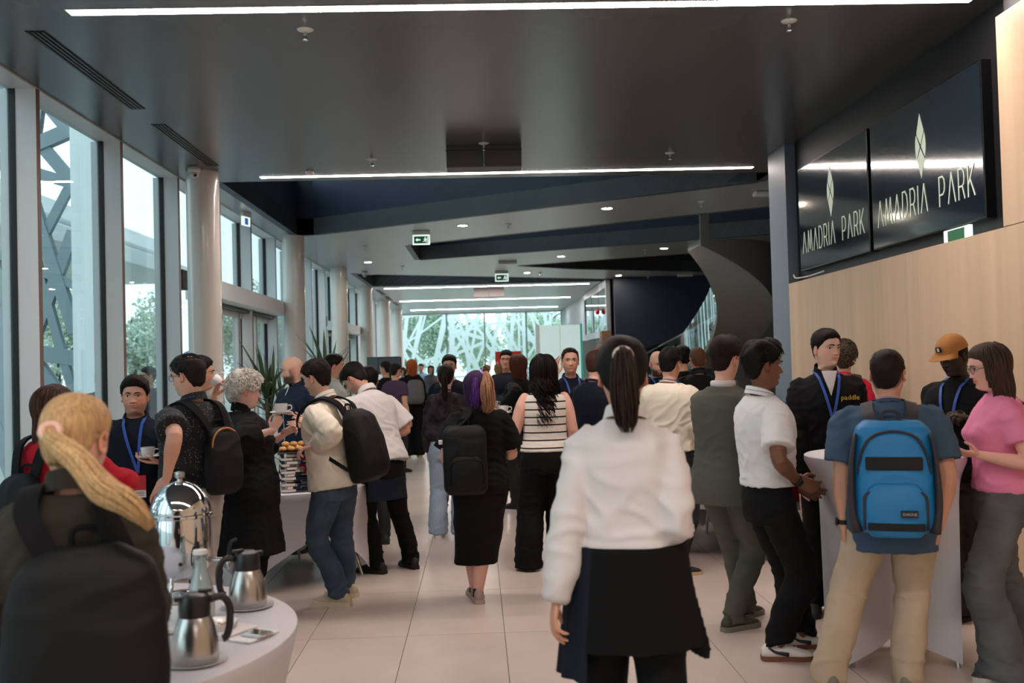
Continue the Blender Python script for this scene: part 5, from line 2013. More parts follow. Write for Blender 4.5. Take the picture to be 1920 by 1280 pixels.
# --- curly person in red behind
person('redtop', 3.02, 8.1, -25, 'person with curly grey-brown hair in red top, back turned, by the timber wall', sex='f', H=1.76, skin=ROSY, detail=.5,
       top=dict(mat=cloth('raspberry_red', (176, 26, 52)), sleeve='short', loose=.016, collar='crew'), hair=HR('curls', (74, 62, 50), top=.026, side=.020, cr=.013, n=1300, rough=.3, nape=-.1))
backpack('redtop', 'small brown backpack on the person in the red top', M('brown_leather', (70, 34, 26), .5, bump=(30, .2, .003)), M('brown_strap', (50, 30, 26), .5), size=(.26, .36, .12), zt=1.40)
# --- striped tank-top woman
mst = M('striped_jersey', (224, 214, 204), .85)
nt = mst.node_tree
tc = nt.nodes.new('ShaderNodeTexCoord'); sx_ = nt.nodes.new('ShaderNodeSeparateXYZ')
m1 = nt.nodes.new('ShaderNodeMath'); m1.operation = 'FRACT'; m0 = nt.nodes.new('ShaderNodeMath'); m0.operation = 'MULTIPLY'; m0.inputs[1].default_value = 1 / .061
m2 = nt.nodes.new('ShaderNodeMath'); m2.operation = 'LESS_THAN'; m2.inputs[1].default_value = .19
mxc = nt.nodes.new('ShaderNodeMix'); mxc.data_type = 'RGBA'; mxc.inputs[6].default_value = lin((222, 212, 202)); mxc.inputs[7].default_value = lin((26, 24, 28))
nt.links.new(tc.outputs['Object'], sx_.inputs[0]); nt.links.new(sx_.outputs['Z'], m0.inputs[0]); nt.links.new(m0.outputs[0], m1.inputs[0]); nt.links.new(m1.outputs[0], m2.inputs[0])
nt.links.new(m2.outputs[0], mxc.inputs[0]); nt.links.new(mxc.outputs[2], nt.nodes['Principled BSDF'].inputs['Base Color'])
person('stripes', .53, 8.0, 4, 'woman with long dark curly hair in white and black striped tank top, back turned', sex='f', H=1.71, skin=ROSY, bw=1.12, fat=.25, armw=1.25, detail=.95,
       top=dict(name='tank_top', mat=mst, sleeve='none', loose=.016, hem=.97, fold=.005), bottom=dict(mat=BLK, r=(.115, .112, .112), top=1.0, hemz=-.075, infl=.002, fold=.010),
       hair=HR('curly', (30, 22, 21), len=.52, wave=.020, wfreq=46, n=420, r=.0058, side=.024, top=.028, rough=.25, gather=(.02, -.10, 0), pull=.12, flare=1.5, spread=.0012), hp=2,
       feetw=[(0.371, 8.024, 4), (0.636, 8.106, -6)], shoe=dict(col=(16, 16, 18), sole=(14, 14, 16)),
       armL=dict(to=('w', 0.273, 8.220, 1.172), pole=(-.3, -.3, -1), wd=(-.75, .2, .5), wn=(.3, -.2, 1), curl=.5), armR=dict(to=(.20, .22, 1.0), pole=(.3, -.6, -.8)), eyes=False)
# --- purple-haired woman
person('purple', .0, 6.92, 8, 'woman with half-up purple and blonde hair in long black dress, walking away', sex='f', H=1.64, skin=ROSY, bw=1.12, fat=.35, armw=1.12,
       top=dict(name='dress_top', mat=BLK, sleeve='short', loose=.026, sl=.03, collar='crew', hem=.86, slen=.80), bottom=dict(kind='dress', name='dress', mat=BLK, hem=.27, top=1.05, rh=(.150, .135)),
       hair=HR('wavy', (56, 34, 66), len=.27, wave=.010, wfreq=40, n=330, side=.012, top=.014, rough=.12, gather=(.02, -.08, 0)), hy=26, hp=2,
       shoe=dict(col=(156, 132, 124), sole=(170, 148, 138), th=.03, label='dusty pink trainer'), socks=M('black_patterned_sock', (24, 24, 26), .9, var=(60, .9), stretch=(1, 1, .1)), legskin=1.35,
       feetw=[(-.06, 7.15, 4, .0, .0), (-0.036, 7.002, -2, 0, 0)],
       armR=dict(to=(.16, .24, 1.06), pole=(.5, -.9, -.8)), armL=dict(to=(-.20, .16, 1.02), pole=(-.4, -.9, -.6)))
PP = PEOPLE['purple']
bun = Geo()
r_ = np.random.default_rng(5)
for k in range(46):
    a, b = r_.uniform(0, 6.3), r_.uniform(0, 6.3)
    P = [np.array([math.sin(a + t) * math.cos(b) * .030, math.cos(a + t) * .026, math.sin(a + t) * math.sin(b) * .028]) * r_.uniform(.6, 1.05) for t in np.linspace(0, 2.4, 7)]
    bun += lock(P, .005, 4, .4)
bun.move((.045, -.075, .135)); bun.V = PP['HX'](bun.V)
obj('hair_bun', bun, hair_mat((122, 90, 66)), PP['root'], smooth=True)
sc_ = torus(.026, .012, 24, 8)
sc_.V[:, 2] += .006 * np.sin(np.arctan2(sc_.V[:, 1], sc_.V[:, 0]) * 9)
sc_.rot(rx(.5)).move((.028, -.070, .105)); sc_.V = PP['HX'](sc_.V)
obj('scrunchie', sc_, M('lilac_satin', (168, 138, 200), .35), PP['root'], smooth=True)
gd = [PP['HX'](np.array([p]))[0] for p in [(.02, -.09, .10), (.01, -.125, .05), (.0, -.135, -.03), (.01, -.125, -.12), (.02, -.115, -.19)]]
obj('hair_lengths', tail(gd, 170, .056, .0046, 12, .015), hair_mat((168, 122, 92)), PP['root'], smooth=True, label='wavy copper-blonde lengths')
gd = [PP['HX'](np.array([p]))[0] for p in [(-.05, -.08, .07), (-.065, -.09, .0), (-.07, -.09, -.08), (-.05, -.10, -.16)]]
obj('hair_lengths', tail(gd, 90, .034, .0046, 13, .012), hair_mat((88, 48, 122)), PP['root'], smooth=True, label='purple-dyed lengths')
bk, _d = backpack('purple', 'black daypack hanging off the left shoulder of the purple-haired woman', BAG, BLK2, size=(.30, .46, .17), zt=1.37, dx=-.13, straps='left', pocket=(.22, .22, .03, -.2), shape='square')
obj('buckle', rbox(-.175, -.150, -.10, -.07, -.12, -.09, .004), m_plastic, bk)
# --- leaning waiter in white short-sleeve shirt
person('waiter', -.80, 7.98, 48, 'waiter in white short-sleeved shirt and dark apron bending over the pastry table', H=1.80, skin=TAN, lean=19, detail=.95,
       top=dict(mat=WHT, sleeve='short', loose=.032, sl=.032, collar='shirt', hem=.90, slen=.82, fold=.010), bottom=dict(mat=BLK, r=(.094, .074, .064), top=1.02, hemz=-.06),
       hair=HR('short', (28, 20, 18), side=.008, top=.030, quiff=.014, rough=.2, tufts=1000), hp=26, hy=10, beard=.35,
       feetw=[(-0.861, 8.106, 14), (-0.593, 8.272, -16)], shoe=dict(col=(14, 14, 16), sole=(14, 14, 16)), pelvis=(0, -.04),
       armL=dict(to=('w', -0.998, 7.500, 1.171), pole=(-1, -.6, -.6), curl=.6), armR=dict(to=('w', -0.839, 8.150, 1.109), pole=(1.2, -1, -.3), curl=.6))
apron(PEOPLE['waiter'], .97, .60, .192, .225, NAVYAP, -150, 150, .0, 'dark bistro apron')
# --- man in cream overshirt with backpack, jeans
person('overshirt', -1.02, 6.92, 68, 'man in cream overshirt and blue jeans with black backpack, reaching over the pastry stand', H=1.78, skin=PALE, lean=8,
       top=dict(name='overshirt', mat=CREAM, sleeve='long', loose=.034, sl=.022, collar='shirt', hem=.88, lend=.90, flare=.02, fold=.012), bottom=dict(mat=DENIM, r=(.100, .080, .070), hemz=-.03, fold=.012),
       hair=HR('short', (40, 26, 22), side=.010, top=.022, rough=.15, tufts=900), hp=8, hy=-4, beard=.3, lanyard=dict(bz=1.02),
       feetw=[(-1.014, 7.024, 4), (-1.015, 7.484, -8)], shoe=dict(col=(186, 168, 140), sole=(200, 186, 162), th=.034, laces=(220, 204, 170), label='sand-coloured suede trainer'), pelvis=(0, -.02),
       armL=dict(to=('w', -1.100, 6.750, 1.139), pole=(-.6, -1, -.5), wd=(-1, .1, -.15), wn=(0, 0, -1), curl=.8), armR=dict(to=('w', -1.162, 7.200, 1.272), pole=(.3, -.5, -1), wd=(-1, 0, .2), wn=(0, -.6, .8), curl=.25, spread=.08))
backpack('overshirt', 'soft black drawstring backpack on the man in the cream overshirt', BAG, BLK2, size=(.34, .50, .23), zt=1.38)
# --- bald bearded man behind the table
person('baldvest', -1.68, 9.25, 140, 'bald bearded man in navy zip vest behind the pastry table', H=1.78, skin=PALE, detail=.6, beard=1.0, hair=HR('bald', (60, 38, 30)), browcol=(60, 38, 30), hy=-40, hp=10,
       top=dict(name='zip_vest', mat=cloth('navy_softshell', (26, 38, 56)), sleeve='long', loose=.026, sl=.02, collar='high', hem=.9),
       armR=dict(to=('w', -1.637, 8.750, 1.244), pole=(.8, -1, -.4), wd=(-.5, -.6, .1), wn=(0, 0, 1), curl=.6), armL=dict(to=('w', -1.522, 8.800, 1.201), pole=(-.8, -1, -.3), curl=.7))
PB = PEOPLE['baldvest']
zg = Geo([], None, None)
zz = np.linspace(.95, 1.49, 12)
pz = [PB['U'](np.array([0, chest_y(PB['sp'], PB['s'], 0, z * PB['s'], .030), z * PB['s']])) for z in zz]
obj('zip', tube(pz, .004, 6), m_plastic, PB['root'], smooth=True)
cv = [(-.075 + .022 * math.cos(a), 0, 1.30 + .022 * math.sin(a)) for a in np.linspace(.6, 6.9, 18)]
cv = [PB['U'](np.array([p[0], chest_y(PB['sp'], PB['s'], p[0], p[2], .034) + .002, p[2]])) for p in cv]
obj('chest_emblem', tube(cv, .003, 5), M('teal_print', (90, 170, 176), .5), PB['root'])
# --- man beyond, facing right
person('profile', -1.52, 10.6, -75, 'dark-haired man in pale shirt beyond the bald man, in profile to the right', H=1.80, skin=TAN, detail=.5, top=dict(mat=cloth('pale_grey_green_shirt', (176, 180, 172)), sleeve='short', collar='shirt', loose=.02),
       hair=HR('short', (30, 22, 18), side=.008, top=.022))
person('brownvest', -1.02, 9.45, 15, 'waiter in brown waistcoat and white shirt, mostly hidden behind the bending waiter', H=1.66, skin=TAN, detail=.5, top=dict(name='waistcoat', mat=cloth('brown_waistcoat', (74, 54, 46)), sleeve='long', collar='shirt', loose=.02),
       hair=HR('short', (36, 26, 22)))
# --- white-haired woman in black coat
person('whitehair', -1.56, 6.66, -48, 'older woman with short curly white hair and glasses in long black coat, holding a cup', sex='f', H=1.64, skin=(222, 176, 160), bw=1.12, fat=.5,
       top=dict(name='coat', mat=BLK, sleeve='long', loose=.055, sl=.040, collar='high', hem=.50, lend=.72, flare=.035, fold=.012), bottom=dict(mat=BLK, r=(.085, .062, .055)),
       hair=HR('curls', (206, 198, 188), top=.034, side=.026, cr=.014, n=1100, rough=.30), glasses=(60, 60, 62), browcol=(170, 160, 150), hy=-18, hp=6,
       armR=dict(to=('w', -1.306, 6.380, 1.276), pole=(.8, -1, -.5), wd=(.45, .1, .85), wn=(-.3, .9, 0), curl=.9), armL=dict(to=('w', -1.328, 6.800, 1.217), pole=(-1, -1, -.3), curl=.7))
# --- man in dotted shirt
mdt = M('dotted_navy_shirt', (20, 22, 28), .85)
nt = mdt.node_tree
tc = nt.nodes.new('ShaderNodeTexCoord'); vo = nt.nodes.new('ShaderNodeTexVoronoi'); vo.inputs['Scale'].default_value = 74; vo.inputs['Randomness'].default_value = .55
lt = nt.nodes.new('ShaderNodeMath'); lt.operation = 'LESS_THAN'; lt.inputs[1].default_value = .16
mxc = nt.nodes.new('ShaderNodeMix'); mxc.data_type = 'RGBA'; mxc.inputs[6].default_value = lin((20, 22, 28)); mxc.inputs[7].default_value = lin((190, 182, 168))
nt.links.new(tc.outputs['Object'], vo.inputs['Vector']); nt.links.new(vo.outputs['Distance'], lt.inputs[0]); nt.links.new(lt.outputs[0], mxc.inputs[0]); nt.links.new(mxc.outputs[2], nt.nodes['Principled BSDF'].inputs['Base Color'])
person('dotted', -1.69, 5.95, 56, 'greying man with glasses in dark dotted short-sleeved shirt and pale trousers, half turned left', H=1.755, skin=(214, 164, 140), bw=1.05, fat=.3,
       top=dict(mat=mdt, sleeve='short', loose=.024, sl=.026, collar='shirt', hem=.98, slen=.80), bottom=dict(mat=cloth('pale_grey_chinos', (158, 150, 146)), r=(.102, .078, .066), top=1.0, belt=(96, 54, 38)),
       hair=HR('short', (44, 36, 34), side=.012, top=.020, rough=.22, balding=True, bald_y=.045, tufts=700), glasses=(24, 24, 28), hy=14, hp=8, lanyard=dict(badge=False, bz=1.2),
       armL=dict(to=('w', -1.733, 5.580, 1.070), pole=(-.6, -1, -.3), wd=(-.35, -.1, -.6), curl=.5), armR=dict(to=(.22, .20, .95), pole=(.3, -1, -.5)))
bk, _d = backpack('dotted', 'small black backpack with tan zip trim on the man in the dotted shirt', BAG, BLK2, size=(.25, .39, .13), zt=1.33, dx=.04, straps='both')
obj('zip_trim', tube(catmull([(-.105, -.085, -.13), (-.09, -.085, -.055), (-.04, -.08, -.015), (.02, -.08, -.008), (.07, -.082, -.03)], 4), .006, 6), M('tan_zip_trim', (170, 112, 52), .5), bk, smooth=True)
# --- navy polo man facing the camera
person('navypolo', -2.16, 6.36, 184, 'man in navy polo facing the camera with lanyard, red badge and cup in hand', H=1.63, skin=(214, 158, 132), bw=1.12, fat=.35, beard=.42, beardcol=(70, 50, 42),
       top=dict(mat=NAVY, sleeve='short', loose=.022, sl=.026, collar='polo', hem=.86), hair=HR('short', (40, 30, 26), side=.010, top=.026, rough=.16, tufts=900, quiff=.008), lanyard=dict(bz=1.12, swing=-.05), hy=6,
       armL=dict(to=('w', -1.905, 6.050, 1.124), pole=(-1, -.8, -.2), wd=(-1, -.05, .05), wn=(0, 0, 1), curl=.55), armR=dict(to=(.22, .20, .98), pole=(.9, -1, 0)))
# --- man drinking behind
person('drinker', -2.0, 7.22, -35, 'dark-haired man in teal T-shirt drinking from a white cup by the white column', H=1.76, skin=TAN, detail=.6, top=dict(mat=cloth('grey_teal_cotton', (92, 112, 112)), sleeve='short', loose=.02, collar='crew'),
       hair=HR('short', (30, 22, 20), side=.006, top=.024), hy=-40, armR=dict(to=('w', -1.803, 6.860, 1.492), pole=(.5, -.3, -1), wd=(.3, .1, .8), wn=(.4, 0, .2), curl=.9), armL=dict(to=(-.2, .25, 1.25), pole=(-1, -.6, -.3)))
# --- woman in red jumper, left edge
person('redjumper', -2.12, 5.05, -28, 'brown-haired woman in red jumper by the left windows, behind the blonde woman', sex='f', H=1.60, skin=PALE,
       top=dict(name='jumper', mat=cloth('red_knit', (170, 22, 40), bump=(90, .4, .003)), sleeve='long', loose=.036, sl=.03, collar='crew', hem=.86), hair=HR('long', (66, 44, 34), len=.36, wave=.005, side=.010, top=.016), hy=-14,
       armR=dict(to=(.18, .3, 1.1), pole=(1, -.8, -.2)), bottom=dict(mat=BLK))
backpack('redjumper', 'black shoulder bag pack on the woman in the red jumper', BAG, BLK2, size=(.28, .40, .14), zt=1.30)
# --- lace-top woman and companions in the aisle
mlc = cloth('burnt_velvet_lace', (40, 34, 38), var=(13, .85))
person('lace', -.31, 9.7, -4, 'woman in dark patterned top and light blue jeans, back turned, in the aisle', sex='f', H=1.66, skin=ROSY, detail=.7, top=dict(mat=mlc, sleeve='long', loose=.022, hem=.98, collar='crew'),
       bottom=dict(mat=LTDENIM, r=(.100, .092, .10), top=1.04, infl=.006, hemz=-.06), hair=HR('pony', (30, 22, 20), band=(0, -.115, .03), side=.008, top=.012), shoe=dict(col=(190, 186, 180), sole=(200, 196, 190)), eyes=False)
PL = PEOPLE['lace']
gd = [PL['HX'](np.array([p]))[0] for p in [(0, -.10, .03), (0, -.14, 0), (.0, -.14, -.08), (.0, -.13, -.18), (.01, -.12, -.26)]]
obj('ponytail', tail(gd, 60, .032, .006, 12, .006), hair_mat((34, 24, 22)), PL['root'], smooth=True)
person('navyback', -.32, 11.4, 178, 'dark-haired man in navy shirt facing the camera behind the lace-top woman', H=1.77, skin=TAN, detail=.5, top=dict(mat=NAVY, sleeve='short', loose=.02, collar='crew'), hair=HR('short', (24, 18, 16), side=.008, top=.02))
person('copper', -1.20, 18.3, 18, 'woman with copper hair in black, carrying a grey backpack in the distance', sex='f', H=1.78, skin=ROSY, detail=.3, top=dict(mat=BLK, sleeve='long', loose=.03, hem=.9), bottom=dict(mat=BLK, r=(.1, .095, .1)),
       hair=HR('long', (176, 92, 44), len=.34, wave=.006, n=200, r=.010), shoe=dict(col=(196, 166, 60), sole=(190, 170, 90)))
backpack('copper', 'grey backpack on the copper-haired woman in the distance', M('grey_nylon', (92, 90, 92), .6), BLK2, size=(.32, .44, .18), zt=1.40)
person('buzzfar', -1.30, 15.8, -35, 'short-haired man left of the copper-haired woman in the distance', H=1.72, skin=TAN, detail=.3, top=dict(mat=cloth('plum_cotton', (70, 50, 70)), sleeve='short', loose=.02), hair=HR('short', (36, 28, 24), side=.005, top=.01))
person('buzzfar2', -1.56, 17.0, 60, 'man in dark shirt standing beside the short-haired man in the distance', H=1.76, skin=TAN, detail=.3, top=dict(mat=BLK2, sleeve='short', loose=.02), hair=HR('short', (46, 34, 28), side=.006, top=.014))
person('far1', -1.75, 31, 175, 'man in light blue shirt far back near the rear glass, leftmost', H=1.74, skin=TAN, detail=.25, top=dict(mat=cloth('light_blue_shirt', (130, 158, 190)), sleeve='long', loose=.02), hair=HR('short', (36, 28, 24)))
person('far2', -1.40, 30, 185, 'dark-haired woman in grey far back near the rear glass', sex='f', H=1.68, skin=TAN, detail=.25, top=dict(mat=cloth('grey_jersey', (86, 86, 92)), sleeve='long', loose=.02), hair=HR('long', (30, 22, 20), len=.3, n=160, r=.012))
person('far3', -2.05, 27.5, 150, 'woman in navy dress far back beside the columns', sex='f', H=1.64, skin=ROSY, detail=.25, top=dict(mat=NAVY, sleeve='short', loose=.02), hair=HR('bob', (90, 60, 40), len=.2, n=160, r=.012))
person('far4', .52, 25.5, 60, 'blonde woman in white top beside the red poster', sex='f', H=1.66, skin=ROSY, detail=.3, top=dict(mat=WHT, sleeve='none', loose=.016), bottom=dict(mat=cloth('slate_trousers', (60, 70, 84)), r=(.1, .09, .09)), hair=HR('long', (166, 128, 86), len=.32, n=160, r=.012),
       armL=dict(to=(-.1, .3, 1.1)))
person('far5', 1.25, 20.5, 170, 'man in pale shirt in the far distance between the striped woman and the brown-haired woman', H=1.70, skin=TAN, detail=.3, top=dict(mat=cloth('pale_shirt', (200, 200, 204)), sleeve='long', loose=.02), hair=HR('short', (50, 40, 34)))
# --- brown-haired woman in black and man behind
person('brownhair', .47, 11.5, 48, 'woman with long auburn hair in black jacket, talking in the aisle', sex='f', H=1.76, skin=ROSY, detail=.6, top=dict(name='jacket', mat=BLK, sleeve='long', loose=.035, sl=.03, hem=.86, collar='high'),
       hair=HR('long', (84, 46, 32), len=.34, wave=.006, n=240, r=.008, side=.014, top=.018), armL=dict(to=('w', 0.266, 11.100, 1.150), pole=(-.8, -1, -.3), wd=(-1, 0, .1), wn=(0, 0, 1)), armR=dict(to=(.15, .3, 1.15), pole=(1, -.8, -.2)))
person('darkman', .38, 13.0, 172, 'dark-haired man in navy facing the camera behind the auburn-haired woman', H=1.83, skin=TAN, detail=.5, top=dict(mat=NAVY, sleeve='long', loose=.022, collar='crew'), hair=HR('short', (20, 16, 15), side=.008, top=.02),
       armR=dict(to=(-.02, .32, 1.15), curl=.8))
# --- waving man
person('waver', .87, 9.3, 188, 'man in navy polo facing the camera with one hand raised', H=1.785, skin=(218, 164, 140), detail=.95, beard=.32, beardcol=(96, 70, 56), top=dict(mat=NAVY, sleeve='short', loose=.022, sl=.024, collar='polo', slen=.7), lanyard=dict(bz=1.1),
       hair=HR('short', (56, 40, 32), side=.005, top=.012, tufts=500, rough=.12, line=.078), hy=-8, armR=dict(to=('w', 0.720, 9.100, 1.547), pole=(.6, -.3, -1), wd=(-.1, -.1, 1), wn=(.5, -.7, 0), curl=.45, spread=.16, thumb=0), armL=dict(to=(-.25, .15, .95)))
person('glassesman', 1.0, 8.45, -42, 'man with glasses and beard in navy T-shirt with blue lanyard, half hidden behind the waitress', H=1.75, skin=PALE, beard=.6, beardcol=(90, 66, 52), detail=.95, top=dict(mat=NAVY, sleeve='short', loose=.026, sl=.026, collar='crew', slen=.75), lanyard=dict(badge=False, bz=1.15),
       hair=HR('short', (64, 44, 34), side=.008, top=.018, tufts=700), glasses=(40, 36, 34), hp=10, armL=dict(to=(-.2, .3, 1.05), pole=(-1, -1, 0)), armR=dict(to=(.2, .3, 1.0), pole=(1, -1, 0)))
person('sandyhair', 1.30, 10.4, 160, 'sandy-haired person almost hidden behind the waitress', H=1.80, skin=ROSY, detail=.5, top=dict(mat=cloth('grey_shirt', (110, 112, 116)), sleeve='short', loose=.02), hair=HR('short', (120, 84, 58), side=.014, top=.030, rough=.3))
# --- cream sweater man
person('creamsweater', 1.50, 7.75, -34, 'dark-haired man in loose cream sweatshirt with blue lanyard holding a white cup', H=1.765, skin=TAN, bw=1.0,
       top=dict(name='sweatshirt', mat=CREAM, sleeve='long', loose=.050, sl=.046, collar='crew', hem=.96, lend=.86, fold=.013), bottom=dict(mat=cloth('charcoal_trousers', (40, 40, 46)), r=(.096, .076, .066), hemz=-.04), lanyard=dict(bz=1.15, badge=False),
       hair=HR('short', (26, 20, 18), side=.010, top=.020, tufts=900), hp=10, hy=-6, feetw=[(1.479, 8.004, 4), (1.499, 7.634, -42)], shoe=dict(col=(26, 26, 28), sole=(200, 170, 130), laces=(226, 206, 170), label='black trainer with cream laces'),
       armR=dict(to=('w', 1.658, 7.900, 1.150), pole=(.5, -.5, -1), wd=(.5, .1, .7), wn=(-.2, .9, 0), curl=.9), armL=dict(to=('w', 1.689, 8.120, 1.210), pole=(-.5, -.6, -1), wd=(.2, .2, .9), curl=.8))
person('baldman', 1.80, 9.95, 190, 'bald man with dark beard in black facing the camera across the right-hand table', H=1.75, skin=PALE, detail=.6, beard=1.0, beardcol=(36, 26, 22), browcol=(40, 28, 24), top=dict(mat=BLK2, sleeve='short', loose=.022, collar='crew'), hair=HR('bald', (40, 30, 26)), hp=16, lanyard=dict(badge=False))
person('buzzback', 2.24, 10.05, 6, 'man with cropped brown hair in black jacket, back turned beyond the right-hand table', H=1.77, skin=(196, 140, 112), detail=.6, bw=1.08, top=dict(name='jacket', mat=BLK2, sleeve='long', loose=.036, sl=.03, collar='high', hem=.88), lanyard=dict(badge=False),
       hair=HR('short', (84, 54, 38), side=.004, top=.007, tufts=0, rough=.05), buzz=.8, eyes=False)
person('blackcap', 2.30, 11.1, 30, 'person in black cap beyond the man with cropped brown hair', H=1.80, skin=PALE, detail=.5, top=dict(mat=BLK, sleeve='long', loose=.03), hair=HR('short', (14, 14, 16), side=.014, top=.020, tufts=0, rough=.02))
person('blondbehind', 2.95, 12.0, 20, 'fair-haired person almost hidden behind the suited man', sex='f', H=1.72, skin=ROSY, detail=.5, top=dict(mat=cloth('grey_shirt', (110, 112, 116)), sleeve='short', loose=.02), hair=HR('bob', (168, 130, 90), len=.2, n=220, r=.009))
# outside the windows
for k, (x_, y_, r0_, c_, l_) in enumerate([(-4.8, 12.9, 200, (60, 62, 66), 'dark-haired person outside the third window, left one'), (-4.4, 13.5, 130, (50, 52, 60), 'person in dark clothes outside the third window, right one'),
                                          (-4.7, 10.6, 160, (150, 60, 60), 'person in red-brown outside behind the lattice'), (-5.2, 19.5, 170, (40, 44, 54), 'dark-haired man outside the first door, by the blue flag')]):
    person('out%d' % k, x_, y_, r0_, l_, H=1.72 + .02 * k, skin=TAN, detail=.3, top=dict(mat=cloth('outside_cloth_%d' % k, c_), sleeve='long', loose=.025), hair=HR('short', (30, 26, 24)))
# ================================================================= TABLES AND TABLEWARE
m_cloth = M('white_stretch_cloth', (206, 202, 206), .75, var=(4, .02), bump=(240, .1, .001))
def stretch_table(x, y, r, h, label, clab, nfeet=4, foot=.78, ang=45, waist=.62, arch=.42, group='tables with white stretch covers'):
    """folding table hidden by a stretch cover: flat top, skirt drawn in, pulled out to the feet with arches between them"""
    t = empty('table', (x, y, 0), label=label, cat='table')
    obj('table_top', lathe([(0, h - .03), (r - .012, h - .03), (r - .012, h - .006), (0, h - .006)], 48), m_black, t)
    for k in range(nfeet):
        a = math.radians(ang + 360 / nfeet * k)
        obj('leg', tube([(math.cos(a) * r * foot * .93, math.sin(a) * r * foot * .93, .0), (math.cos(a) * r * .6, math.sin(a) * r * .6, h - .03)], .014, 8), m_steel, t)
    n = 96
    th = np.linspace(0, 2 * PI, n, endpoint=False)
    rings = []
    prox = np.zeros(n)
    for k in range(nfeet):
        a = math.radians(ang + 360 / nfeet * k)
        dlt = np.abs(np.arctan2(np.sin(th - a), np.cos(th - a)))
        prox = np.maximum(prox, np.clip(1 - dlt / (PI / nfeet), 0, 1))
    zb = .012 + arch * (1 - prox ** 1.0) ** .62 * 1.0
    zb = np.minimum(zb, arch)
    rings.append(np.stack([np.cos(th) * (r - .25), np.sin(th) * (r - .25), np.full(n, h + .0005)], 1))
    rings.append(np.stack([np.cos(th) * (r - .004), np.sin(th) * (r - .004), np.full(n, h)], 1))
    rings.append(np.stack([np.cos(th) * (r + .004), np.sin(th) * (r + .004), np.full(n, h - .005)], 1))
    rings.append(np.stack([np.cos(th) * (r + .004), np.sin(th) * (r + .004), np.full(n, h - .035)], 1))
    pf = prox ** 2.2
    for u in np.linspace(.06, 1, 22):
        z = (h - .035) * (1 - u) + zb * u
        q = (h - .035 - z) / (h - .035)
        straight = r + .004 + (r * foot - r) * q              # line to the foot
        drawn = r * (1 - (1 - waist) * np.sin(np.clip(q * 1.15, 0, 1) * PI * .5) ** 1.0)
        rad = straight * pf + np.minimum(drawn, straight) * (1 - pf)
        rings.append(np.stack([np.cos(th) * rad, np.sin(th) * rad, z], 1))
    c = obj('table_cover', loft(rings, True, False), m_cloth, smooth=True, sharp=50, loc=(x, y, 0))
    tag(c, clab, 'tablecloth')
    return t
T1 = (-1.57, 3.52); T2 = (-1.66, 8.12); T3 = (2.25, 8.75)
stretch_table(T1[0], T1[1], .90, .745, 'round coffee table in the left foreground under its white cover', 'white stretch cover on the left foreground coffee table', ang=20, waist=.86, foot=.86)
stretch_table(T2[0], T2[1], .80, .745, 'round table carrying the mirrored pastry stand', 'white stretch cover arched between its feet under the pastry stand', ang=-5, waist=.84, foot=.94, arch=.40)
stretch_table(T3[0], T3[1], .82, .745, 'round table with cups behind the suited man', 'white stretch cover on the table behind the suited man', ang=10, waist=.84, foot=.9)
stretch_table(2.24, 5.47, .42, 1.10, 'tall cocktail table between the blue-backpack man and the cap man', 'white stretch cover of the tall cocktail table, drawn in at the waist', ang=38, waist=.32, foot=.98, arch=.14)
# --- chrome coffee urn
u = empty('coffee_urn', (-1.19, 4.0, .746), label='tall polished chrome coffee urn with domed lid on the foreground table', cat='urn')
obj('body', lathe([(.070, .10), (.095, .115), (.112, .15), (.118, .22), (.118, .30), (.112, .345), (.110, .36)], 48), m_chrome, u, smooth=True, sharp=50)
ld = obj('lid', lathe([(.117, .352), (.119, .36), (.114, .385), (.098, .425), (.066, .458), (.03, .474), (.012, .478)], 48), m_chrome, u, smooth=True, sharp=50)
obj('knob', lathe([(.012, .474), (.010, .488), (.018, .494), (.021, .504), (.019, .514), (.0, .518)], 24), m_steel, ld, smooth=True, sharp=60)
obj('rim_band', lathe([(.117, .338), (.123, .341), (.123, .352), (.117, .355)], 48, cap=False), m_chrome, u, smooth=True, sharp=40)
for k in range(3):
    a = 2 * PI * k / 3 + .4
    obj('leg', tube(catmull([(math.cos(a) * .085, math.sin(a) * .085, .125), (math.cos(a) * .10, math.sin(a) * .10, .07), (math.cos(a) * .125, math.sin(a) * .125, .008)], 4), .008, 10), m_chrome, u, smooth=True)
obj('burner', lathe([(.05, .0), (.05, .035), (.038, .045), (.0, .045)], 28), m_chrome, u, smooth=True, sharp=40)
tp_ = obj('tap', tube(catmull([(.105, 0, .165), (.155, -.01, .165), (.195, -.015, .162)], 3), .011, 12), m_steel, u, smooth=True)
obj('spout', tube([(.188, -.014, .170), (.190, -.014, .125)], [.013, .009], 12), m_steel, tp_, smooth=True)
obj('lever', tube(catmull([(.19, -.014, .17), (.192, -.014, .205), (.200, -.016, .235), (.222, -.02, .245)], 3), .007, 8), m_black, tp_, smooth=True)
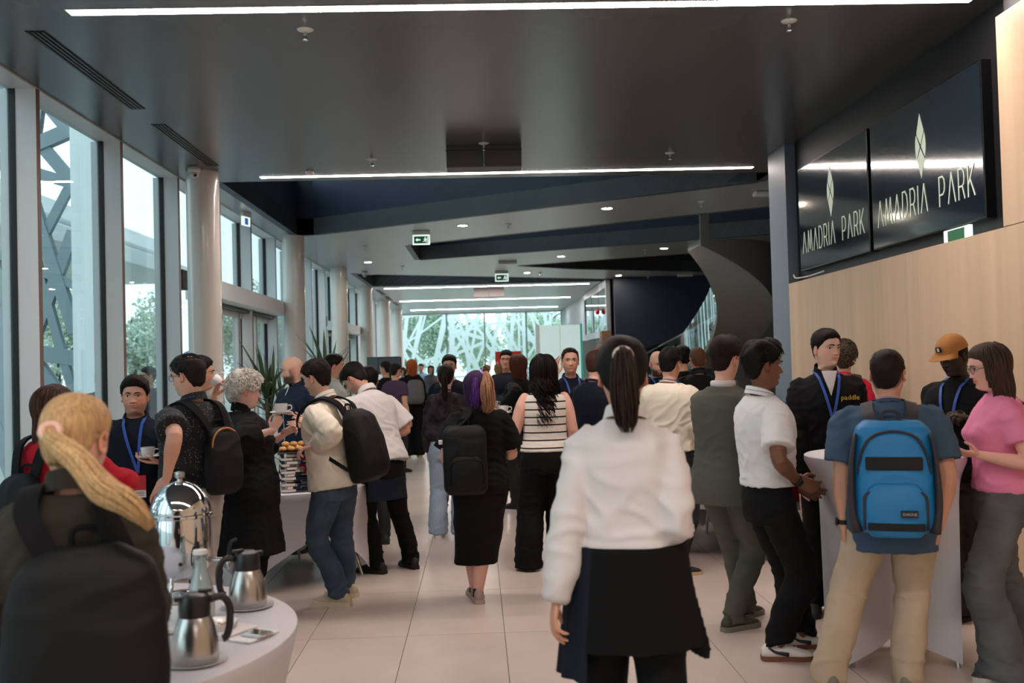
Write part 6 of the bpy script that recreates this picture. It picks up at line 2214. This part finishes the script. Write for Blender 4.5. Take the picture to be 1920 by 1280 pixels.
# --- thermos jugs
def jug(p, rz_, lab):
    j = empty('thermos_jug', p, rz_, label=lab, cat='jug', group='steel coffee jugs')
    obj('body', lathe([(.066, 0), (.071, .004), (.072, .03), (.069, .07), (.060, .110), (.050, .135), (.047, .142)], 40), m_steel, j, smooth=True, sharp=50)
    lid = lathe([(.048, .138), (.049, .165), (.047, .190), (.042, .204), (.028, .211), (0, .213)], 36)
    lid += rbox(-.012, .012, -.062, -.025, .196, .212, .004).move((0, 0, -.006))
    lo = obj('lid', lid, M('black_jug_plastic', (18, 17, 18), .35), j, smooth=True, sharp=40)
    obj('lever', rbox(-.011, .011, .012, .055, .208, .220, .004), M('black_jug_plastic', (18, 17, 18), .35), lo, smooth=True, sharp=40)
    obj('handle', tube(catmull([(0, .045, .185), (0, .085, .188), (0, .108, .155), (0, .108, .10), (0, .098, .062), (0, .085, .055)], 4), .0085, 10, ru=.012), M('black_jug_plastic', (18, 17, 18), .35), j, smooth=True)
    return j
jug((-.905, 3.17, .752), math.radians(-62), 'steel coffee jug with black lid nearest the table edge')
jug((-.905, 3.88, .752), math.radians(120), 'steel coffee jug with black lid standing further back by the urn')
def plate(p, r, lab, grp='white plates'):
    o = obj('plate', lathe([(r * .6, 0), (r * .62, 0), (r * .8, .004), (r, .010), (r, .012), (r * .8, .007), (r * .58, .003), (0, .003)], 40), m_china, smooth=True, loc=p, sharp=50)
    return tag(o, lab, 'plate', grp)
plate((-.905, 3.17, .746), .098, 'white saucer under the nearest steel jug')
plate((-.905, 3.88, .746), .098, 'white saucer under the farther steel jug')
# --- milk bottle
b = empty('milk_bottle', (-1.01, 3.62, .746), label='glass milk bottle, half full, in front of the urn', cat='bottle')
m_clear = glass_mat('clear_bottle_glass', (228, 236, 236), .10, .02)
obj('glass', lathe([(.045, 0), (.048, .006), (.048, .10), (.044, .135), (.028, .185), (.021, .215), (.021, .245), (.025, .25), (.025, .262)], 32, cap=False), m_clear, b, smooth=True, sharp=60)
obj('milk', lathe([(.0, .004), (.0455, .004), (.0455, .10), (.0435, .125), (0, .125)], 32), M('milk', (236, 228, 210), .3), b, smooth=True, sharp=50)
obj('frosted_lining', lathe([(.042, .113), (.0265, .183), (.019, .213), (.019, .24)], 28, cap=False), M('milk_film', (208, 214, 214), .5, alpha=.55), b, smooth=True)
obj('stopper', lathe([(.0, .255), (.024, .255), (.027, .262), (.024, .272), (0, .274)], 24), m_plastic, b, smooth=True, sharp=50)
lb = lathe([(.0484, .075), (.0484, .105)], 32, cap=False)
obj('label_ring', tube(catmull([(.017 * math.cos(a) + .012, -.0485 + .004 * abs(math.cos(a)), .105 + .017 * math.sin(a)) for a in np.linspace(0, 2 * PI, 12)], 2), .0014, 5), M('grey_print', (110, 110, 112), .5), b)
# --- napkins, tray, bowl, sugar
np_ = empty('napkin', (-.835, 3.47, .747), math.radians(-28), label='folded white napkin near the right edge of the foreground table', cat='napkin')
g = rbox(-.105, .105, -.075, .075, 0, .008, .003) 
obj('lower_fold', g, M('white_linen', (224, 218, 216), .9), np_)
obj('upper_fold', rbox(-.105, .01, -.075, .078, .0085, .018, .004).rot(ry(.03)), M('white_linen', (224, 218, 216), .9), np_)
ty = empty('card_stand', (-.80, 3.45, .756), math.radians(-28), label='small chrome tray lying on the folded napkin', cat='tray')
obj('tray', rbox(-.01, .075, -.035, .035, 0, .006, .002), m_steel, ty)
obj('lip', rbox(-.005, .07, -.03, .03, .006, .010, .001), m_chrome, ty)
bw_ = obj('bowl', lathe([(.03, 0), (.034, 0), (.055, .02), (.068, .045), (.070, .045), (.058, .018), (.03, .006)], 36), m_china, smooth=True, loc=(-.92, 3.50, .746), sharp=60)
tag(bw_, 'white china bowl of sugar sachets between the jugs', 'bowl')
for k, (dx, dy, c) in enumerate([(-.015, .0, (176, 110, 60)), (.01, .012, (150, 84, 46)), (.0, -.02, (206, 190, 170)), (.022, -.012, (190, 130, 70)), (-.025, .022, (210, 196, 178))]):
    o = obj('sugar_sachet', rbox(-.022, .022, -.006, .006, 0, .003, .001).rot(ry(.5)).rot(rz(k * 1.3)), M('sachet_%d' % k, c, .6), loc=(-.92 + dx, 3.50 + dy, .772 + k * .003))
    tag(o, ['amber sugar sachet on the left of the bowl', 'dark brown sugar sachet in the middle of the bowl', 'pale sugar sachet at the front of the bowl', 'orange-brown sugar sachet on the right of the bowl', 'pale sugar sachet at the back of the bowl'][k], 'sachet', 'sugar sachets')
cup((-1.02, 3.30, .746), 'white cup beside the nearest jug, half hidden', handle=2.0)
cup((-1.12, 3.72, .746), 'white cup behind the milk bottle', handle=1.0)
# --- pastry stand of mirrored blocks on the second table
ps = empty('pastry_stand', (-1.28, 7.62, .746), math.radians(14), label='mirrored stepped stand stacked in uneven chrome bars, holding pastries', cat='stand')
r_ = random.Random(3)
m_mir = M('mirror_chrome', (214, 214, 220), .04, 1.0)
for k in range(12):
    z = .004 + k * .0235
    for j in range(4):
        a = r_.uniform(-.07, .07)
        w_ = .104
        gx = rbox(-w_ / 2, w_ / 2, -.14 - r_.uniform(0, .018), .14, 0, .022, .002, 1).rot(rx(r_.uniform(-.035, .035))).rot(rz(a * .5))
        obj('mirror_block', gx.move(((j - 1.5) * .104 + (.02 if k % 2 else -.02), 0, z)), m_mir, ps)
obj('tray', rbox(-.25, .25, -.17, .17, .292, .304, .003), M('dark_steel_tray', (110, 104, 104), .25, 1.0), ps)
m_bun = M('pastry_crust', (214, 160, 96), .6, var=(14, .22), bump=(40, .3, .004))
Rps = rz(math.radians(14))
k = 0
for row in range(3):
    for col in range(8 - row):
        if row == 2 and col > 3:
            continue
        px_, py_ = -.215 + col * .062 + row * .03, -.12 + row * .055 + r_.uniform(-.008, .008)
        z_ = 1.0585 + (0 if row < 2 else .0) 
        p = Rps @ np.array([px_, py_, 0]) + np.array([-1.28, 7.62, 0])
        o = obj('pastry', ellipsoid((0, 0, .020), (.030, .026, .020), 14, 9), m_bun, smooth=True, loc=(p[0], p[1], 1.050))
        tag(o, 'small golden baked pastry on the top tray of the mirrored stand', 'pastry', 'pastries on the mirrored stand')
for k in range(5):
    p = Rps @ np.array([-.19 + k * .058, -.085, 0]) + np.array([-1.28, 7.62, 0])
    o = obj('pastry', ellipsoid((0, 0, .020), (.030, .026, .020), 14, 9), m_bun, smooth=True, loc=(p[0], p[1], 1.084))
    tag(o, 'small golden baked pastry piled in the second layer on the stand', 'pastry', 'pastries in the second layer')
# --- red flower in a small pot
fw = empty('red_flower', (-1.53, 7.9, .746), label='red flower with green leaves standing behind the pastry stand', cat='flower')
obj('pot', lathe([(.03, 0), (.045, .07), (.048, .075), (.042, .075), (.03, .01)], 20), m_china, fw, smooth=True, sharp=50)
obj('stem', tube(catmull([(0, 0, .04), (.01, 0, .2), (-.005, -.01, .38)], 4), .004, 6), M('stem_green', (50, 92, 44), .6), fw, smooth=True)
for k in range(9):
    a = k * .7
    obj('petal', ellipsoid((0, 0, 0), (.022, .014, .004), 8, 6).rot(ry(-.6)).move((.018, 0, 0)).rot(rz(a)).move((-.005, -.01, .39 + .002 * k)), M('petal_red', (200, 16, 26), .5), fw, smooth=True)
for k in range(6):
    a = k * 1.05
    obj('leaf', ellipsoid((0, 0, 0), (.05, .018, .003), 8, 6).rot(ry(-.5)).move((.05, 0, 0)).rot(rz(a)).move((.003, 0, .12 + .03 * k)), M('stem_green', (50, 92, 44), .6), fw, smooth=True)
# --- potted dracaena
def spiky(x, y, zb, n, L, lab, seed, pot=True, lw=.035):
    rr = np.random.default_rng(seed)
    p = empty('potted_plant', (x, y, 0), label=lab, cat='plant')
    if pot:
        obj('pot', lathe([(.13, 0), (.18, .34), (.19, .36), (.17, .36), (.16, .32)], 28), M('dark_planter', (48, 46, 46), .5), p, smooth=True, sharp=50)
        obj('soil', lathe([(0, .33), (.16, .33)], 20, cap=False), M('soil', (44, 32, 24), .9), p)
    nst = 3
    stems = []
    for k in range(nst):
        top = zb + .16 * k
        b = np.array([.06 * math.cos(k * 2.1), .06 * math.sin(k * 2.1)])
        obj('stem', tube(catmull([(b[0], b[1], .3), (b[0] * 1.5, b[1] * 1.5, top * .6), (b[0] * 2, b[1] * 2, top)], 4), .016, 8), m_bark, p, smooth=True)
        stems.append((b * 2, top))
    for k in range(n):
        b, top = stems[k % nst]
        a = rr.uniform(0, 6.3)
        el = rr.uniform(.35, 1.45)
        l = L * rr.uniform(.7, 1.1)
        d = np.array([math.cos(a) * math.cos(el), math.sin(a) * math.cos(el), math.sin(el)])
        P = [np.array([b[0], b[1], top + rr.uniform(-.1, .03)])]
        for t in range(1, 7):
            dd = d + np.array([0, 0, -.13 * t * math.cos(el)])
            P.append(P[-1] + unit(dd) * l / 6)
        w = np.array([.35, .8, 1, .95, .75, .45, .06]) * lw * .5
        obj('leaf', tube(P, w, 4, ru=w * .12, up=(0, 0, 1)), M('dracaena_leaf', (66, 92, 56), .45, objrand=.25, var=(8, .15)), p, smooth=True)
    return p
spiky(-2.06, 10.15, 1.12, 60, .62, 'spiky green dracaena plant behind the pastry table', 5, lw=.045)
spiky(-1.76, 12.1, 1.30, 40, .60, 'second spiky plant further back, showing between the men', 8, lw=.045)
# --- held crockery
def held(key, side, off, kind='both', lab='', hnd=0.0, tiltc=0):
    P_ = PEOPLE[key]
    Sj, E, T, path, rr_, hd_, nn_ = P_['arm'][side]
    Rw = rz(P_['root'].rotation_euler[2])
    c = Rw @ (T + unit(hd_) * .085 * P_['s']) + np.array(P_['root'].location) + np.array(off)
    if kind in ('both', 'saucer'):
        saucer(tuple(c), 'white saucer ' + lab)
    if kind in ('both', 'cup'):
        q = cup(tuple(c + np.array([0, 0, .004 if kind == 'both' else 0])), 'white coffee cup ' + lab, handle=hnd)
        if tiltc:
            q.rotation_euler = (0, -tiltc, 0)
held('navypolo', 0, (-.0, -.0, .022), 'both', 'held by the man in the navy polo', 0)
held('stripes', 0, (.0, .0, .03), 'both', 'held up between the purple-haired and striped-top women', 0)
held('whitehair', 1, (.01, .02, .03), 'both', 'held by the white-haired woman', 0)
held('creamsweater', 1, (.0, .0, .0), 'cup', 'held by the man in the cream sweatshirt', 0)
held('drinker', 1, (.02, .0, .0), 'cup', 'raised to the mouth of the drinking man', 0, .9)
held('brownhair', 0, (.0, .0, .03), 'cup', 'held by the auburn-haired woman')
# --- things on the right-hand table: milk jugs, cups, sign holder
for k, (x_, y_) in enumerate([(2.06, 8.28), (2.14, 8.34), (2.10, 8.44), (2.22, 8.42), (2.30, 8.32), (2.36, 8.46), (2.45, 8.36), (2.00, 8.40)]):
    cup((x_, y_, .746), ['clean white cup nearest the chrome dispenser on the right-hand table', 'clean white cup under the first stacked cup on the right-hand table', 'clean white cup at the back left of the cups on the right-hand table', 'clean white cup under the middle stacked cup on the right-hand table', 'clean white cup at the front of the cups on the right-hand table', 'clean white cup under the last stacked cup on the right-hand table', 'clean white cup farthest right on the right-hand table', 'clean white cup beside the dispenser column on the right-hand table'][k], group='cups on the right-hand table', handle=k * .9)
    if k in (1, 3, 5):
        cup((x_ + .01, y_ + .005, .809), {1: 'upper white cup of the leftmost stack on the right-hand table', 3: 'upper white cup of the middle stack on the right-hand table', 5: 'upper white cup of the rightmost stack on the right-hand table'}[k], group='upper cups on the right-hand table', handle=k * 1.1)
ds = empty('drink_dispenser', (1.86, 8.25, .746), label='slim chrome dispenser on the right-hand table behind the cream-sweatshirt man', cat='dispenser')
obj('column', lathe([(.05, 0), (.05, .02), (.035, .03), (.035, .26), (.04, .27), (.02, .30), (0, .305)], 28), m_steel, ds, smooth=True, sharp=40)
obj('tap', tube(catmull([(0, -.03, .2), (0, -.08, .2), (0, -.085, .16)], 4), .008, 8), m_chrome, ds, smooth=True)
sh = empty('label_holder', (1.94, 8.10, .746), label='small table sign in a wire holder on the right-hand table', cat='sign')
obj('card', rbox(-.055, .055, -.003, .003, .09, .15, .002), M('pale_blue_card', (190, 204, 222), .4), sh)
obj('wire', tube([(-.03, 0, 0), (-.03, 0, .1)], .003, 6), m_chrome, sh)
obj('wire', tube([(.03, 0, 0), (.03, 0, .1)], .003, 6), m_chrome, sh)
obj('base', rbox(-.05, .05, -.03, .03, 0, .008, .002), m_chrome, sh)
# urn and glasses on the back-left side, white stacks
for k, (x_, y_) in enumerate([(-2.15, 8.2), (-2.05, 8.3), (-1.95, 8.25), (-2.0, 8.1), (-2.12, 8.05)]):
    g_ = obj('drinking_glass', lathe([(.028, .0), (.030, .002), (.034, .11), (.033, .11), (.027, .008)], 20, cap=False), m_clear, smooth=True, loc=(x_, y_, .746), sharp=50)
    tag(g_, 'clear drinking glass on the pastry table behind the white-haired woman', 'glass', 'drinking glasses')
# phone and papers
ph = obj('phone', rbox(-.036, .036, -.004, .004, 0, .14, .003), M('phone_screen', (150, 180, 210), .2, emit=.3))
ph.location = (1.705, 8.100, 1.311); ph.rotation_euler = (-.5, .1, -.5)
tag(ph, 'phone with pale screen held by the man in the cream sweatshirt', 'phone')
gb = obj('bottle', lathe([(.03, 0), (.034, .01), (.034, .13), (.014, .19), (.013, .23), (0, .232)], 20), M('green_bottle_glass', (14, 84, 36), .15), smooth=True, loc=(-1.60, 4.22, .746), sharp=50)
tag(gb, 'small green glass bottle behind the urn', 'bottle')
# --- red poster and monitors at the back
po = empty('poster_stand', (.86, 27.5, 0), label='red poster with white lettering standing far back', cat='poster')
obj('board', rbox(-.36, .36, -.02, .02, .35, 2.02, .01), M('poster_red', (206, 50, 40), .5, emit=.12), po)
tg = text_geo('ERNING', .11, .002, .003); tg.rot(rx(PI / 2)).move((-.02, -.024, 1.72))
obj('lettering', tg, m_plastic, po)
tg = text_geo('YOUR', .10, .002); tg.rot(rx(PI / 2)).move((-.1, -.024, 1.45))
obj('lettering', tg, m_plastic, po)
obj('emblem', prism([(-.33, 1.68), (-.27, 1.68), (-.30, 1.77)], -.024, -.02, 'y'), m_plastic, po)
obj('foot', rbox(-.3, .3, -.18, .18, 0, .03, .01), m_steel, po)
obj('post', rbox(-.03, .03, 0, .02, .02, .4, .004), m_steel, po)
m_scrn = M('monitor_grey_screen', (74, 88, 98), .25)
for k, (x_, y_, w_, h_, z_, lab) in enumerate([(-1.62, 18.5, .44, .30, 1.55, 'dark monitor on a stand beside the columns, nearer one'), (-2.25, 24.0, .78, .42, 1.50, 'wide dark screen on a stand further back by the columns')]):
    mo = empty('monitor_stand', (x_, y_, 0), label=lab, cat='monitor')
    obj('screen', rbox(-w_ / 2, w_ / 2, -.02, .02, z_, z_ + h_, .006), m_black, mo)
    obj('display', box(-w_ / 2 + .015, w_ / 2 - .015, -.022, -.02, z_ + .015, z_ + h_ - .015), m_scrn, mo)
    obj('post', tube([(0, .01, .02), (0, .01, z_ + .05)], .025, 10), m_black, mo)
    obj('base', lathe([(0, 0), (.22, 0), (.22, .02), (0, .03)], 24), m_black, mo)
# --- white benches / low tables in the distance
for k, (x_, y_) in enumerate([(-1.4, 22.5), (-.2, 24.0), (.6, 23.0)]):
    lt_ = empty('low_table', (x_, y_, 0), label=['low white table far back on the left of the aisle', 'low white table far back in the middle of the aisle', 'low white table far back on the right of the aisle'][k], cat='table')
    obj('table_top', rbox(-.45, .45, -.25, .25, .42, .46, .008), m_white, lt_)
    for sx in (-.4, .4):
        for sy in (-.2, .2):
            obj('leg', rbox(sx - .02, sx + .02, sy - .02, sy + .02, 0, .42, .004), m_white, lt_)
# ================================================================= OUTSIDE
m_lat = M('lattice_white_shaded', (138, 152, 158), .6)  # white bars; their backlit shade is put into this grey-blue
m_lat2 = M('lattice_pale', (240, 247, 245), .6)
def clip(p, d, u0, u1, z0, z1):
    t0, t1 = -1e9, 1e9
    for c, dd, a, b in ((p[0], d[0], u0, u1), (p[1], d[1], z0, z1)):
        if abs(dd) < 1e-6:
            continue
        ta, tb = (a - c) / dd, (b - c) / dd
        t0, t1 = max(t0, min(ta, tb)), min(t1, max(ta, tb))
    return (t0, t1) if t1 > t0 + .4 else None
def lattice(root, plane, pos, u0, u1, z0, z1, n, w, th, mat, seed):
    r = random.Random(seed)
    for k in range(n):
        for _ in range(20):
            p = (r.uniform(u0, u1), r.uniform(z0, z1))
            a = r.choice([r.uniform(0, 180), r.uniform(50, 130), r.uniform(60, 120)])
            d = (math.cos(math.radians(a)), math.sin(math.radians(a)))
            c = clip(p, d, u0, u1, z0, z1)
            if c:
                break
        else:
            continue
        A = np.array([p[0] + d[0] * c[0], p[1] + d[1] * c[0]])
        B = np.array([p[0] + d[0] * c[1], p[1] + d[1] * c[1]])
        ww = w * r.uniform(.65, 1.35)
        nn = np.array([-d[1], d[0]]) * ww / 2
        q = [A - nn, B - nn, B + nn, A + nn]
        tt = th * r.uniform(.7, 1.2)
        g = Geo([(x[0], yy, x[1]) for yy in (-tt, tt) for x in q], [(0, 1, 2, 3), (7, 6, 5, 4), (0, 4, 5, 1), (1, 5, 6, 2), (2, 6, 7, 3), (3, 7, 4, 0)])
        if plane == 'x':
            g.V = g.V[:, [1, 0, 2]] + np.array([pos, 0, 0])
        else:
            g.V = g.V + np.array([0, pos, 0])
        obj('bar', g, mat, root)
ll = empty('lattice_screen', (-5.6, 9, 0), label='tall white lattice of crossing bars in a shaded grey tone outside the two nearest windows', cat='lattice')
ll.location = (0, 0, 0)
lattice(ll, 'x', -6.3, 2.0, 11.3, -.2, 6.5, 60, .23, .06, m_lat, 3)
lw = empty('lattice_screen', (0, 0, 0), label='white lattice of crossing bars in a shaded grey tone, facing us through the two nearest windows', cat='lattice')
lattice(lw, 'y', 14.5, -8.4, -5.75, -.2, 7.0, 27, .17, .06, m_lat, 5)
lattice(lw, 'y', 14.5, -11.5, -8.4, -.2, 7.0, 22, .17, .06, m_lat, 6)
obj('post', box(-5.75, -5.35, 14.4, 14.7, -.2, 5.6), m_lat2, lw)
for k in range(4):
    lr = empty('lattice_screen', (0, 0, 0), label=['pale lattice screen behind the rear glass wall, leftmost bay', 'pale lattice screen behind the rear glass wall, second bay from left', 'pale lattice screen behind the rear glass wall, third bay from left', 'pale lattice screen behind the rear glass wall, rightmost bay'][k], cat='lattice')
    lattice(lr, 'y', 50.2 + .12 * k, bx[k] * 1.09, bx[k + 1] * 1.09, 0, 4.7, 17, .14, .04, m_lat2, 20 + k)
obj('terrace', box(-60, -3.9, -20, 100, -.35, -.03), M('pale_terrace_paving', (170, 172, 166), .7, var=(1, .08)), kind='structure')
obj('lawn', box(-60, 40, 47.5, 100, -.36, -.05), M('pale_gravel_lawn', (176, 184, 164), .9, var=(3, .1)), kind='structure')
# white canopy building outside
cb = empty('canopy', (-10.6, 25, 0), label='white flat-roofed canopy outside the third window', cat='canopy')
obj('roof_slab', rbox(-3, 1.2, -6, 9, 4.7, 5.15, .03), M('canopy_white', (235, 238, 236), .6), cb)
obj('roof_slab', rbox(-2.6, .6, -5, 8, 5.5, 5.9, .03), M('canopy_white', (235, 238, 236), .6), cb)
for x, y in [(-2.4, -5), (.6, -5), (-2.4, 8), (.6, 8), (.6, 1.5)]:
    obj('post', tube([(x, y, -.05), (x, y, 5.6)], .09, 12), m_white, cb, smooth=True)
ub = empty('sunshade', (-6.6, 23.5, 0), label='blue round promotional flag seen through the first door', cat='flag')
obj('fabric', lathe([(.0, -.03), (.45, -.02), (.45, .02), (0, .03)], 28).rot(rx(PI / 2)).move((0, 0, 1.75)), M('flag_blue', (96, 128, 200), .6), ub, smooth=True, sharp=40)
obj('pole', tube([(0, 0, -.05), (0, 0, 1.4)], .02, 8), m_white, ub)
tg = text_geo('SB', .4, .004)
tg.rot(rx(PI / 2)).move((0, -.05, 1.75))
obj('lettering', tg, m_plastic, ub)
# trees: crown of many single leaves round a branching trunk
m_leaf = [M('leaf_green_a', (192, 206, 186), .6, objrand=.1, var=(2, .3)), M('leaf_green_b', (204, 216, 198), .6, var=(2, .3)), M('leaf_green_c', (168, 186, 164), .6, var=(2, .3))]  # haze over the trees is put into these pale leaf colours

def tree(x, y, h, r, seed, lab, n=5200, leaf=.16):
    rr = np.random.default_rng(seed)
    t = empty('tree', (x, y, -.05), label=lab, cat='tree', group='trees outside the glass')
    tr = tube(catmull([(0, 0, 0), (.1, .05, h * .25), (-.05, .1, h * .5), (0, 0, h * .8)], 3), np.linspace(.16, .04, 10), 8)
    for k in range(6):
        a = rr.uniform(0, 6.3)
        z = h * rr.uniform(.25, .6)
        tr += tube([(0, .05, z), (math.cos(a) * r * .4, math.sin(a) * r * .4, z + h * .15), (math.cos(a) * r * .7, math.sin(a) * r * .7, z + h * .22)], [.06, .04, .015], 6)
    obj('trunk', tr, m_bark, t, smooth=True)
    # clustered leaf positions
    nc = 26
    cc = rr.normal(size=(nc, 3))
    cc /= np.linalg.norm(cc, axis=1)[:, None]
    cc *= rr.uniform(.25, .85, (nc, 1)) * np.array([r, r, h * .42])
    cc[:, 2] += h * .56
    idx = rr.integers(0, nc, n)
    d = rr.normal(size=(n, 3))
    d /= np.linalg.norm(d, axis=1)[:, None]
    P = cc[idx] + d * (rr.uniform(.2, 1, (n, 1)) ** .5) * r * .36
    P[:, 2] = np.maximum(P[:, 2], .25)
    a = rr.normal(size=(n, 3)); a /= np.linalg.norm(a, axis=1)[:, None]
    b = np.cross(a, rr.normal(size=(n, 3))); b /= np.linalg.norm(b, axis=1)[:, None]
    L = leaf * rr.uniform(.6, 1.3, (n, 1))
    V = np.stack([P - a * L, P + b * L * .45, P + a * L, P - b * L * .45], 1).reshape(-1, 3)
    Q = np.arange(n * 4).reshape(-1, 4)
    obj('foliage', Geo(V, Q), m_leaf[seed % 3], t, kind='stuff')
TR = [(-18, 15, 6.5, 2.6), (-20, 20.5, 5.5, 2.4), (-20, 26.5, 7, 3.0), (-17.5, 33, 6, 2.6), (-23, 40, 7.5, 3.4), (-14, 41, 5, 2.4), (-20, 48, 7, 3.2), (-11, 50, 6, 2.8), (-10.5, 12.5, 3.2, 1.6),
      (-8.5, 58, 6.5, 3), (-2.4, 59, 7, 3.0), (3.6, 58, 6.5, 2.8), (9.5, 60, 7.5, 3.2), (-5, 64, 5.5, 2.4), (.2, 66, 5.4, 2.4), (4.6, 68, 5.6, 2.4)]
for k, (x, y, h, r) in enumerate(TR):
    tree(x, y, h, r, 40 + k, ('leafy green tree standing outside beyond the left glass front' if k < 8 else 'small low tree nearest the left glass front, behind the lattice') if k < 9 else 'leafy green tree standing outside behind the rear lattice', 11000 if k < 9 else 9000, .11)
